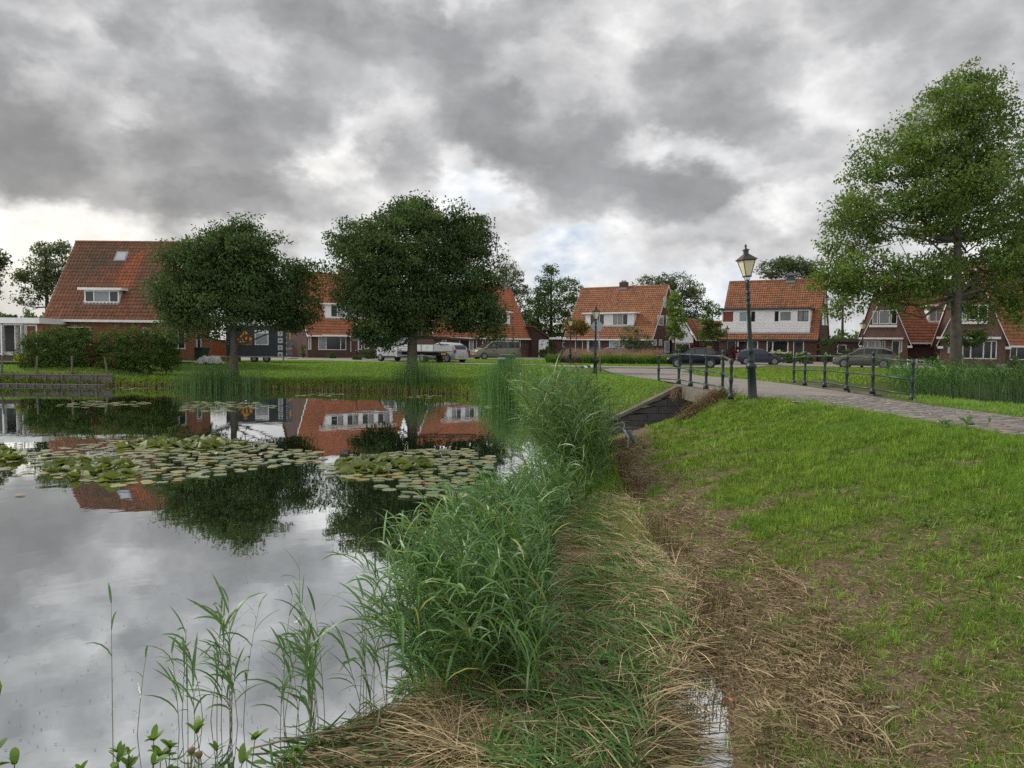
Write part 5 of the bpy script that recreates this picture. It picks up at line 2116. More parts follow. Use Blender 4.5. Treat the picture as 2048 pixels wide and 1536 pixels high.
# flatbed truck
def truck():
    f_, r_ = atY(783, 722.6, 69.2), atY(868, 725.6, 65.4)
    hx = (f_ - r_).normalized()
    ang = math.atan2(hx.y, hx.x)
    c = (f_ + r_) / 2
    L = 7.5
    W = 2.1
    root = empty('flatbed_truck', (c.x - .1, c.y, .985), ang, 'white flatbed truck with lime green splashes on its drop sides, behind the tree trunk', 'truck')
    wp = simple('white_truck_paint', (.48, .51, .54), (.42, .45, .48), 2, .35, .5, coat=.6, bmp=0)
    xn = L / 2
    # cab: loft from the nose to the back wall
    top = [(0, .95), (.04, 1.12), (.16, 1.30), (.24, 1.42), (.40, 2.1), (.46, 2.25), (.55, 2.30), (1, 2.28)]
    mb = MB()
    cabL = 3.1
    rings = []
    for t in sorted(set(list(np.linspace(0, 1, 20)) + [.24, .4, .46])):
        x = xn - cabL * t
        zt = lerp_tab(top, t)
        w_ = W / 2 * (1 - .18 * max(0, 1 - t / .2) ** 2)
        zb = min(1.32, zt - .03)
        wt = w_ * (.96 - .12 * min(1, max(0, (zt - 1.32))))
        rings.append([(x, w_ * .96, .42), (x, w_, .6), (x, w_ * .99, zb), (x, wt, zt - .05), (x, wt * .85, zt)])
    n = 10
    for q in rings:
        for p_ in q + [(x, -y, z) for x, y, z in q[::-1]]:
            mb.pt(p_)
    for i in range(len(rings) - 1):
        for k in range(n):
            k2 = (k + 1) % n
            mb.f.append([i * n + k, (i + 1) * n + k, (i + 1) * n + k2, i * n + k2])
            mb.mi.append(0)
    mb.f += [list(range(n)), [(len(rings) - 1) * n + k for k in range(n)][::-1]]
    mb.mi += [0, 0]
    cb = mb.build('cab', wp, root, smooth=True)
    md = cb.modifiers.new('edge', 'EDGE_SPLIT')
    md.split_angle = R(35)
    for sg in (1, -1):
        for a, b in ((1.02, 1.72), (1.85, 2.55)):
            mb = MB()
            y = lambda z: sg * (W / 2 * (.99 - .12 * max(0, z - 1.32)) + .015)
            xa, xb = xn - a, xn - b
            za = 2.12 if a > 1.4 else 1.95
            mb.face([(xa, y(1.38), 1.38), (xb, y(1.38), 1.38), (xb, y(2.12), 2.12), (xa - (.22 if a < 1.4 else 0), y(za), za)])
            mb.build('side_window', M['glass_car'], root)
        for x_ in (xn - .95, xn - 1.78, xn - 2.65):
            mb = MB()
            mb.box(x_ - .008, x_ + .008, *sorted((sg * W / 2 * .985, sg * (W / 2 + .004))), .55, 1.33)
            mb.build('door_gap', M['black'], root)
        for x_ in (xn - 1.62, xn - 1.93):
            mb = MB()
            mb.box(x_ - .06, x_ + .06, *sorted((sg * W / 2 * .985, sg * (W / 2 + .02))), 1.05, 1.22)
            mb.build('door_handle', M['black'], root)
        mb = MB()
        mb.box(xn - .95, xn - .75, *sorted((sg * (W / 2), sg * (W / 2 + .25))), 1.35, 1.7)
        mb.build('mirror', M['black'], root, bevel=.02)
        mb = MB()
        mb.prism([(xn - .05, sg * W * .30, .95), (xn - .22, sg * W * .44, .98), (xn - .40, sg * W * .45, 1.10), (xn - .12, sg * W * .33, 1.12)], (0, 0, .05))
        mb.build('headlight', simple('headlight_glass', (.6, .63, .66), None, 5, .15, .6, coat=1, bmp=0), root)
        mb = MB()
        mb.box(xn - 2.9, xn - 1.2, *sorted((sg * W * .40, sg * (W / 2 - .02))), .36, .50)
        mb.build('step', M['rubber'], root)
    mb = MB()
    mb.face([(xn - .78, .72, 1.44), (xn - .78, -.72, 1.44), (xn - 1.22, -.66, 2.10), (xn - 1.22, .66, 2.10)])
    mb.build('windscreen', M['glass_car'], root)
    mb = MB()
    mb.box(xn - .75, xn + .05, -W * .46, W * .46, .34, .80)
    mb.build('bumper', M['rubber'], root, bevel=.06)
    # bed
    x0, x1 = -L / 2 - .35, xn - 3.2
    mb = MB()
    mb.box(x0, x1, -W / 2 - .02, W / 2 + .02, .92, 1.0)
    mb.build('bed_floor', M['zinc'], root)
    mb = MB()
    mb.box(x0, x1 + 2.2, -.45, .45, .62, .90)
    mb.build('chassis', M['rubber'], root)
    side = simple('drop_side_panel', (.56, .58, .59), (.46, .48, .49), 1.5, .45, .4, bmp=.05)
    lime = simple('lime_print', (.22, .62, .12), None, 5, .5, bmp=0)
    gtx = simple('grey_print', (.22, .24, .25), None, 5, .5, bmp=0)
    nseg = 3
    for sg in (1, -1):
        seg = (x1 - x0) / nseg
        for i in range(nseg):
            mb = MB()
            a, b = x0 + seg * i + .03, x0 + seg * (i + 1) - .03
            yy = sorted((sg * (W / 2 + .0), sg * (W / 2 + .03)))
            mb.box(a, b, *yy, 1.0, 1.52)
            pn = mb.build('drop_side', side, root)
            if i in (0, 2, 1):
                mb = MB()
                cx_, cz_ = (a + b) / 2 + (.3 if i == 1 else 0), 1.28
                yo = sg * (W / 2 + .032)
                if i != 2:
                    for k in range(7):
                        an_ = k * 2 * math.pi / 7 + .3
                        r1, r0 = .10, (.26 if i == 1 else .15) * (1 + .3 * math.sin(k * 2.3))
                        d1, d2 = an_ - .3, an_ + .3
                        mb.face([(cx_, yo, cz_), (cx_ + r1 * math.cos(d1), yo, cz_ + r1 * math.sin(d1)), (cx_ + r0 * math.cos(an_), yo, cz_ + r0 * math.sin(an_)), (cx_ + r1 * math.cos(d2), yo, cz_ + r1 * math.sin(d2))])
                    mb.build('splash_mark', lime, pn)
                else:
                    for k in range(2):
                        mb.box(cx_ - .6 + .2 * k, cx_ + .5 - .15 * k, *sorted((yo, yo + sg * .004)), 1.33 - .17 * k, 1.38 - .17 * k)
                    mb.build('faded_lettering', gtx, pn)
        for i in range(nseg + 1):
            mb = MB()
            x = x0 + seg * i
            mb.box(x - .03, x + .03, *sorted((sg * (W / 2 - .02), sg * (W / 2 + .05))), .95, 1.55)
            mb.build('side_post', M['zinc'], root)
        mb = MB()
        mb.tube([(x0 + .2, sg * W / 2, .58), (x1 - .1, sg * W / 2, .58)], .03, 5)
        mb.build('guard_rail', M['zinc'], root)
        mb = MB()
        cx_, cz_, yo = xn - .62, 1.05, sg * W * .47
        for k in range(6):
            an_ = k * math.pi / 3
            mb.face([(cx_, yo + sg * .06, cz_), (cx_ + .06 * math.cos(an_ - .4), yo + sg * .06, cz_ + .06 * math.sin(an_ - .4)), (cx_ + .14 * math.cos(an_), yo + sg * .06, cz_ + .14 * math.sin(an_)),
                     (cx_ + .06 * math.cos(an_ + .4), yo + sg * .06, cz_ + .06 * math.sin(an_ + .4))])
        mb.build('splash_mark', lime, cb)
    for x_, y0_, y1_ in ((x1 + .05, -W / 2, W / 2),):
        mb = MB()
        for y in (-W / 2 + .05, 0, W / 2 - .05):
            mb.box(x_ - .03, x_ + .03, y - .03, y + .03, 1.0, 2.25)
        for z in (1.55, 1.9, 2.22):
            mb.box(x_ - .029, x_ + .029, -W / 2 + .081, W / 2 - .081, z - .025, z + .025)
        mb.build('headboard', M['rubber'], root)
    mb = MB()
    mb.box(x0 - .04, x0, -W / 2, W / 2, 1.0, 1.52)
    mb.build('tailgate', side, root)
    mb = MB()
    mb.box(x0 - .06, x0 - .045, -.26, .26, .70, .82)
    mb.build('number_plate', simple('yellow_number_plate', (.65, .36, .03), None, 5, .4, bmp=0), root)
    for xw in (xn - .78, -L / 2 + 1.15, -L / 2 + .2) if False else (xn - .78, -L / 2 + 1.15):
        for sg in (1, -1):
            y = sg * (W / 2 - .05)
            mb = MB(lambda a, b, c: (a, c, b))
            mb.lathe([(.33, -.2), (.37, -.16), (.37, .03), (.30, .05)] if sg > 0 else [(.30, -.05), (.37, -.03), (.37, .16), (.33, .2)], (xw, .37, y), 20)
            wl = mb.build('wheel', M['rubber'], root)
            mb = MB(lambda a, b, c: (a, c, b))
            mb.lathe([(.20, 0), (.19, .012), (.10, .014)] if sg > 0 else [(.10, -.014), (.19, -.012), (.20, 0)], (xw, .37, y + sg * .045), 16)
            mb.build('rim', M['alu'], wl)


truck()

# ------------------------------------------------------------------ bins on the lawn
binm = simple('dark_green_plastic', (.02, .045, .035), (.015, .03, .025), 4, .45)


def bin_(label, px, py, Yb, w_, d_, h_, lidc):
    p = atY(px, py, Yb)
    root = empty('waste_bin', (p.x, Yb, G(p.x, Yb)), R(8), label, 'waste bin', 'waste bins on the far lawn')
    mb = MB()
    mb.prism([(-w_ * .42, -d_ * .42, .06), (w_ * .42, -d_ * .42, .06), (w_ / 2, -d_ / 2, h_), (-w_ / 2, -d_ / 2, h_)], (0, d_ * .9, 0))
    mb.build('body', binm, root)
    mb = MB()
    mb.prism([(-w_ * .54, -d_ * .56, h_), (w_ * .54, -d_ * .56, h_), (w_ * .54, -d_ * .5, h_ + .07), (-w_ * .54, -d_ * .5, h_ + .07)], (0, d_ * 1.1, .03))
    mb.build('lid', lidc, root)
    for x in (-w_ * .35, w_ * .35):
        mb = MB(lambda a, b, c: (c, a, b))
        mb.lathe([(.09, 0), (.1, .02), (.09, .05)], (0, .1, x), 12)
        mb.build('wheel', M['rubber'], root)


bin_('larger grey green waste container behind the reed clump', 1014, 732, 50.5, .88, .75, .95, simple('grey_green_lid', (.05, .08, .075), None, 4, .4))
bin_('smaller dark waste bin with a pale lid edge behind the reed clump', 1003, 733, 49.0, .44, .5, .80, simple('pale_lid', (.35, .38, .36), None, 4, .4))
# green skip left
p = atY(384, 722, 58.0)
rt = empty('rubbish_skip', (p.x, 58.0, 1.15), 0, 'dark green builders skip beside the hedge end', 'skip')
mb = MB()
mb.prism([(-.9, -.6, .0), (.75, -.6, .0), (1.05, -.6, .95), (-1.1, -.6, .95)], (0, 1.4, 0))
mb.build('hull', simple('skip_green', (.02, .055, .03), None, 4, .5), rt)
mb = MB()
mb.box(-1.15, 1.1, -.66, -.58, .90, 1.0)
mb.build('rim', simple('skip_blue', (.03, .04, .09), None, 4, .5), rt)
# tarp covered pallet of slabs
p = atY(420, 722, 55.0)
tp = empty('covered_pallet', (p.x, 55.0, G(p.x, 55)), 0, 'stack of building slabs under a crumpled pale tarpaulin by the left tree', 'pallet')
mb = MB()
for i in range(5):
    mb.box(-.6, .6, -.4, .4, .02 + i * .07, .08 + i * .07)
mb.build('slabs', M['concrete'], tp)
g = np.linspace(-1, 1, 14)
vs = []
for a_ in g:
    for b_ in g:
        r_ = max(abs(a_), abs(b_))
        z = .58 - .45 * max(0, r_ - .62) / .38 + .05 * math.sin(a_ * 9 + b_ * 4) + .04 * math.sin(b_ * 11 - a_ * 5)
        vs.append((a_ * .85, b_ * .62, z))
n = 14
q = [(i * n + j, i * n + j + 1, (i + 1) * n + j + 1, (i + 1) * n + j) for i in range(n - 1) for j in range(n - 1)]
arr_mesh('tarpaulin', vs, q, simple('crumpled_pale_foil', (.40, .38, .38), (.26, .24, .25), 5, .4, .5, bmp=.6), tp)
# pale stone planter in front of the right house
p = atY(2002, 739, 61.5)
pb = empty('planter', (p.x, 61.5, .98), R(-22), 'pale square concrete block on the pavement at the right', 'planter')
mb = MB()
mb.box(-.32, .32, -.25, .25, 0, .43)
mb.build('block', simple('pale_concrete', (.42, .37, .30), (.34, .30, .25), 4, .8), pb, bevel=.02)


# ------------------------------------------------------------------ the heron
def heron():
    p = atY(1256, 898, 21.0)
    gz = G(2.95, 19.9)
    root = empty('heron', (2.69, 17.85, G(2.69, 17.85)), R(0), 'grey heron standing upright on the bank below the wing wall', 'heron')
    gre = simple('heron_grey', (.13, .15, .18), (.09, .105, .13), 18, .7, .2, bmp=.4)
    pale = simple('heron_pale_grey', (.42, .43, .44), (.32, .34, .36), 20, .7, .2, bmp=.3)
    blk = simple('heron_black', (.015, .016, .02), None, 9, .6)
    yel = simple('heron_bill', (.35, .25, .08), None, 9, .5)
    # body, neck and head as one continuous skinned surface facing left and towards the viewer
    me = bpy.data.meshes.new('body')
    chain = [((.20, .02, .30), .018), ((.12, .01, .38), .05), ((.04, 0, .47), .085), ((-.03, 0, .55), .085), ((-.08, 0, .61), .055), ((-.125, 0, .66), .033), ((-.13, 0, .72), .026),
             ((-.10, 0, .77), .023), ((-.095, 0, .83), .021), ((-.11, 0, .88), .022), ((-.135, 0, .915), .030), ((-.17, 0, .918), .022), ((-.20, 0, .914), .011)]
    vs = [Vector(c[0]) for c in chain]
    ed = [(i, i + 1) for i in range(len(vs) - 1)]
    rad = [c[1] for c in chain]
    b0 = 2
    for sy in (.045, -.045):
        i0 = len(vs)
        vs += [Vector((.04, sy * .8, .40)), Vector((.035, sy, .32)), Vector((.045, sy, .18)), Vector((.03, sy, .02))]
        rad += [.045, .022, .009, .008]
        ed += [(b0, i0), (i0, i0 + 1), (i0 + 1, i0 + 2), (i0 + 2, i0 + 3)]
    me.from_pydata(vs, ed, [])
    me.materials.append(pale)
    bo = bpy.data.objects.new('body', me)
    COL.objects.link(bo)
    bo.parent = root
    sk = bo.modifiers.new('skin', 'SKIN')
    for i, r_ in enumerate(rad):
        me.skin_vertices[0].data[i].radius = (r_, r_ * .9)
    me.skin_vertices[0].data[2].use_root = True
    ss = bo.modifiers.new('sub', 'SUBSURF')
    ss.levels = ss.render_levels = 2
    # folded wings
    for sy in (1, -1):
        mb = MB()
        prof = [(-.06, .60, .01), (0, .62, .05), (.08, .56, .075), (.15, .44, .07), (.22, .32, .04), (.28, .22, .012)]
        top, bot = [], []
        rows = []
        for x, z, w_ in prof:
            row = []
            for k in range(7):
                a = math.pi * k / 6
                row.append((x - .045 * math.cos(a) * (w_ / .07), sy * (.045 + .05 * math.sin(a) * (w_ / .07)), z - .075 * math.cos(a) * (w_ / .07) * -1 * -1))
            rows.append(row)
        for i in range(len(rows) - 1):
            for k in range(6):
                mb.face([rows[i][k], rows[i][k + 1], rows[i + 1][k + 1], rows[i + 1][k]])
        mb.build('wing', gre, root, smooth=True)
    mb = MB()
    mb.tube([(.16, 0, .36), (.24, 0, .24), (.28, 0, .17)], [.05, .035, .012], 8)
    mb.build('tail', gre, root, smooth=True)
    mb = MB()
    mb.tube([(-.185, 0, .917), (-.25, 0, .910), (-.33, 0, .90)], [.013, .010, .002], 7)
    mb.build('bill', yel, root, smooth=True)
    for sy in (1, -1):
        mb = MB()
        mb.tube([(-.165, sy * .019, .932), (-.12, sy * .027, .936), (-.07, sy * .015, .925), (.0, sy * .01, .89)], [.006, .010, .007, .002], 6)
        mb.build('crest', blk, root, smooth=True)
        mb = MB()
        mb.lathe([(.002, -.006), (.006, 0), (.002, .006)], (-.172, sy * .022, .922), 8)
        mb.build('eye', simple('heron_eye', (.5, .4, .05), None, 9, .2), root)
        mb = MB()
        for dx_, dy_ in ((-.08, .0), (-.07, .035), (-.07, -.035), (.05, 0)):
            mb.tube([(.03, sy * .045, .012), (.03 + dx_, sy * .045 + dy_, .004)], [.006, .003], 5)
        mb.build('foot', yel, root)
    root.scale = (.68, .68, .68)


heron()
# ------------------------------------------------------------------ vegetation
def ribbons(base, az, el0, curv, length, width, K, roll=None, tint=None, shape='grass'):
    """N bent strips; returns verts, quads, per-vertex tint"""
    N = len(base)
    base = np.asarray(base, float)
    ca, sa = np.cos(az), np.sin(az)
    h = np.stack([ca, sa, np.zeros(N)], -1)
    up = np.array([0, 0, 1.])
    side0 = np.stack([-sa, ca, np.zeros(N)], -1)
    if roll is None:
        roll = rng.uniform(-.6, .6, N)
    P = base.copy()
    V = np.zeros((N, K + 1, 2, 3))
    for k in range(K + 1):
        t = k / K
        e = el0 - curv * t
        d = h * np.cos(e)[:, None] + up * np.sin(e)[:, None]
        nrm = -h * np.sin(e)[:, None] + up * np.cos(e)[:, None]
        side = side0 * np.cos(roll)[:, None] + nrm * np.sin(roll)[:, None]
        if shape == 'grass':
            wf = (1 - t) ** .7 + .04
        elif shape == 'leaf':
            wf = max(.05, math.sin(math.pi * min(1, t * .85 + .12)) ** .7) if t < 1 else .04
        elif shape == 'stem':
            wf = 1 - .6 * t
        else:
            wf = 1 if t < 1 else .5
        w2 = (width * wf / 2)[:, None]
        V[:, k, 0] = P - side * w2
        V[:, k, 1] = P + side * w2
        P = P + d * (length / K)[:, None]
    idx = np.arange(N * (K + 1) * 2).reshape(N, K + 1, 2)
    Q = np.stack([idx[:, :-1, 0], idx[:, :-1, 1], idx[:, 1:, 1], idx[:, 1:, 0]], -1).reshape(-1, 4)
    T = None
    if tint is not None:
        T = np.repeat(tint[:, None, :], (K + 1) * 2, 1).reshape(-1, 3)
    return V.reshape(-1, 3), Q, T


def join(parts):
    vs, qs, ts, off = [], [], [], 0
    for v, q, t in parts:
        vs.append(v)
        qs.append(q + off)
        ts.append(t)
        off += len(v)
    return np.concatenate(vs), np.concatenate(qs), np.concatenate(ts)


def inpoly(poly, x, y):
    return sdist(np.array(poly, float), x, y) < 0


def scatter(poly, n, fn=None):
    poly = np.array(poly, float)
    lo, hi = poly.min(0), poly.max(0)
    out = []
    tot = 0
    while tot < n:
        p = rng.uniform(lo, hi, (n * 3, 2))
        p = p[inpoly(poly, p[:, 0], p[:, 1])]
        if fn is not None:
            p = p[rng.random(len(p)) < fn(p[:, 0], p[:, 1])]
        out.append(p)
        tot += len(p)
        if len(p) == 0:
            break
    return np.concatenate(out)[:n]


def gtint(n, lo, hi, var=.15):
    t = rng.random((n, 1))
    c = np.array(lo) * (1 - t) + np.array(hi) * t
    return c * rng.uniform(1 - var, 1 + var, (n, 1))


M['grass'] = foliage('grass_blades', (.135, .225, .055), (.175, .26, .075), .38)
M['straw'] = foliage('dry_straw', (.31, .26, .18), (.25, .205, .135), .12, .75)
M['reed'] = foliage('reed_leaves', (.070, .150, .045), (.10, .18, .055), .24, .45, .35)
M['leaf_ash'] = foliage('dark_ash_leaves', (.050, .084, .030), (.066, .104, .034), .28)
M['leaf_maple'] = foliage('light_maple_leaves', (.105, .165, .045), (.135, .19, .05), .40)
M['leaf_mid'] = foliage('mid_green_leaves', (.055, .10, .028), (.085, .125, .035), .32)
M['leaf_grey'] = foliage('grey_green_leaves', (.07, .10, .05), (.10, .12, .06), .3)
M['leaf_red'] = foliage('maroon_leaves', (.07, .012, .015), (.05, .01, .012), .25)
M['leaf_any'] = foliage('plain_leaves', (1, 1, 1), (.9, .9, .9), .3)

# ---- turf on the near bank
def turf(n, poly, hmin, hmax, wmin, wmax, K, fn, name, label, lo, hi, mat=None, elr=(55, 95), curv=(10, 70)):
    p = scatter(poly, n, fn)
    n = len(p)
    z = ground(p[:, 0], p[:, 1])
    ok = z > (.02 if name != 'fresh_reed_shoots' else -9)
    z = np.maximum(z, .0)
    p, z = p[ok], z[ok]
    n = len(p)
    dist = np.hypot(p[:, 0], p[:, 1])
    h = rng.uniform(hmin, hmax, n) * (.7 + .6 * np.clip(lump(p[:, 0] * 1.6, p[:, 1] * 1.4) + .3, 0, 1))
    w_ = rng.uniform(wmin, wmax, n) * np.clip(dist / 9, .6, 4)
    v, q, t = ribbons(np.column_stack([p, z - .01]), rng.uniform(0, 2 * np.pi, n), np.radians(rng.uniform(*elr, n)), np.radians(rng.uniform(*curv, n)), h, w_, K, tint=gtint(n, lo, hi))
    o = arr_mesh(name, v, q, mat or M['grass'], tint=t)
    return tag(o, label, kind='stuff')


bankp = [(1.0, 2.5), (1.6, 3.6), (1.25, 5.1), (1.78, 7.4), (1.85, 13.5), (2.3, 17.5), (2.75, 21.3), (5.6, 21.4), (6.0, 19.0), (7.0, 18.2), (7.25, 12), (7.6, 7), (7.8, 3), (4, 2)]


def persp(x, y):
    """keep blades about evenly dense in the picture"""
    return np.clip((5.5 / np.maximum(y, 2.5)) ** 1.3, .03, 1)


def turf_d(x, y):
    s, toe_ = soil_amount(x, y)
    n = rough(x + 3, y, 1.8)
    return persp(x, y) * np.clip((1.02 - s) * (1 - .5 * toe_) * np.clip(.75 + n * 1.4, .04, 1), .015, 1)


turf(62000, bankp, .025, .065, .004, .007, 2, lambda x, y: turf_d(x, y) * (y < 8), 'grass', 'short green grass growing in patches on the near bank', (.35, .45, .3), (1.55, 1.4, 1.05))
turf(70000, bankp, .035, .09, .0055, .009, 1, lambda x, y: turf_d(x, y) * 3 * (y >= 7.6), 'bank_grass', 'short grass on the farther part of the near bank', (.35, .45, .3), (1.6, 1.45, 1.05))


def tufts(nc, per, poly, hmin, hmax, wmin, wmax, K, fn, name, label, lo, hi, mat=None, sp=.018):
    c = scatter(poly, nc, fn)
    nc = len(c)
    dist = np.hypot(c[:, 0], c[:, 1])
    th = rng.uniform(hmin, hmax, nc)
    tt = gtint(nc, lo, hi, .2)
    i = np.repeat(np.arange(nc), per)
    n = len(i)
    az = rng.uniform(0, 6.283, n)
    r = np.abs(rng.normal(0, sp, n)) * np.clip(dist[i] / 6, .8, 2.2)
    p = c[i] + np.column_stack([np.cos(az), np.sin(az)]) * r[:, None]
    z = np.maximum(ground(p[:, 0], p[:, 1]), 0) - .008
    v, q, t = ribbons(np.column_stack([p, z]), az + rng.normal(0, .5, n), np.radians(rng.uniform(45, 88, n)), np.radians(rng.uniform(10, 80, n)), th[i] * rng.uniform(.5, 1.15, n),
                      rng.uniform(wmin, wmax, n) * np.clip(dist[i] / 8, .7, 2.6), K, tint=tt[i] * rng.uniform(.75, 1.25, (n, 1)))
    return tag(arr_mesh(name, v, q, mat or M['grass'], tint=t), label, kind='stuff')


tufts(5200, 14, bankp, .05, .12, .0045, .008, 2, lambda x, y: turf_d(x, y) * (y < 9), 'grass_clumps', 'separate clumps of grass on the lower near bank', (.45, .55, .35), (1.7, 1.55, 1.1))
tufts(9000, 10, bankp, .06, .13, .006, .010, 1, lambda x, y: turf_d(x, y) * 2.5 * (y >= 8.5), 'far_grass_clumps', 'separate clumps of grass farther up the near bank', (.40, .50, .32), (1.75, 1.6, 1.1))
tufts(900, 16, bankp, .04, .09, .006, .011, 2, lambda x, y: persp(x, y) * .5 * (y < 10), 'moss_and_weed_tufts', 'small yellow green weed tufts between the litter', (1.0, 1.2, .6), (1.9, 1.9, 1.1), sp=.03)


def tuft_d(x, y):
    n = rough(x + 9, y + 3, 1.5)
    return persp(x, y) * np.clip((n - .22) * 5, 0, 1)


turf(34000, bankp, .05, .16, .004, .007, 3, tuft_d, 'grass_tufts', 'taller tufts of fresh grass on the near bank', (.75, .95, .55), (1.1, 1.15, .8), elr=(60, 90), curv=(20, 80))
crest = [(4.2, 7), (7.3, 3), (7.35, 12), (6.95, 17.8), (5.7, 20.8), (4.2, 20.8)]
turf(44000, crest, .04, .10, .005, .008, 1, persp, 'crest_grass', 'dense bright grass along the top of the near bank', (.5, .65, .4), (1.45, 1.5, 1.0))
verge_p = [(10.3, 5), (9.75, 13), (9.45, 17), (9.9, 19), (10.3, 21.2), (11.6, 21.2), (13.2, 17.8), (14.1, 12), (14.6, 5)]
turf(24000, verge_p, .05, .14, .006, .010, 2, lambda x, y: persp(x, y) ** .4, 'verge_grass', 'bright grass verge beyond the footpath', (.85, 1.0, .6), (1.25, 1.3, 1.0))
left_bank = [(2.7, 24.3), (5.2, 24.5), (5.3, 28), (5.0, 34), (5.1, 44), (3, 48), (-2, 46), (-3, 40.5), (-.5, 36.3), (.8, 32), (1.8, 28)]
turf(30000, left_bank, .06, .14, .012, .02, 2, None, 'slope_grass', 'grass on the slope between the pond and the path', (.8, .95, .6), (1.3, 1.3, 1.0))
lawn = [(-34, 44.3), (-22, 44.5), (-12, 42.4), (-3, 40.5), (3, 48), (5.5, 50), (4, 56), (-4, 62), (-12, 67), (-18, 70), (-22, 68), (-22.5, 60), (-34, 51)]
turf(42000, lawn, .04, .09, .025, .045, 1, lambda x, y: np.clip(45 / y, 0, 1) ** 2, 'lawn_grass', 'mown grass of the lawn across the pond', (.8, .95, .6), (1.25, 1.3, .95))
lawn2 = [(9.5, 28), (11, 30), (14, 34), (20, 40), (30, 46), (44, 52), (38, 58), (26, 62), (20, 58), (14, 54.5), (10.5, 48), (9.6, 38)]
turf(26000, lawn2, .06, .16, .03, .05, 1, None, 'channel_bank_grass', 'rough grass on the far bank of the channel', (.85, .9, .6), (1.3, 1.15, .8))
lawn3 = [(-9, 72), (-3, 68), (3, 64), (8, 61), (12, 61), (15.5, 63.5), (18, 68), (17.5, 73), (10, 81), (3, 84.4), (-4, 82)]
turf(16000, lawn3, .05, .11, .04, .07, 1, None, 'green_island_grass', 'grass island between the lane and the street', (.85, 1.0, .6), (1.25, 1.3, .95))
shore_l = [(-30, 41.8), (-23, 43.0), (-12, 41.7), (-3.2, 39.4), (-.6, 35.5), (1.4, 28.5), (2.0, 30), (1.0, 36), (-2, 41), (-8, 42.8), (-18, 44.2), (-30, 44)]
turf(16000, shore_l, .12, .34, .014, .024, 2, None, 'shore_grass', 'rank drooping grass along the far water edge', (.55, .60, .40), (1.15, 1.0, .65), elr=(50, 95), curv=(20, 110))
turf(2200, [(-23, 42.4), (-12, 41.4), (-3.2, 39.2), (-1, 36), (-2, 41), (-12, 42.4), (-23, 43.4)], .3, .7, .014, .02, 2, None, 'dry_shore_reeds', 'yellowed reed stalks standing in the far water edge', (1, .9, .7), (1.4, 1.2, .8), M['straw'], (75, 100), (0, 15)) if False else None


def water_stalks():
    pts = scatter([(-23, 42.3), (-12, 41.0), (-3.2, 38.9), (-1, 36), (-2, 40), (-12, 42.2), (-23, 43.6)], 900)
    n = len(pts)
    v, q, t = ribbons(np.column_stack([pts, np.full(n, -.05)]), rng.uniform(0, 6.3, n), np.radians(rng.uniform(75, 100, n)), np.radians(rng.uniform(0, 25, n)), rng.uniform(.25, .7, n), rng.uniform(.014, .026, n), 2, tint=gtint(n, (.25, .28, .15), (.8, .75, .45)))
    tag(arr_mesh('water_edge_stalks', v, q, M['straw'], tint=t), 'yellowish stalks standing in the far water edge', kind='stuff')


water_stalks()

# ---- dead litter, straw mats and cut stubble on the near shore
def strewn(n, poly, name, label, lmin, lmax, wmin, wmax, lo, hi, zoff, az0=None, azs=3.2, K=2, mat=None, fn=None, elr=(-8, 22), water=False):
    p = scatter(poly, n, fn)
    n = len(p)
    z = np.maximum(ground(p[:, 0], p[:, 1]), .0) if water else ground(p[:, 0], p[:, 1])
    z = z + rng.random(n) ** 1.5 * zoff
    az = rng.uniform(0, 6.283, n) if az0 is None else az0(p[:, 0], p[:, 1]) + rng.normal(0, azs, n)
    el = np.radians(rng.uniform(*elr, n))
    v, q, t = ribbons(np.column_stack([p, z]), az, el, el * 1.6 + rng.normal(0, .15, n), rng.uniform(lmin, lmax, n), rng.uniform(wmin, wmax, n), K, roll=rng.uniform(-1.2, 1.2, n), tint=gtint(n, lo, hi, .25), shape='straw')
    return tag(arr_mesh(name, v, q, mat or M['straw'], tint=t), label, kind='stuff')


def litter_d(x, y):
    s, toe_ = soil_amount(x, y)
    return persp(x, y) * np.clip(s * 1.1 + .16, 0, 1)


strewn(60000, bankp, 'dead_litter', 'dry brown leaf and stalk litter on the near bank', .02, .085, .0035, .008, (.30, .26, .22), (1.35, 1.2, 1.0), .03, fn=litter_d, K=1)
matp = [(.25, 4.1), (.74, 4.25), (1.02, 5.2), (1.58, 6.3), (1.85, 7.6), (1.8, 9.6), (1.95, 12.5), (1.2, 12.5), (.95, 9.5), (.75, 7.5), (.3, 6.3), (-.3, 5.6), (-.5, 4.6)]
flow = lambda x, y: 2.6 + 1.5 * rough(x, y, .9) + .9 * rough(x + 5, y, 2.0)
strewn(34000, matp, 'straw_mat', 'flattened beds of pale dead reed stalks along the water edge', .14, .62, .003, .007, (.55, .53, .48), (2.1, 2.0, 1.75), .13, az0=flow, azs=1.3, K=3, fn=lambda x, y: np.clip((6 / y) ** 1.2, .1, 1), water=True)
strewn(9500, matp, 'flattened_green_reeds', 'bent over green reed leaves lying among the straw', .14, .42, .007, .013, (.7, .85, .6), (1.35, 1.3, .9), .17, az0=flow, azs=.8, K=3, mat=M['reed'], fn=lambda x, y: np.clip((6 / y) ** 1.2, .1, 1) * (rough(x, y + 2, 1.1) > -.25) * np.clip(1.9 - x, .1, 1), elr=(-5, 30), water=True)
floatp = [(-1.45, 4.55), (-1.0, 4.3), (-.2, 4.1), (.9, 4.2), (1.05, 5.0), (.6, 5.4), (-.2, 5.45), (-.9, 5.15), (-1.25, 4.9)]
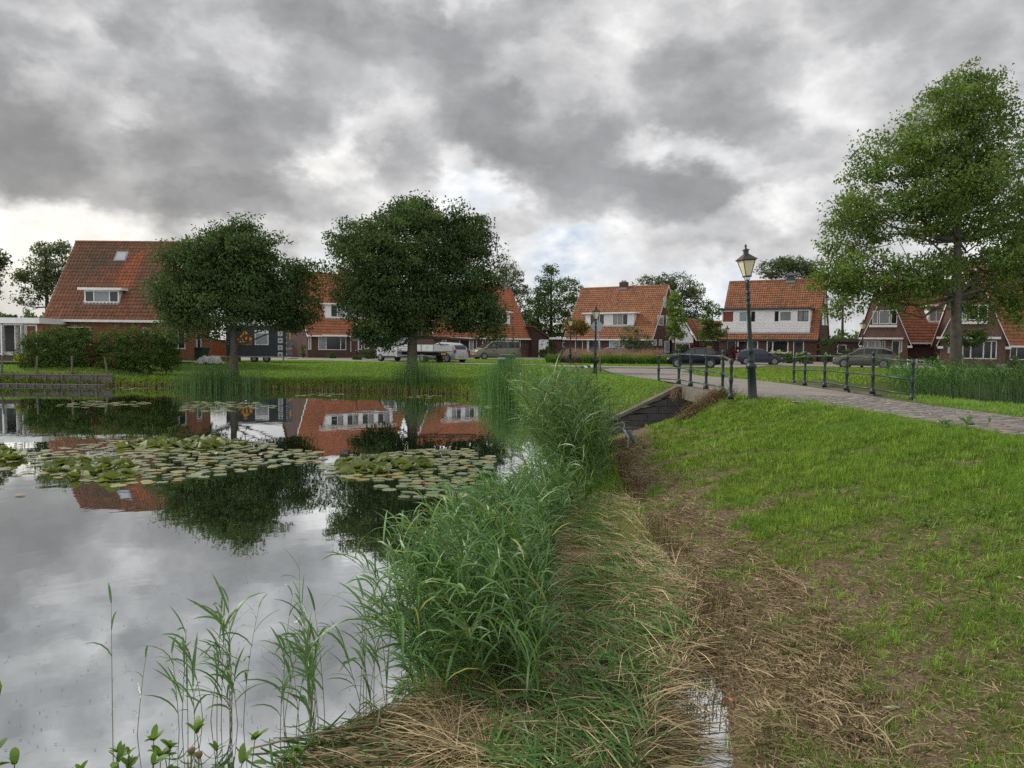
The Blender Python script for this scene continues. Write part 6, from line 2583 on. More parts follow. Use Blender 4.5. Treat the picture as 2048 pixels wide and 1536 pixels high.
strewn(6500, floatp, 'floating_straw', 'loose dead stalks floating at the near water edge', .15, .6, .004, .009, (.30, .29, .24), (1.35, 1.25, 1.05), .03, az0=lambda x, y: .1 + .6 * np.sin(x * 3 + y * 2), azs=.5, K=2, elr=(-2, 4), water=True)
strewn(2200, floatp, 'floating_green_leaves', 'green reed leaves floating among the straw', .1, .35, .008, .02, (.5, .6, .5), (1.0, 1.05, .9), .03, K=2, mat=M['reed'], elr=(-2, 6), water=True)


toe_p = [(1.42, 4.3), (1.62, 5.1), (1.78, 6.2), (1.9, 7.4), (1.85, 9.5), (2.0, 13.5), (2.45, 17.5), (2.85, 20.5), (3.5, 20.3), (3.0, 16.5), (2.65, 13), (2.65, 9.5), (2.75, 7.2), (2.5, 5.4), (2.1, 4.0), (1.5, 3.4)]
strewn(14000, toe_p, 'cut_reed_litter', 'pale cut stalks strewn over the bare foot of the bank', .05, .20, .0035, .008, (.30, .28, .25), (1.45, 1.36, 1.2), .05, K=2, fn=lambda x, y: persp(x, y) * np.clip(.55 + rough(x, y, 1.7), .1, 1), elr=(-10, 30))


def stubble():
    line = np.array([(1.28, 5.0), (1.66, 6.2), (1.85, 7.5), (1.80, 9.5), (1.95, 13.5), (2.35, 17.3), (2.7, 19.5)])
    n = 9000
    s = rng.random(n) ** .8 * (len(line) - 1)
    i = np.minimum(s.astype(int), len(line) - 2)
    p = line[i] + (line[i + 1] - line[i]) * (s - i)[:, None]
    p[:, 0] += rng.normal(.02, .15, n)
    z = np.maximum(ground(p[:, 0], p[:, 1]), 0)
    h = rng.uniform(.05, .24, n) * np.clip(.7 + .35 * np.sin(p[:, 1] * 2.1), .4, 1.1)
    v, q, t = ribbons(np.column_stack([p, z - .02]), rng.uniform(0, 6.28, n), np.radians(rng.normal(70, 34, n)), np.radians(rng.uniform(-10, 30, n)), h, rng.uniform(.005, .010, n) * np.clip(p[:, 1] / 8, .8, 2), 2,
                      tint=gtint(n, (.22, .19, .17), (.80, .70, .60)), shape='straw')
    tag(arr_mesh('cut_reed_stubble', v, q, M['straw'], tint=t), 'upright brown cut reed stubble along the foot of the bank', kind='stuff')


stubble()


# ---- reeds: stems with long arching leaves
def reeds(pts, hgt, lean_az, lean, name, label, leaf_l=(.2, .42), leaf_w=(.010, .018), nl=(6, 10), stem_w=.007, K=4, lo=(.75, .85, .8), hi=(1.2, 1.2, 1.15), z0=-.05, mat=None, zfn=None):
    n = len(pts)
    z = np.full(n, z0) if zfn is None else zfn(pts[:, 0], pts[:, 1])
    base = np.column_stack([pts, z])
    H = hgt(n) if callable(hgt) else rng.uniform(*hgt, n)
    az = rng.normal(lean_az, .8, n)
    el0 = np.radians(90 - np.abs(rng.normal(lean * .5, 5, n)))
    cv = np.radians(np.abs(rng.normal(lean, lean * .5 + 3, n)))
    v, q, t = ribbons(base, az, el0, cv, H, np.full(n, stem_w), 5, tint=gtint(n, (.8, .85, .6), (1.2, 1.1, .8)), shape='stem')
    parts = [(v, q, t)]
    m_ = rng.integers(nl[0], nl[1] + 1, n)
    si = np.repeat(np.arange(n), m_)
    ft = rng.uniform(.22, 1.0, len(si))
    # positions on the bent stems
    P = base[si].copy()
    steps = 6
    for k in range(steps):
        tt = ft * (k / steps)
        e = el0[si] - cv[si] * tt
        d = np.column_stack([np.cos(az[si]) * np.cos(e), np.sin(az[si]) * np.cos(e), np.sin(e)])
        P = P + d * (H[si] * ft / steps)[:, None]
    P[:, 2] = np.maximum(P[:, 2], .02)
    la = np.where(rng.random(len(si)) < .5, rng.normal(lean_az, .9, len(si)), rng.uniform(0, 6.283, len(si)))
    ll = rng.uniform(*leaf_l, len(si)) * (1.1 - .4 * np.abs(ft - .6))
    v, q, t = ribbons(P, la, np.radians(rng.uniform(28, 76, len(si))), np.radians(rng.uniform(35, 120, len(si))), ll, rng.uniform(*leaf_w, len(si)), K, roll=rng.normal(0, .5, len(si)),
                      tint=gtint(len(si), lo, hi, .2) * np.where(rng.random((len(si), 1)) < .05, np.array([[2.6, 1.35, 1.1]]), 1.0), shape='leaf')
    parts.append((v, q, t))
    v, q, t = join(parts)
    o = arr_mesh(name, v, q, mat or M['reed'], tint=t)
    return tag(o, label, kind='stuff')


near_reed = [(-.62, 5.0), (.26, 4.95), (.38, 5.8), (.40, 7.0), (.50, 8.6), (.75, 10.6), (.85, 11.6), (.15, 11.4), (-.38, 9.6), (-.72, 7.5), (-.82, 6)]
p = scatter(near_reed, 860, lambda x, y: np.clip((6.5 / y) ** .9, .1, 1) * np.clip(.25 + (x + .82) * 1.5, .12, 1))
reeds(p, lambda n: rng.uniform(.55, 1.18, n) * (1 - .25 * sm(7.5, 10.5, p[:, 1])), math.pi, 20, 'reed_bed', 'dense green reed bed in the middle of the near shore', leaf_l=(.18, .44), leaf_w=(.010, .020), nl=(9, 13), lo=(.40, .50, .40), hi=(1.55, 1.5, 1.5))
tall = [(.80, 13.0), (1.35, 12.4), (1.9, 13.8), (2.2, 17.2), (2.45, 19.5), (1.7, 20.5), (1.25, 17), (.75, 15)]
p = scatter(tall, 640)
reeds(p, lambda n: rng.uniform(1.1, 2.05, n), math.pi, 20, 'tall_reeds', 'tall leaning reeds before the bridge wing wall', leaf_l=(.35, .8), leaf_w=(.013, .024), nl=(6, 9), stem_w=.010, lo=(.30, .36, .28), hi=(1.2, 1.15, .95))
p = scatter([(.15, 10.8), (.95, 10.8), (1.35, 12.2), (1.3, 14.0), (.85, 14.0), (.35, 12.6)], 110)
reeds(p, lambda n: rng.uniform(.5, 1.05, n), math.pi, 20, 'linking_reeds', 'middle high reeds joining the near bed and the tall leaning clump', leaf_l=(.2, .5), leaf_w=(.012, .021), nl=(8, 11), lo=(.35, .45, .35), hi=(1.4, 1.35, 1.2))
# fresh yellow green seedlings by the water
turf(5200, [(.8, 8.8), (1.75, 8.6), (1.9, 13), (2.3, 17), (1.6, 18), (.8, 12.5)], .10, .34, .006, .012, 3, None, 'fresh_reed_shoots', 'fresh yellow green shoots at the foot of the tall reeds', (.8, .9, .5), (1.4, 1.35, .8), elr=(50, 95), curv=(20, 100))


def bulrush(poly, n, h, name, label, lo, hi, lean=8, w_=(.014, .024), laz=2.6, z=None, fade=True):
    pc = np.mean(np.array(poly, float), 0)
    ex = np.ptp(np.array(poly, float), axis=0) / 2
    if fade:
        p = pc + rng.normal(size=(n, 2)) * ex * .52
    else:
        p = scatter(poly, n)
    n = len(p)
    zz = np.maximum(ground(p[:, 0], p[:, 1]), -.1) if z is None else np.full(n, z)
    v, q, t = ribbons(np.column_stack([p, zz]), rng.normal(laz, 1.1, n), np.radians(90 - np.abs(rng.normal(3, 5, n))), np.radians(np.abs(rng.normal(lean, lean, n))), rng.uniform(*h, n) * (np.exp(-.22 * np.sum(((p - pc) / ex) ** 2, 1)) if fade else .8 + .35 * rough(p[:, 0], p[:, 1], .5)), rng.uniform(*w_, n), 5,
                      tint=gtint(n, lo, hi), shape='grass')
    o = arr_mesh(name, v, q, M['reed'], tint=t)
    return tag(o, label, kind='stuff')


def around(px0, px1, Y0, Y1):
    a, b, c, d_ = atY(px0, 760, Y0).x, atY(px1, 760, Y0).x, atY(px1, 760, Y1).x, atY(px0, 760, Y1).x
    return [(a, Y0), (b, Y0), (c, Y1), (d_, Y1)]


bulrush(around(366, 478, 41.2, 43.2), 950, (1.1, 2.0), 'bulrush_clump', 'dark bulrush clump at the foot of the left tree', (.40, .45, .42), (.8, .85, .7), 10)
bulrush(around(480, 530, 41.0, 42.8), 260, (.7, 1.4), 'low_bulrushes', 'lower bulrushes right of the left tree trunk', (.5, .55, .45), (.9, .95, .75), 12)
bulrush(around(782, 885, 40.2, 42.0), 620, (.9, 1.9), 'middle_bulrushes', 'bulrush clump round the foot of the middle tree', (.5, .55, .45), (.95, 1.0, .8), 14)
bulrush(around(966, 1056, 33.5, 36.5), 1300, (1.4, 2.35), 'right_bulrushes', 'tall bulrush clump before the waste bins', (.55, .65, .55), (1.05, 1.15, .9), 12)
p = scatter(around(1050, 1170, 27.5, 31), 240)
reeds(p, (1.1, 1.9), math.pi, 30, 'far_leaning_reeds', 'thin leaning reeds between bulrushes and slope', leaf_l=(.4, .7), leaf_w=(.016, .026), nl=(5, 8), stem_w=.014, K=3, lo=(.9, .95, .7), hi=(1.4, 1.3, 1.0))
bulrush([(18.4, 35.0), (21, 36.9), (27, 41.0), (40, 47), (40, 50), (27, 43.4), (20, 38.5), (17.5, 36)], 2600, (.8, 1.9), 'channel_reeds', 'dark reeds lining the far side of the channel at the right', (.4, .45, .4), (.9, .95, .75), 22, fade=False)
reeds(scatter([(17.2, 34.5), (20, 36.9), (26, 41.5), (34, 46), (34, 47.5), (26, 43), (19, 38)], 420), (.9, 1.9), math.pi, 30, 'channel_reed_leaves', 'broad leaved reeds on the channel edge below the maple', leaf_l=(.3, .6), leaf_w=(.03, .045), nl=(6, 9), K=3, stem_w=.015,
      lo=(.6, .75, .7), hi=(1.1, 1.2, 1.1), zfn=lambda x, y: np.maximum(ground(x, y), -.05))


# ---- single reed stems standing in the water, lower left
def single_reed(x, y, h, seed, label, nleaf=6, lean=6, big=1.0, bare=False):
    g_ = np.random.default_rng(seed)
    root = empty('water_reed', (x, y, 0), 0, label, 'reed', 'single reeds standing in the near water')
    az, el0, cv = g_.uniform(0, 6.28), math.radians(90 - abs(g_.normal(0, lean * .5))), math.radians(abs(g_.normal(lean, lean * .6)))
    pts, rad = [], []
    P = np.array([0, 0, -.12])
    K = 9
    for k in range(K + 1):
        pts.append(tuple(P))
        rad.append(.0032 * (1 - .65 * k / K))
        e = el0 - cv * k / K
        P = P + np.array([math.cos(az) * math.cos(e), math.sin(az) * math.cos(e), math.sin(e)]) * (h + .12) / K
    mb = MB()
    mb.tube(pts, rad, 5)
    mb.build('stem', M['reed_stem'], root, smooth=True)
    for j in range(nleaf):
        ft = .35 + .63 * j / max(1, nleaf - 1)
        i = ft * K
        i0 = min(int(i), K - 1)
        q = np.array(pts[i0]) * (1 - (i - i0)) + np.array(pts[i0 + 1]) * (i - i0)
        la = g_.uniform(0, 6.28) if j % 2 else g_.normal(math.pi, .8)
        L = g_.uniform(.12, .28) * big * (1.0 if j < nleaf - 1 else .8)
        v, qd, t = ribbons(q[None], np.array([la]), np.radians([g_.uniform(40, 78)]), np.radians([g_.uniform(20, 110)]), np.array([L]), np.array([g_.uniform(.009, .016) * big]), 5,
                           roll=np.array([g_.normal(0, .5)]), tint=np.array([[1, 1, 1.]]) * g_.uniform(.8, 1.2), shape='leaf')
        arr_mesh('leaf', v, qd, M['reed'], root, tint=t)
    return root


M['reed_stem'] = simple('reed_stalk', (.13, .15, .06), (.17, .15, .08), 30, .6)
spots = []
r_ = np.random.default_rng(11)
for i in range(15):
    spots.append((r_.normal(440, 42), r_.uniform(1435, 1475), r_.uniform(.45, .85)))
for i in range(14):
    spots.append((r_.normal(600, 40), r_.uniform(1395, 1475), r_.uniform(.45, .85)))
for i in range(10):
    spots.append((r_.normal(735, 30), r_.uniform(1380, 1460), r_.uniform(.5, 1.0)))
named = {0: ('tallest single reed standing alone at the lower left of the water', 226, 1500, .98, 5), 1: ('short bare reed just right of the lone tall reed', 272, 1470, .55, 4), 2: ('thin reed top with side blades above the middle clump', 570, 1290, .42, 3),
         3: ('very thin bent reed farthest out in the open water', 600, 1215, .5, 4)}
for i, (lb, px, py, h, nl) in named.items():
    q = onz(px, py, 0)
    single_reed(q.x, q.y, h, 100 + i, lb, nl, 5)
ORD = ['first', 'second', 'third', 'fourth', 'fifth', 'sixth', 'seventh', 'eighth', 'ninth', 'tenth', 'eleventh', 'twelfth', 'thirteenth', 'fourteenth', 'fifteenth']
for c0, c1, cl in ((0, 15, 'left'), (15, 29, 'middle'), (29, 39, 'right hand')):
    for i, (px, py, h) in enumerate(sorted(spots[c0:c1])):
        q = onz(px, py, 0)
        single_reed(q.x, q.y, h, 200 + c0 + i, '%s reed from the left in the %s cluster standing in the near water' % (ORD[i], cl), 6 + i % 4, 8, 1.25)

# ---- water lilies
M['pad'] = foliage('lily_pad', (.19, .225, .15), (.25, .26, .18), .05, .25, .7)


def pad_geo(cx, cy, r, rot, tilt, z, g_, curl=0.0):
    """a disc with a notch, slightly rippled"""
    n = 11
    a = np.linspace(.12, 2 * math.pi - .12, n) + rot
    rr = r * (1 + .04 * np.sin(a * 3))
    x = cx + rr * np.cos(a)
    y = cy + rr * np.sin(a)
    zz = z + r * tilt * np.cos(a - rot * 3) + curl * r * (.5 + .5 * np.cos(2 * (a - rot * 1.7)))
    v = np.column_stack([x, y, zz])
    return np.vstack([[[cx, cy, z]], v])


def in_pix(poly, x, y):
    px, py = [], []
    # project
    q = np.column_stack([x, y, np.zeros(len(x)) - CAMZ])
    d_ = q @ np.array(_F)
    px = 1024 + q @ np.array(_R) / d_ * FPX
    py = 768 - q @ np.array(_U) / d_ * FPX
    return sdist(np.array(poly, float), px, py) < 0, px, py


def pads_in(poly_px, dens, r=(.10, .17), jit=True):
    """lily field outlined on the water surface"""
    w_ = np.array([onz(a, b, 0)[:2] for a, b in poly_px])
    lo, hi = w_.min(0), w_.max(0)
    area = abs(sum(w_[i][0] * w_[(i + 1) % len(w_)][1] - w_[(i + 1) % len(w_)][0] * w_[i][1] for i in range(len(w_)))) / 2
    n = int(area * dens * 1.3)
    pts = []
    cand = rng.uniform(lo, hi, (n * 30, 2))
    ok = sdist(w_, cand[:, 0], cand[:, 1]) < 0
    for c in cand[ok]:
        rr = rng.uniform(*r) * .86
        if all((c[0] - q[0]) ** 2 + (c[1] - q[1]) ** 2 > (.80 * (rr + q[2])) ** 2 for q in pts[-400:]):
            pts.append((c[0], c[1], rr))
            if len(pts) >= n:
                break
    return pts


fields = [
    ([(60, 905), (230, 880), (480, 878), (640, 905), (650, 925), (500, 940), (430, 955), (300, 968), (220, 975), (80, 950)], 8.5, (.10, .17)),
    ([(0, 915), (60, 905), (80, 950), (30, 965), (0, 950)], 3.5, (.10, .16)),
    ([(0, 985), (60, 978), (70, 990), (0, 1002)], 4, (.09, .14)),
    ([(640, 935), (700, 915), (830, 900), (930, 898), (990, 915), (970, 950), (880, 965), (740, 962), (650, 955)], 10, (.11, .17)),
    ([(750, 975), (830, 965), (950, 955), (960, 985), (900, 1000), (800, 995)], 10, (.12, .18)),
    ([(105, 811), (180, 802), (310, 803), (300, 812), (150, 816)], 4.0, (.12, .19)),
    ([(345, 822), (380, 803), (530, 805), (560, 815), (450, 826)], 4.0, (.12, .19)),
    ([(590, 792), (640, 786), (690, 788), (660, 794)], 3.0, (.14, .2)),
    ([(812, 795), (850, 790), (890, 792), (860, 798)], 3.0, (.14, .2)),
    ([(940, 815), (990, 811), (1010, 813), (960, 818)], 3.0, (.14, .2)),
    ([(200, 776), (300, 774), (340, 777), (240, 780)], 2.0, (.14, .2)),
    ([(230, 995), (290, 1000), (280, 1020), (240, 1000)], 1.2, (.10, .15)),
]
allp = []
for f_, dn, rr in fields:
    allp += pads_in(f_, dn, rr)
allp.sort(key=lambda c: c[1])
near_p, rest_p = allp[:290], allp[290:]
proto_pads = []
for k in range(6):
    v = pad_geo(0, 0, 1.0, k, rng.uniform(0, .03), 0, rng, rng.uniform(0, .05))
    nn = len(v)
    tris = np.array([(0, i, i + 1) for i in range(1, nn - 1)])
    tn = np.ones((nn, 3)) * np.array([[1, 1, 1], [1.25, 1.05, .7], [.75, .9, .8], [1.15, 1.15, 1.15], [1.35, .95, .5], [.85, .95, .8]][k])
    o = arr_mesh('lily_pad', v, tris, M['pad'], tint=tn)
    proto_pads.append(o.data)
    bpy.data.objects.remove(o)
for i, (x, y, r) in enumerate(near_p):
    o = bpy.data.objects.new('lily_pad', proto_pads[rng.integers(6)])
    COL.objects.link(o)
    o.location = (x, y, .008 + rng.uniform(0, .012))
    o.scale = (r, r, r)
    o.rotation_euler = (rng.normal(0, .025), rng.normal(0, .025), rng.uniform(0, 6.28))
    tag(o, 'round green lily pad floating flat among its like on the pond', 'lily pad', 'flat lily pads nearest to the viewer')
vs, ts_, tn, off = [], [], [], 0
for x, y, r in rest_p:
    v = pad_geo(x, y, r, rng.uniform(0, 6.28), rng.uniform(0, .03), .012, rng)
    vs.append(v)
    ts_.append(np.array([(0, i, i + 1) for i in range(1, len(v) - 1)]) + off)
    off += len(v)
    tn.append(np.repeat(gtint(1, (.7, .75, .6), (1.4, 1.25, 1.1)), len(v), 0))
if vs:
    o = arr_mesh('far_lily_pads', np.concatenate(vs), np.concatenate(ts_), M['pad'], tint=np.concatenate(tn))
    tag(o, 'farther patches of flat lily pads on the pond', kind='stuff')
# raised curling lily leaves in three dense clumps
M['pad_up'] = foliage('raised_lily_leaf', (.10, .125, .05), (.13, .145, .055), .30, .55, .2)


def raised(poly_px, n, name, label):
    w_ = [tuple(onz(a, b, 0)[:2]) for a, b in poly_px]
    p = scatter(w_, n)
    vs, qs, tn, off = [], [], [], 0
    for x, y in p:
        r = rng.uniform(.10, .18)
        z = rng.uniform(.01, .035)
        rot, ax_ = rng.uniform(0, 6.28), rng.uniform(0, 6.28)
        v = pad_geo(0, 0, r, rot, 0, 0, rng, rng.uniform(.2, .9))
        tl = rng.uniform(.05, .45)
        c_, s_ = math.cos(tl), math.sin(tl)
        Rm = np.array([[1, 0, 0], [0, c_, -s_], [0, s_, c_]])
        Rz = np.array([[math.cos(ax_), -math.sin(ax_), 0], [math.sin(ax_), math.cos(ax_), 0], [0, 0, 1]])
        v = v @ Rm.T @ Rz.T + np.array([x, y, z])
        vs.append(v)
        qs.append(np.array([(0, i, i + 1) for i in range(1, len(v) - 1)]) + off)
        off += len(v)
        tn.append(np.repeat(gtint(1, (.7, .8, .6), (1.4, 1.35, 1.2)), len(v), 0))
    o = arr_mesh(name, np.concatenate(vs), np.concatenate(qs), M['pad_up'], tint=np.concatenate(tn))
    tag(o, label, kind='stuff')


raised([(80, 935), (150, 922), (260, 925), (290, 945), (230, 965), (140, 960)], 85, 'raised_lily_leaves', 'crowded upright lily leaves in the left clump')
raised([(230, 888), (330, 880), (480, 880), (500, 893), (400, 898), (250, 898)], 90, 'back_lily_leaves', 'crowded upright lily leaves in the rear clump')
raised([(665, 928), (750, 915), (840, 920), (860, 938), (760, 950), (690, 948)], 95, 'right_lily_leaves', 'crowded upright lily leaves in the right clump')
raised([(0, 905), (40, 902), (60, 918), (20, 928), (0, 925)], 30, 'edge_lily_leaves', 'upright lily leaves at the left picture edge')
petal = simple('lily_petal', (.75, .70, .70), None, 9, .5, bmp=0)
petal_r = simple('pink_lily_petal', (.55, .12, .16), None, 9, .5, bmp=0)
for i, (px, py, mm, lb) in enumerate([(432, 911, petal, 'white water lily flower near the far edge of the pads'), (521, 913, petal, 'white water lily flower right of the pink one'), (489, 918, petal_r, 'pink water lily bud among the middle pads'),
                                     (848, 972, petal_r, 'dark pink water lily bud before the right patch'), (738, 945, petal, 'pale water lily bud in the right clump'), (492, 804, petal, 'distant white water lily on the small patch')]):
    q = onz(px, py, .0)
    fl = empty('water_lily', (q.x, q.y, .03), 0, lb, 'water lily', 'water lily flowers on the pond')
    mb = MB()
    for k in range(10):
        a = k * .628
        l = .055 if k % 2 else .04
        e = .5 if k % 2 else 1.0
        c_, s_ = math.cos(a), math.sin(a)
        mb.face([(0, 0, 0), (c_ * l * .6 - s_ * .015, s_ * l * .6 + c_ * .015, l * e * .6), (c_ * l, s_ * l, l * e), (c_ * l * .6 + s_ * .015, s_ * l * .6 - c_ * .015, l * e * .6)])
    mb.build('petals', mm, fl)

# ---- tiny floating specks on open water
n = 260
xs_, ys_ = rng.uniform(0, 720, n), rng.uniform(1040, 1500, n)
pp = np.array([onz(a, b, .006) for a, b in zip(xs_, ys_)])
v, q, t = ribbons(pp, rng.uniform(0, 6.28, n), np.zeros(n), np.zeros(n), rng.uniform(.008, .02, n), rng.uniform(.004, .008, n), 1, roll=np.zeros(n), tint=np.full((n, 3), .12), shape='straw')
tag(arr_mesh('floating_specks', v, q, M['straw'], tint=t), 'tiny dark seeds floating on the open water', kind='stuff')
# ------------------------------------------------------------------ trees and shrubs
def leaf_cloud(blobs, n, size, g_, up=.35, shell=.55, clump=.38, csize=22, thin=0.0):
    """leaf quads gathered in clumps through ellipsoid blobs; blobs: (x,y,z, rx,ry,rz, weight)"""
    B = np.array([b[:6] for b in blobs], float)
    W = np.array([b[6] if len(b) > 6 else b[3] * b[4] * b[5] for b in blobs], float)
    W = W ** .8
    W /= W.sum()
    nc = max(8, n // csize)
    bi = g_.choice(len(B), nc, p=W)
    d = g_.normal(size=(nc, 3))
    d /= np.linalg.norm(d, axis=1)[:, None]
    r = np.where(g_.random(nc) < shell, g_.uniform(.82, 1.04, nc), g_.random(nc) ** (1 / 3) * .9)
    # uneven outline
    bump_ = 1 + .17 * np.sin(d[:, 0] * 6 + bi) * np.cos(d[:, 2] * 7 + bi * 2.1) + .12 * np.sin(d[:, 1] * 11 + d[:, 2] * 12 + bi)
    C = B[bi, :3] + d * B[bi, 3:6] * (r * bump_)[:, None]
    cs = clump * g_.uniform(.6, 1.4, nc)
    ci = g_.integers(0, nc, n)
    off = np.clip(g_.normal(size=(n, 3)), -1.5, 1.5) * .5
    off[:, 2] *= .55
    P = C[ci] + off * cs[ci][:, None]
    ct = g_.uniform(.65, 1.4, (nc, 1))
    hue = g_.uniform(-.12, .12, (nc, 1))
    T = ct[ci] * (1 + np.concatenate([hue, hue * .3, -hue], 1)[ci]) * g_.uniform(.88, 1.12, (n, 1))
    a = g_.normal(size=(n, 3))
    a[:, 2] -= .35
    a /= np.linalg.norm(a, axis=1)[:, None]
    nrm = g_.normal(size=(n, 3))
    nrm[:, 2] += up * 3
    b = np.cross(nrm, a)
    b /= np.linalg.norm(b, axis=1)[:, None] + 1e-9
    nn = np.cross(a, b)
    L = size * g_.uniform(.7, 1.4, n)[:, None]
    Wd = L * .48
    p0 = P - a * L * .5
    p1 = P + b * Wd * .5 + nn * L * .06
    p2 = P + a * L * .5
    p3 = P - b * Wd * .5 + nn * L * .06
    V = np.stack([p0, p1, p2, p3], 1).reshape(-1, 3)
    Q = np.arange(n * 4).reshape(n, 4)
    return V, Q, np.repeat(T, 4, 0), C


def limb_mesh(trunk_pts, trunk_r, targets, g_, name, mat, root, depth=2, tw=.35, start=.45, twigs=3):
    mb = MB()
    mb.tube(trunk_pts, trunk_r, 10)
    tp = [Vector(p) for p in trunk_pts]
    for tg in targets:
        tg = Vector(tg)
        # leave the trunk a little below the target
        lo_i = int(len(tp) * start * .75)
        cand = [(i, p) for i, p in enumerate(tp) if p.z < tg.z - .25 and i >= lo_i]
        if not cand:
            cand = [(lo_i, tp[lo_i])]
        i, s = min(cand, key=lambda c: (c[1] - tg).length + .35 * abs((tg.z - c[1].z) - (tg - c[1]).length * .6))
        r0 = trunk_r[i] * tw
        mid = s.lerp(tg, .5) + Vector(g_.normal(size=3) * .12 * (tg - s).length) + Vector((0, 0, -.04 * (tg - s).length))
        q1 = s.lerp(mid, .5) + Vector(g_.normal(size=3) * .04 * (tg - s).length)
        q2 = mid.lerp(tg, .5) + Vector(g_.normal(size=3) * .05 * (tg - s).length)
        mb.tube([s, q1, mid, q2, tg], [r0, r0 * .8, r0 * .55, r0 * .35, r0 * .12], 6, cap=False)
        for k in range(twigs):
            b0 = (q1, mid, q2)[k % 3]
            e = b0 + Vector(np.clip(g_.normal(size=3), -1.2, 1.2) * .17 * (tg - s).length) + Vector((0, 0, .12 * (tg - s).length))
            m2 = b0.lerp(e, .5) + Vector(g_.normal(size=3) * .05 * (tg - s).length)
            mb.tube([b0, m2, e], [r0 * .35, r0 * .2, r0 * .05], 5, cap=False)
    return mb.build(name, mat, root, smooth=True)


def lumpy(blobs, g_, k):
    """small side lobes that break the outline of a crown"""
    out = list(blobs)
    for _ in range(k):
        b = blobs[g_.integers(len(blobs))]
        d = g_.normal(size=3)
        d[2] = d[2] * .8 + .25
        d /= np.linalg.norm(d)
        m = (b[3] * b[4] * b[5]) ** (1 / 3)
        r = m * g_.uniform(.22, .42)
        q = g_.uniform(.85, 1.08)
        out.append((b[0] + d[0] * b[3] * q, b[1] + d[1] * b[4] * q, b[2] + d[2] * b[5] * q, r, r, r * g_.uniform(.7, 1.1)))
    return out


def tree(label, base, blobs, n, size, leaf, bark, tr, seed, name='tree', cat='tree', trunk_top=None, clump=.4, shell=.55, lim=14, tw=.38, group=None, trunk_bend=.25, low=None, csize=22, twigs=3, lobes=14):
    """blobs in world coordinates; base point of the trunk"""
    g_ = np.random.default_rng(seed)
    bx_, by_, bz_ = base
    root = empty(name, base, 0, label, cat, group)
    lb = [(b[0] - bx_, b[1] - by_, b[2] - bz_) + tuple(b[3:]) for b in lumpy(blobs, g_, lobes)]
    V, Q, T, C = leaf_cloud(lb, n, size, g_, shell=shell, clump=clump, csize=csize)
    arr_mesh('crown', V, Q, leaf, root, tint=T)
    top = max(b[2] + b[5] * .6 for b in lb) if trunk_top is None else trunk_top
    cx_, cy_ = np.mean([b[0] for b in lb]), np.mean([b[1] for b in lb])
    pts, rad = [], []
    K = 9
    for k in range(K + 1):
        t = k / K
        pts.append((cx_ * t * trunk_bend + .06 * math.sin(t * 5 + seed), cy_ * t * trunk_bend + .05 * math.cos(t * 4 + seed), -.25 + (top + .25) * t))
        rad.append(tr * ((1.22 if k == 0 else 1.0) * (1 - .88 * t ** 1.15)))
    idx_ = g_.choice(len(C), min(lim, len(C)), replace=False)
    limb_mesh(pts, rad, [C[i] for i in idx_], g_, 'trunk', bark, root, tw=tw, twigs=twigs)
    return root


def pb(px, py, rx, ry, Y, dY=0.0, ryd=None):
    """blob measured on the picture at distance Y"""
    c = atY(px, py, Y)
    s = Y / FPX
    return (c.x, Y + dY, c.z, rx * s, (ryd if ryd else (rx + ry) / 2) * s, ry * s)


# left ash
YL = 45.6
base = atY(467, 752, YL)
bl = [pb(462, 515, 92, 68, YL), pb(395, 560, 80, 62, YL, -.5), pb(540, 590, 85, 66, YL, .4), pb(465, 608, 105, 52, YL, -.8), pb(352, 588, 42, 48, YL), pb(593, 600, 42, 62, YL, .5), pb(440, 570, 70, 60, YL, .3), pb(500, 560, 60, 60, YL), pb(420, 520, 60, 50, YL), pb(530, 605, 56, 42, YL), pb(470, 478, 60, 32, YL, .4),
      pb(380, 650, 50, 34, YL), pb(345, 515, 26, 26, YL), pb(565, 635, 46, 28, YL, .8), pb(610, 545, 24, 32, YL), pb(405, 662, 40, 20, YL, -.6)]
tree('broad dark ash tree on the far lawn beside the site cabin', (base.x, YL, G(base.x, YL) - .02), bl, 76000, .17, M['leaf_ash'], M['bark'], .26, 1, name='ash_tree', clump=.75, lim=30, trunk_top=6.2, shell=.6, csize=75, lobes=34)
# middle ash
base = atY(822, 752, YL)
bl = [pb(820, 520, 112, 108, YL), pb(740, 525, 74, 88, YL, -.5), pb(905, 545, 82, 92, YL, .6), pb(935, 478, 40, 58, YL, .8), pb(960, 610, 42, 64, YL, .5), pb(830, 445, 62, 32, YL), pb(760, 622, 72, 52, YL, -.9), pb(862, 620, 80, 46, YL, -.8),
      pb(715, 600, 42, 40, YL), pb(700, 490, 34, 34, YL), pb(932, 638, 48, 30, YL, .6), pb(762, 650, 44, 34, YL, -.6), pb(775, 682, 20, 16, YL, -.8), pb(915, 424, 14, 22, YL, .5), pb(815, 415, 40, 14, YL), pb(990, 660, 16, 30, YL, .5)]
tree('large round dark ash tree in the middle, before the terraces', (base.x, YL, G(base.x, YL) - .02), bl, 105000, .17, M['leaf_ash'], M['bark'], .36, 2, name='ash_tree', clump=.75, lim=40, trunk_top=7.6, shell=.6, csize=75, lobes=44)
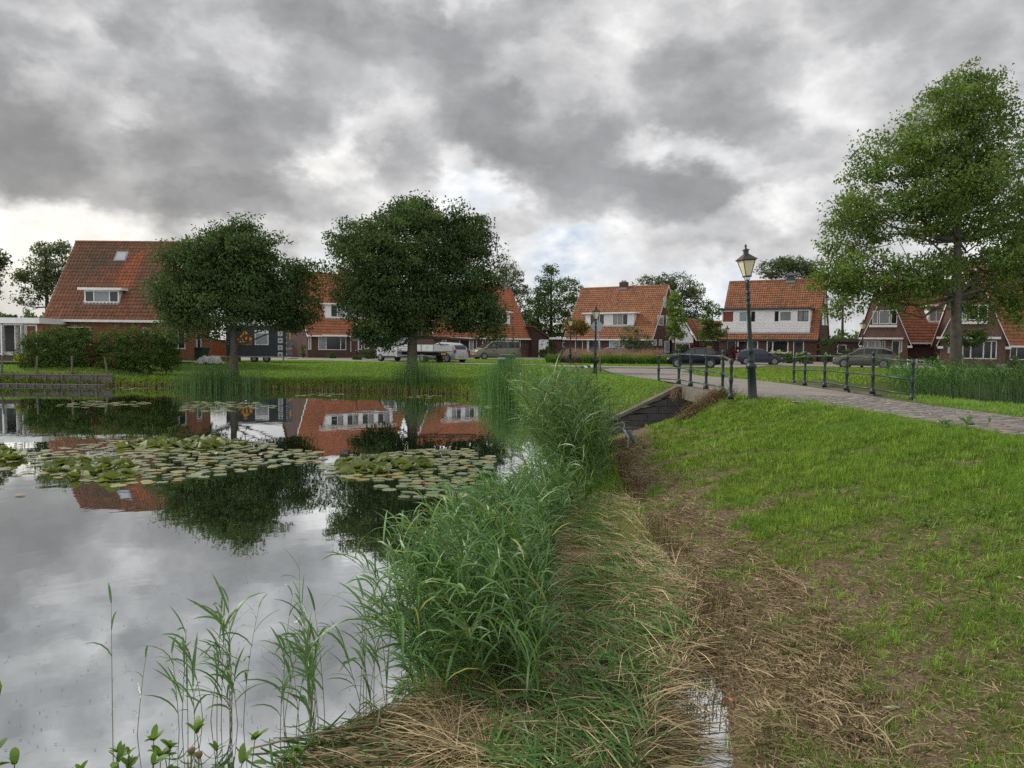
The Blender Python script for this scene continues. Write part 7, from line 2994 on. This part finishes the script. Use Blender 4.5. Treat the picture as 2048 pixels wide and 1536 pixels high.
# maple at the right
YM = 47.5
base = atY(1911, 748, YM)
bl = [pb(1935, 205, 70, 62, YM), pb(1885, 260, 84, 70, YM, .5), pb(1965, 280, 58, 78, YM, -.5), pb(1790, 320, 84, 52, YM), pb(1740, 370, 50, 42, YM, .6), pb(1880, 370, 100, 70, YM, -.8), pb(1985, 400, 90, 80, YM, .6),
      pb(1760, 440, 66, 44, YM, -.4), pb(1880, 455, 62, 34, YM, .8), pb(1700, 475, 42, 36, YM), pb(1985, 500, 80, 48, YM, -.5), pb(1720, 545, 84, 44, YM, -.6), pb(1830, 552, 80, 36, YM, -1.0), pb(1745, 582, 60, 36, YM, .6), pb(1670, 548, 40, 30, YM, -.6),
      pb(1800, 598, 55, 26, YM, -.8), pb(2020, 570, 84, 42, YM, .2), pb(1995, 620, 64, 26, YM, .8), pb(2060, 470, 80, 90, YM, 1.0), pb(2080, 620, 70, 50, YM), pb(1955, 158, 50, 24, YM), pb(1900, 545, 50, 50, YM, 1.2), pb(1685, 622, 26, 22, YM), pb(1705, 425, 44, 40, YM, -.5), pb(1672, 500, 34, 28, YM), pb(1648, 565, 30, 22, YM, .3), pb(1840, 420, 60, 50, YM, -1.2)]
tree('tall light green maple with open branching at the right', (base.x, YM, G(base.x, YM) - .02), bl, 76000, .21, M['leaf_maple'], M['bark'], .37, 3, name='maple_tree', clump=.80, lim=70, trunk_top=15.0, shell=.55, tw=.42, csize=48, lobes=20, trunk_bend=.15)
bl = [pb(2060, 300, 34, 44, 56), pb(2075, 380, 50, 70, 56), pb(2085, 480, 60, 80, 56)]
q = atY(2100, 740, 56)
tree('darker tree behind the maple at the right edge', (q.x, 56, .97), bl, 9000, .2, M['leaf_mid'], M['bark'], .3, 4, lim=10)


def bgtree(label, px, ybase, Y, blobs, n, size, leaf, tr, seed, name='tree', **kw):
    q = atY(px, ybase, Y)
    return tree(label, (q.x, Y, .95), [pb(*b, Y) for b in blobs], n, size, leaf, kw.pop('bark', M['bark_dark']), tr, seed, name=name, **kw)


bgtree('airy grey green tree behind the big roof at the far left', 95, 700, 78, [(105, 525, 40, 34), (70, 560, 34, 26), (115, 575, 36, 26), (60, 598, 24, 14), (85, 500, 22, 12)], 6500, .28, M['leaf_grey'], .28, 11, clump=.6, csize=12, shell=.6, lim=22)
bgtree('tree crown cut by the left picture edge', -30, 700, 76, [(-22, 525, 26, 36), (-20, 580, 20, 20)], 3000, .28, M['leaf_grey'], .28, 12, clump=.6, csize=12)
bgtree('pale birch beside the terrace gable', 1010, 700, 112, [(1018, 560, 26, 34), (1032, 600, 28, 40), (1035, 650, 26, 36), (1000, 548, 18, 14)], 6500, .30, M['leaf_grey'], .25, 13, name='birch_tree', clump=.7, lim=12)
bgtree('tall dark poplar like tree between the houses', 1102, 705, 115, [(1104, 560, 22, 30), (1105, 600, 38, 44), (1085, 620, 26, 60), (1120, 650, 34, 44), (1100, 680, 40, 28), (1098, 540, 10, 14)], 9500, .32, M['leaf_ash'], .35, 14, clump=.8, lim=14)
bgtree('dark bushy tree left of the orange tiled house', 1072, 705, 118, [(1070, 640, 24, 50), (1060, 670, 30, 34), (1142, 585, 22, 26), (1140, 620, 26, 32)], 6500, .32, M['leaf_mid'], .3, 15, clump=.8)
bgtree('broad tree behind the chimney house', 1345, 700, 122, [(1310, 575, 44, 26), (1355, 580, 44, 32), (1385, 610, 26, 40), (1365, 640, 30, 22), (1280, 585, 18, 14)], 8500, .34, M['leaf_grey'], .4, 16, clump=.8, csize=14, lim=22)
bgtree('young light green maple before the brown gable', 1349, 712, 78, [(1349, 600, 13, 22), (1351, 640, 17, 28), (1353, 668, 17, 12)], 2600, .24, M['leaf_maple'], .07, 17, name='young_tree', clump=.35, csize=12, lim=8)
bgtree('small bushy green tree left of the white boarded house', 1425, 712, 86, [(1422, 640, 17, 28), (1424, 668, 23, 20), (1418, 614, 7, 10)], 3400, .24, M['leaf_mid'], .08, 18, name='young_tree', clump=.4, lim=8)
bgtree('grey green tree crowns behind the white boarded house', 1570, 700, 118, [(1550, 540, 36, 18), (1590, 532, 34, 18), (1620, 545, 26, 20)], 6500, .32, M['leaf_grey'], .3, 19, clump=.7, csize=12, lim=14)
bgtree('slender tree in the gap behind the maple branches', 1683, 700, 110, [(1690, 560, 30, 34), (1684, 600, 22, 20), (1700, 520, 30, 26)], 3800, .3, M['leaf_mid'], .22, 20, clump=.6, csize=12)
bgtree('brownish pollard tree before the left corner of the orange roof', 1153, 706, 90, [(1150, 655, 20, 15), (1138, 648, 12, 10), (1163, 660, 11, 10)], 2400, .22, foliage('bronze_leaves', (.14, .115, .03), (.17, .11, .03), .3), .08, 21, name='pollard_tree', clump=.4)
bgtree('ball crowned standard tree before the wide gable front', 1948, 736, 63, [(1940, 676, 32, 18), (1906, 681, 20, 14), (1960, 672, 15, 13)], 4200, .16, M['leaf_ash'], .06, 22, name='standard_tree', clump=.25, lim=8)
bgtree('multi stemmed airy shrub before the pale blue curtained window', 1270, 705, 78, [(1262, 670, 26, 18), (1285, 685, 22, 16), (1262, 690, 30, 12)], 2400, .18, M['leaf_grey'], .05, 23, name='shrub', clump=.35, lim=10, cat='shrub')
# dense wood far left on the horizon
g_ = np.random.default_rng(50)
fb = []
for px in np.arange(-60, 150, 6):
    fb.append(pb(px, 668, 22, 40 + g_.uniform(-5, 5), 420, g_.uniform(-20, 20)))
V, Q, T, C = leaf_cloud(fb, 9000, 2.0, g_, clump=2.6)
tag(arr_mesh('distant_wood', V, Q, M['leaf_grey'], tint=T), 'distant wood on the horizon behind the garden room', kind='stuff')
fb = []
for px in np.arange(560, 2200, 12):
    fb.append(pb(px, 684, 20, 16 + g_.uniform(-4, 6), 230, g_.uniform(-15, 15)))
V, Q, T, C = leaf_cloud(fb, 14000, 1.2, g_, clump=1.8)
tag(arr_mesh('distant_treeline', V, Q, M['leaf_mid'], tint=T), 'low line of trees behind the houses', kind='stuff')


def shrub(label, blobs, n, size, leaf, seed, name='shrub', cat='shrub', group=None, clump=.2, tint=None):
    g_ = np.random.default_rng(seed)
    b0 = blobs[0]
    base = (b0[0], b0[1], G(b0[0], b0[1]))
    root = empty(name, base, 0, label, cat, group)
    lb = [(b[0] - base[0], b[1] - base[1], b[2] - base[2]) + tuple(b[3:]) for b in blobs]
    V, Q, T, C = leaf_cloud(lb, n, size, g_, shell=.75, clump=clump, up=.2)
    if tint is not None:
        T = T * np.array(tint)
    arr_mesh('foliage', V, Q, leaf, root, tint=T)
    mb = MB()
    for k in range(5):
        e = C[g_.integers(len(C))] * .8
        mb.tube([(0, 0, -.05), tuple(e * np.array([.4, .4, .5])), tuple(e)], [.03, .02, .008], 5, cap=False)
    mb.build('stems', M['bark_dark'], root)
    return root


# conifer hedge of separate shrubs
Yh = 46.6
hedge = [(66, 708, 24, 42), (100, 702, 28, 44), (134, 704, 26, 44), (163, 700, 24, 46), (193, 714, 14, 34), (222, 702, 28, 44), (262, 700, 28, 44), (300, 698, 30, 44), (332, 700, 22, 40)]
names_ = ['leftmost conifer of the hedge, nearest the garden room', 'second conifer from the left in the hedge, under the dark window', 'third conifer of the hedge, below the big dark window', 'bright green conifer left of the brown dying one',
          'brown dying conifer in the middle of the hedge', 'conifer just right of the brown dying one', 'conifer of the hedge behind the leaning post', 'tall dark conifer near the right end of the hedge', 'rightmost conifer ending the hedge']
M['thuja'] = foliage('thuja_foliage', (.045, .085, .018), (.070, .115, .022), .2)
M['thuja_dead'] = foliage('dead_thuja_foliage', (.085, .045, .02), (.10, .06, .025), .2)
for i, (px, py, rx, ry) in enumerate(hedge):
    b = [pb(px, py, rx, ry, Yh), pb(px + 3, py + 14, rx * 1.05, ry * .7, Yh), pb(px, py - ry * .55, rx * .6, ry * .45, Yh), pb(px - rx * .5, py - ry * .4, rx * .3, ry * .4, Yh), pb(px + rx * .5, py - ry * .5, rx * .25, ry * .35, Yh)]
    shrub(names_[i], b, 6500 if rx > 20 else 2600, .10, M['thuja_dead'] if i == 4 else M['thuja'], 60 + i, 'conifer_shrub', 'conifer', 'conifers of the garden hedge', clump=.26)
# other shrubs
S = [
    ('maroon japanese maple bush behind the dark grey hatchback', [(1467, 706, 14, 15, 82)], 1800, M['leaf_red']), ('maroon bush beside the small gabled garage', [(1397, 692, 12, 11, 92)], 1200, M['leaf_red']),
    ('dark green dome shaped bush left of the black hatchback', [(1361, 700, 12, 9, 72)], 1500, M['leaf_ash']), ('dense box bush before the terrace door', [(740, 708, 17, 10, 79), (752, 708, 10, 9, 79)], 2200, M['leaf_ash']),
    ('small olive shrub below the terrace bay window', [(662, 712, 9, 6, 80)], 700, M['leaf_grey']), ('narrow dark conifer at the terrace left corner', [(606, 703, 3.5, 14, 79)], 700, M['leaf_ash']),
    ('rounded green bush before the dark grey car nose', [(1578, 719, 15, 9, 78)], 1500, M['leaf_mid']), ('green bush under the second hydrangea', [(1612, 720, 17, 8, 76)], 1500, M['leaf_mid']),
    ('climbing shrub at the right corner of the white boarded house', [(1648, 696, 10, 18, 80), (1672, 690, 12, 10, 80), (1652, 712, 12, 12, 80)], 2600, M['leaf_ash']),
    ('clipped grey green hedge before the flat roofed annexe', [(1682, 712, 16, 9, 77), (1702, 708, 14, 11, 77)], 2400, M['leaf_grey']),
    ('clipped dark hedge cube beside the brown wall', [(1861, 724, 9, 8, 72)], 1100, M['leaf_ash']), ('low clipped hedge before the wide gable front', [(1890, 733, 18, 5, 65), (1935, 734, 26, 5, 65), (1970, 734, 20, 5, 65)], 2600, M['leaf_mid']),
    ('dark shrub at the far right picture edge', [(2040, 728, 22, 18, 60), (2065, 735, 22, 18, 60)], 2600, M['leaf_ash']), ('clipped green hedge between the terrace shed and the annexe', [(1085, 706, 10, 7, 98), (1100, 704, 7, 8, 98)], 1500, M['leaf_mid']),
    ('dark green undergrowth below the trees between the houses', [(1082, 688, 14, 10, 102), (1100, 692, 12, 8, 102)], 1500, M['leaf_ash']), ('reddish shrub beside the dome shaped bush', [(1383, 700, 9, 6, 78)], 700, M['leaf_red']),
    ('grass tuft round the lamp base on the lawn edge', [(713, 716, 8, 4, 74)], 900, M['leaf_mid']), ('yellow flowering weeds left of the hedge', [(40, 716, 7, 7, 45.5)], 700, foliage('yellow_green_leaves', (.22, .22, .03), (.16, .18, .03), .3)),
    ('yellow green shrub before the small garage', [(1418, 698, 7, 5, 90)], 500, foliage('golden_leaves', (.22, .20, .04), (.18, .16, .03), .3)),
]
for i, (lb, bl_, n_, lf) in enumerate(S):
    shrub(lb, [pb(b[0], b[1], b[2], b[3], b[4]) for b in bl_], n_, .13 if bl_[0][4] > 50 else .08, lf, 90 + i, clump=.16)
# hydrangeas: leaves below, cream flower heads as parts
M['cream'] = foliage('cream_petals', (.62, .60, .42), (.55, .55, .36), .2)
for i, (px, py, rx, ry, Yq, lb) in enumerate(((1558, 708, 26, 9, 79, 'long row of cream hydrangeas under the wide window'), (1606, 710, 15, 8, 78, 'cream hydrangea bush beside the dark green front door'), (1881, 717, 6, 5, 70, 'small cream hydrangea in a pot left of the maple trunk'),
                                              (1654, 712, 7, 8, 79.5, 'white rose bush at the annexe corner'))):
    rt = shrub(lb, [pb(px, py + 3, rx, ry, Yq)], 1500, .12, M['leaf_mid'], 120 + i, 'hydrangea', 'hydrangea', clump=.16)
    g_ = np.random.default_rng(130 + i)
    for k in range(int(rx * .9)):
        a = g_.uniform(-1, 1)
        c = atY(px + a * rx, py - ry * .55 * math.sqrt(max(0, 1 - a * a)) - g_.uniform(-3, 2), Yq - .5)
        V, Q, T, C = leaf_cloud([(0, 0, 0, .11, .11, .09)], 60, .06, g_, clump=.03, shell=1)
        o = arr_mesh('flower_head', V + np.array([c.x - rt.location.x, c.y - rt.location.y, c.z - rt.location.z]), Q, M['cream'], rt, tint=T)

# perennial border: each sort one mass
def border(name, label, spots, h, lo, hi, dens=60, w_=.03, mat=None, curv=(10, 60)):
    parts = []
    for px, py, rx, Yq in spots:
        c = atY(px, py, Yq)
        n = int(dens * rx)
        rr = rx * Yq / FPX
        a, r = rng.uniform(0, 6.28, n), np.sqrt(rng.random(n))
        base = np.column_stack([c.x + rr * r * np.cos(a), Yq + .9 * r * np.sin(a), np.full(n, .97)])
        parts.append(ribbons(base, rng.uniform(0, 6.28, n), np.radians(rng.uniform(60, 95, n)), np.radians(rng.uniform(*curv, n)), rng.uniform(*h, n), rng.uniform(w_ * .6, w_ * 1.3, n), 3, tint=gtint(n, lo, hi, .2)))
    v, q, t = join(parts)
    tag(arr_mesh(name, v, q, mat or M['leaf_any'], tint=t), label, kind='stuff')


border('purple_grasses', 'feathery purple brown grasses in the flower bed', [(1140, 722, 30, 69), (1170, 715, 24, 72), (1232, 722, 26, 69), (1262, 716, 20, 72)], (.6, 1.15), (.15, .11, .115), (.26, .20, .20), curv=(10, 80))
border('pink_grasses', 'pinkish seed heads at the back of the flower bed', [(1155, 712, 26, 76), (1215, 706, 22, 79), (1300, 710, 30, 76), (1245, 708, 20, 77)], (1.0, 1.6), (.26, .17, .16), (.36, .24, .23))
border('orange_flowers', 'orange and yellow flowers in the flower bed', [(1185, 712, 26, 74), (1250, 712, 26, 74), (1290, 714, 20, 74)], (.8, 1.15), (.30, .19, .05), (.42, .26, .08), 45)
border('lavender_patch', 'lavender coloured patch in the flower bed', [(1252, 704, 18, 81), (1190, 702, 10, 82)], (1.3, 1.7), (.14, .12, .20), (.20, .17, .27))
border('green_mounds', 'green leafy mounds at the front of the flower bed', [(1108, 726, 16, 68.5), (1215, 724, 14, 68), (1245, 725, 24, 67.5), (1312, 724, 26, 68), (1330, 712, 26, 72), (1290, 726, 14, 67.5), (1180, 726, 16, 67.5)], (.45, .95), (.06, .12, .025), (.12, .20, .04), 90, .05)

# brush pile over the near abutment
def brush():
    c = (5.45, 20.35)
    root = empty('brush_pile', (c[0], c[1], 1.15), 0, 'heap of dead twigs and dry grass beside the near end of the railing', 'brush pile')
    n = 2600
    a, r = rng.uniform(0, 6.28, n), np.sqrt(rng.random(n))
    base = np.column_stack([r * np.cos(a) * .95 - .1, r * np.sin(a) * .45 - .1, .02 + .30 * (1 - r ** 2) * rng.random(n) - .10 * r])
    base[:, 2] += np.clip(base[:, 0], -2, 0) * .45
    v, q, t = ribbons(base, rng.uniform(0, 6.28, n), np.radians(rng.uniform(-30, 55, n)), np.radians(rng.uniform(-20, 110, n)), rng.uniform(.15, .5, n), rng.uniform(.005, .012, n), 4, tint=gtint(n, (.25, .2, .17), (.8, .68, .55), .2), shape='straw')
    o = arr_mesh('twigs', v, q, M['straw'], root, tint=t)
    o['kind'] = 'stuff'
    n = 120
    hx = rng.uniform(-.55, -.28, n)
    v, q, t = ribbons(np.column_stack([hx + .0, rng.uniform(3.3, 3.38, n), rng.uniform(-.05, .12, n)]), rng.uniform(0, 6.28, n), np.radians(rng.uniform(-90, -40, n)), np.radians(rng.uniform(-20, 20, n)), rng.uniform(.12, .34, n), rng.uniform(.006, .012, n), 3, tint=gtint(n, (.4, .32, .25), (1.0, .8, .6), .2), shape='straw')
    # hanging dry roots over the coping
    o = arr_mesh('hanging_roots', v, q, M['straw'], root, tint=t)
    o['kind'] = 'stuff'


brush()

# ---- broad leaved plants and small litter in the foreground
def leafy(label, base, stems, g_, leaf_len, leafs, name='weed', cat='weed', mat=None, spread=.25, serr=True, wf=.5):
    root = empty(name, base, 0, label, cat)
    for s in range(stems):
        az, ln = g_.uniform(0, 6.28), g_.uniform(.75, 1.05)
        H = leafs[1] * ln
        tip = Vector((math.cos(az) * spread * ln, math.sin(az) * spread * ln, H))
        mb = MB()
        mb.tube([(0, 0, -.05), tuple(tip * .5 + Vector((0, 0, .05))), tuple(tip)], [.0035, .003, .0015], 5)
        mb.build('stem', M['weed_stem'], root)
        for j in range(int(leafs[0] * 1.6)):
            ft = .15 + .85 * j / int(leafs[0] * 1.6)
            q = tip * ft
            la = az + j * 2.4 + g_.normal(0, .3)
            L = leaf_len * 1.15 * g_.uniform(.7, 1.2) * (1.15 - .5 * ft)
            v, qd, t = ribbons(np.array([q]), np.array([la]), np.radians([g_.uniform(10, 50)]), np.radians([g_.uniform(30, 80)]), np.array([L]), np.array([L * wf]), 6, roll=np.array([g_.normal(0, .25)]),
                               tint=np.array([[1, 1, 1.]]) * g_.uniform(.75, 1.25), shape='leaf')
            arr_mesh('leaf', v, qd, mat or M['weed'], root, tint=t)
        for j in range(5):
            L = leaf_len * g_.uniform(.6, 1.0)
            v, qd, t = ribbons(np.array([tip]), np.array([g_.uniform(0, 6.28)]), np.radians([g_.uniform(35, 80)]), np.radians([g_.uniform(20, 70)]), np.array([L]), np.array([L * wf * .8]), 6, roll=np.array([g_.normal(0, .25)]),
                               tint=np.array([[1.1, 1.15, .9]]) * g_.uniform(.85, 1.25), shape='leaf')
            arr_mesh('leaf', v, qd, mat or M['weed'], root, tint=t)
    return root


M['weed_stem'] = simple('green_weed_stem', (.09, .13, .04), (.10, .10, .05), 30, .6)
M['weed'] = foliage('weed_leaf', (.085, .14, .035), (.11, .17, .05), .35, .5)
g_ = np.random.default_rng(77)


def along(px, py, dist):
    r = ray(px, py)
    return Vector((0, 0, CAMZ)) + r * (dist / r.y)


def plant_at(label, px_top, py_top, Yd, stems, leafs, leaf_len, **kw):
    t = along(px_top, py_top, Yd)
    gz = max(G(t.x, t.y), 0)
    H = max(.15, t.z - gz)
    return leafy(label, (t.x, t.y, gz), stems, g_, leaf_len, (leafs, H), **kw)


plant_at('tall nettle like weed at the left picture edge', -42, 1250, 1.9, 3, 14, .055, spread=.12)
plant_at('lower leafy weed in the bottom left corner', -14, 1425, 1.8, 4, 10, .06, spread=.10)
plant_at('low silver green weed along the bottom edge, right of the corner', 150, 1528, 2.3, 7, 8, .045, spread=.08)
plant_at('low weed with oval leaves below the lone tall reed', 205, 1528, 2.4, 8, 8, .045, spread=.08)
plant_at('broad leaved weed with long pale leaves beside the brown seed heads', 300, 1522, 2.4, 7, 7, .06, spread=.09)
plant_at('green weed behind the two brown seed heads', 390, 1530, 2.5, 7, 7, .05, spread=.09)
plant_at('small yellow green weed sprig left of the floating straw', 455, 1475, 2.6, 3, 6, .07, spread=.10)
plant_at('weed at the bottom edge below the middle reeds', 560, 1536, 2.7, 6, 6, .045, spread=.09)
sd = simple('brown_seed_head', (.17, .11, .055), (.12, .08, .04), 30, .7)
for px, py, lb in ((383, 1501, 'left of the two round brown seed heads at the bottom edge'), (398, 1509, 'right of the two round brown seed heads at the bottom edge')):
    c = along(px, py, 2.4)
    rt = empty('seed_head', tuple(c), 0, lb, 'seed head', 'brown seed heads')
    mb = MB()
    mb.lathe([(.002, -.011), (.008, -.009), (.0115, 0), (.009, .008), (.003, .011)], seg=12)
    mb.build('capsule', sd, rt, smooth=True)
    mb = MB()
    gz = G(c.x - .05, c.y)
    mb.tube([(0, 0, -.01), (-.02, 0, (gz - c.z) * .5), (-.05, 0, gz - c.z)], .003, 5)
    mb.build('stalk', M['reed_stem'], rt)
# dock plants beside the path
for px, py, lb in ((1905, 861, 'left of the two broad leaved dock plants beside the path'), (1948, 855, 'right of the two broad leaved dock plants beside the path')):
    q = onz(px, py, 1.27)
    leafy(lb, (q.x, q.y, G(q.x, q.y)), 5, g_, .10, (3, .12), name='dock_plant', cat='dock', spread=.22, mat=foliage('dock_leaf', (.10, .18, .09), (.12, .2, .1), .3))
for i, (px, py) in enumerate(((2010, 945), (1975, 1010), (1860, 1005))):
    q = onz(px, py, 1.0)
    lbs = ['bright clover like weed patch at the right edge of the bank', 'clover like weed patch below the one at the right edge', 'small weed patch in the grass left of the clover patches']
    leafy(lbs[i], (q.x, q.y, G(q.x, q.y)), 10, g_, .028, (4, .08), name='weed_patch', spread=.22, mat=foliage('clover_leaf', (.14, .26, .05), (.16, .28, .06), .35), wf=.8)

# litter
foil = simple('crumpled_white_plastic', (.55, .56, .58), (.42, .43, .46), 25, .35, .5, bmp=.8)
def scrap(label, px, py, zz, w_, d_, h_, mat, name='litter', cat='litter', water=False):
    q = onz(px, py, zz)
    z = 0.03 if water else G(q.x, q.y) + .01
    n = 7
    g2 = np.random.default_rng(int(px + py))
    vs = []
    for i in range(n):
        for j in range(n):
            a, b = i / (n - 1) * 2 - 1, j / (n - 1) * 2 - 1
            k = max(0, 1 - .9 * (a * a + b * b) / 2)
            vs.append((q.x + a * w_ * (1 + .25 * math.sin(b * 4)), q.y + b * d_ * (1 + .25 * math.sin(a * 5)), z + h_ * k * g2.uniform(.3, 1)))
    qd = [(i * n + j, i * n + j + 1, (i + 1) * n + j + 1, (i + 1) * n + j) for i in range(n - 1) for j in range(n - 1)]
    o = arr_mesh(name, vs, qd, mat)
    return tag(o, label, cat)


scrap('crumpled clear plastic wrapper floating among the straw', 957, 1472, .03, .085, .035, .04, foil, 'plastic_wrapper', 'wrapper', True)
scrap('small white scrap on the bank right of the puddle', 1763, 1478, .55, .022, .03, .03, foil, 'paper_scrap', 'scrap')
scrap('tiny white scrap in the mud near the water', 1433, 1334, .15, .018, .015, .02, foil, 'paper_scrap', 'scrap')
scrap('small white scrap high on the bank', 1517, 1114, .5, .02, .015, .015, foil, 'paper_scrap', 'scrap')
lfp = simple('pale_fallen_leaf', (.30, .36, .22), (.24, .30, .16), 12, .6)
lfb = simple('buff_fallen_leaf', (.36, .27, .16), (.28, .2, .11), 12, .6)
scrap('pale green fallen leaf on the lower bank', 1620, 1457, .40, .045, .025, .012, lfp, 'fallen_leaf', 'leaf')
scrap('pale grey green fallen leaf left of the buff one', 1770, 1432, .55, .04, .018, .012, lfp, 'fallen_leaf', 'leaf')
scrap('buff coloured fallen leaf on the right of the bank', 1878, 1435, .65, .03, .02, .02, lfb, 'fallen_leaf', 'leaf')
scrap('long whitish leaf lying in the middle of the lower bank', 1790, 1304, .7, .05, .012, .015, lfp, 'fallen_leaf', 'leaf')
scrap('pink white shell like leaf at the right picture edge', 2043, 1105, .95, .02, .025, .02, lfb, 'fallen_leaf', 'leaf')
scrap('orange brick fragment in the mud by the puddle', 1468, 1367, .18, .028, .02, .03, simple('orange_brick_chip', (.36, .16, .09), None, 12, .8), 'brick_fragment', 'stone')
q = onz(1110, 1478, .03)
# one thick pale cane lying in the water
a, b = onz(820, 1517, .02), onz(975, 1512, .02)
mb = MB()
mb.tube([tuple(a), tuple(a.lerp(b, .5) + Vector((0, 0, .012))), tuple(b)], .008, 7)
o = mb.build('reed_cane', simple('pale_cane', (.42, .33, .20), (.36, .27, .16), 9, .5), None, smooth=True)
tag(o, 'thick pale cane floating at the bottom edge', 'cane')
a, b = onz(500, 1497, .02), onz(745, 1450, .05)
mb = MB()
mb.tube([tuple(a), tuple(a.lerp(b, .5) + Vector((0, 0, .02))), tuple(b)], .007, 7)
o = mb.build('reed_cane', simple('dull_cane', (.22, .19, .11), (.16, .13, .08), 9, .5), None, smooth=True)
tag(o, 'long dull cane floating below the middle reeds', 'cane')
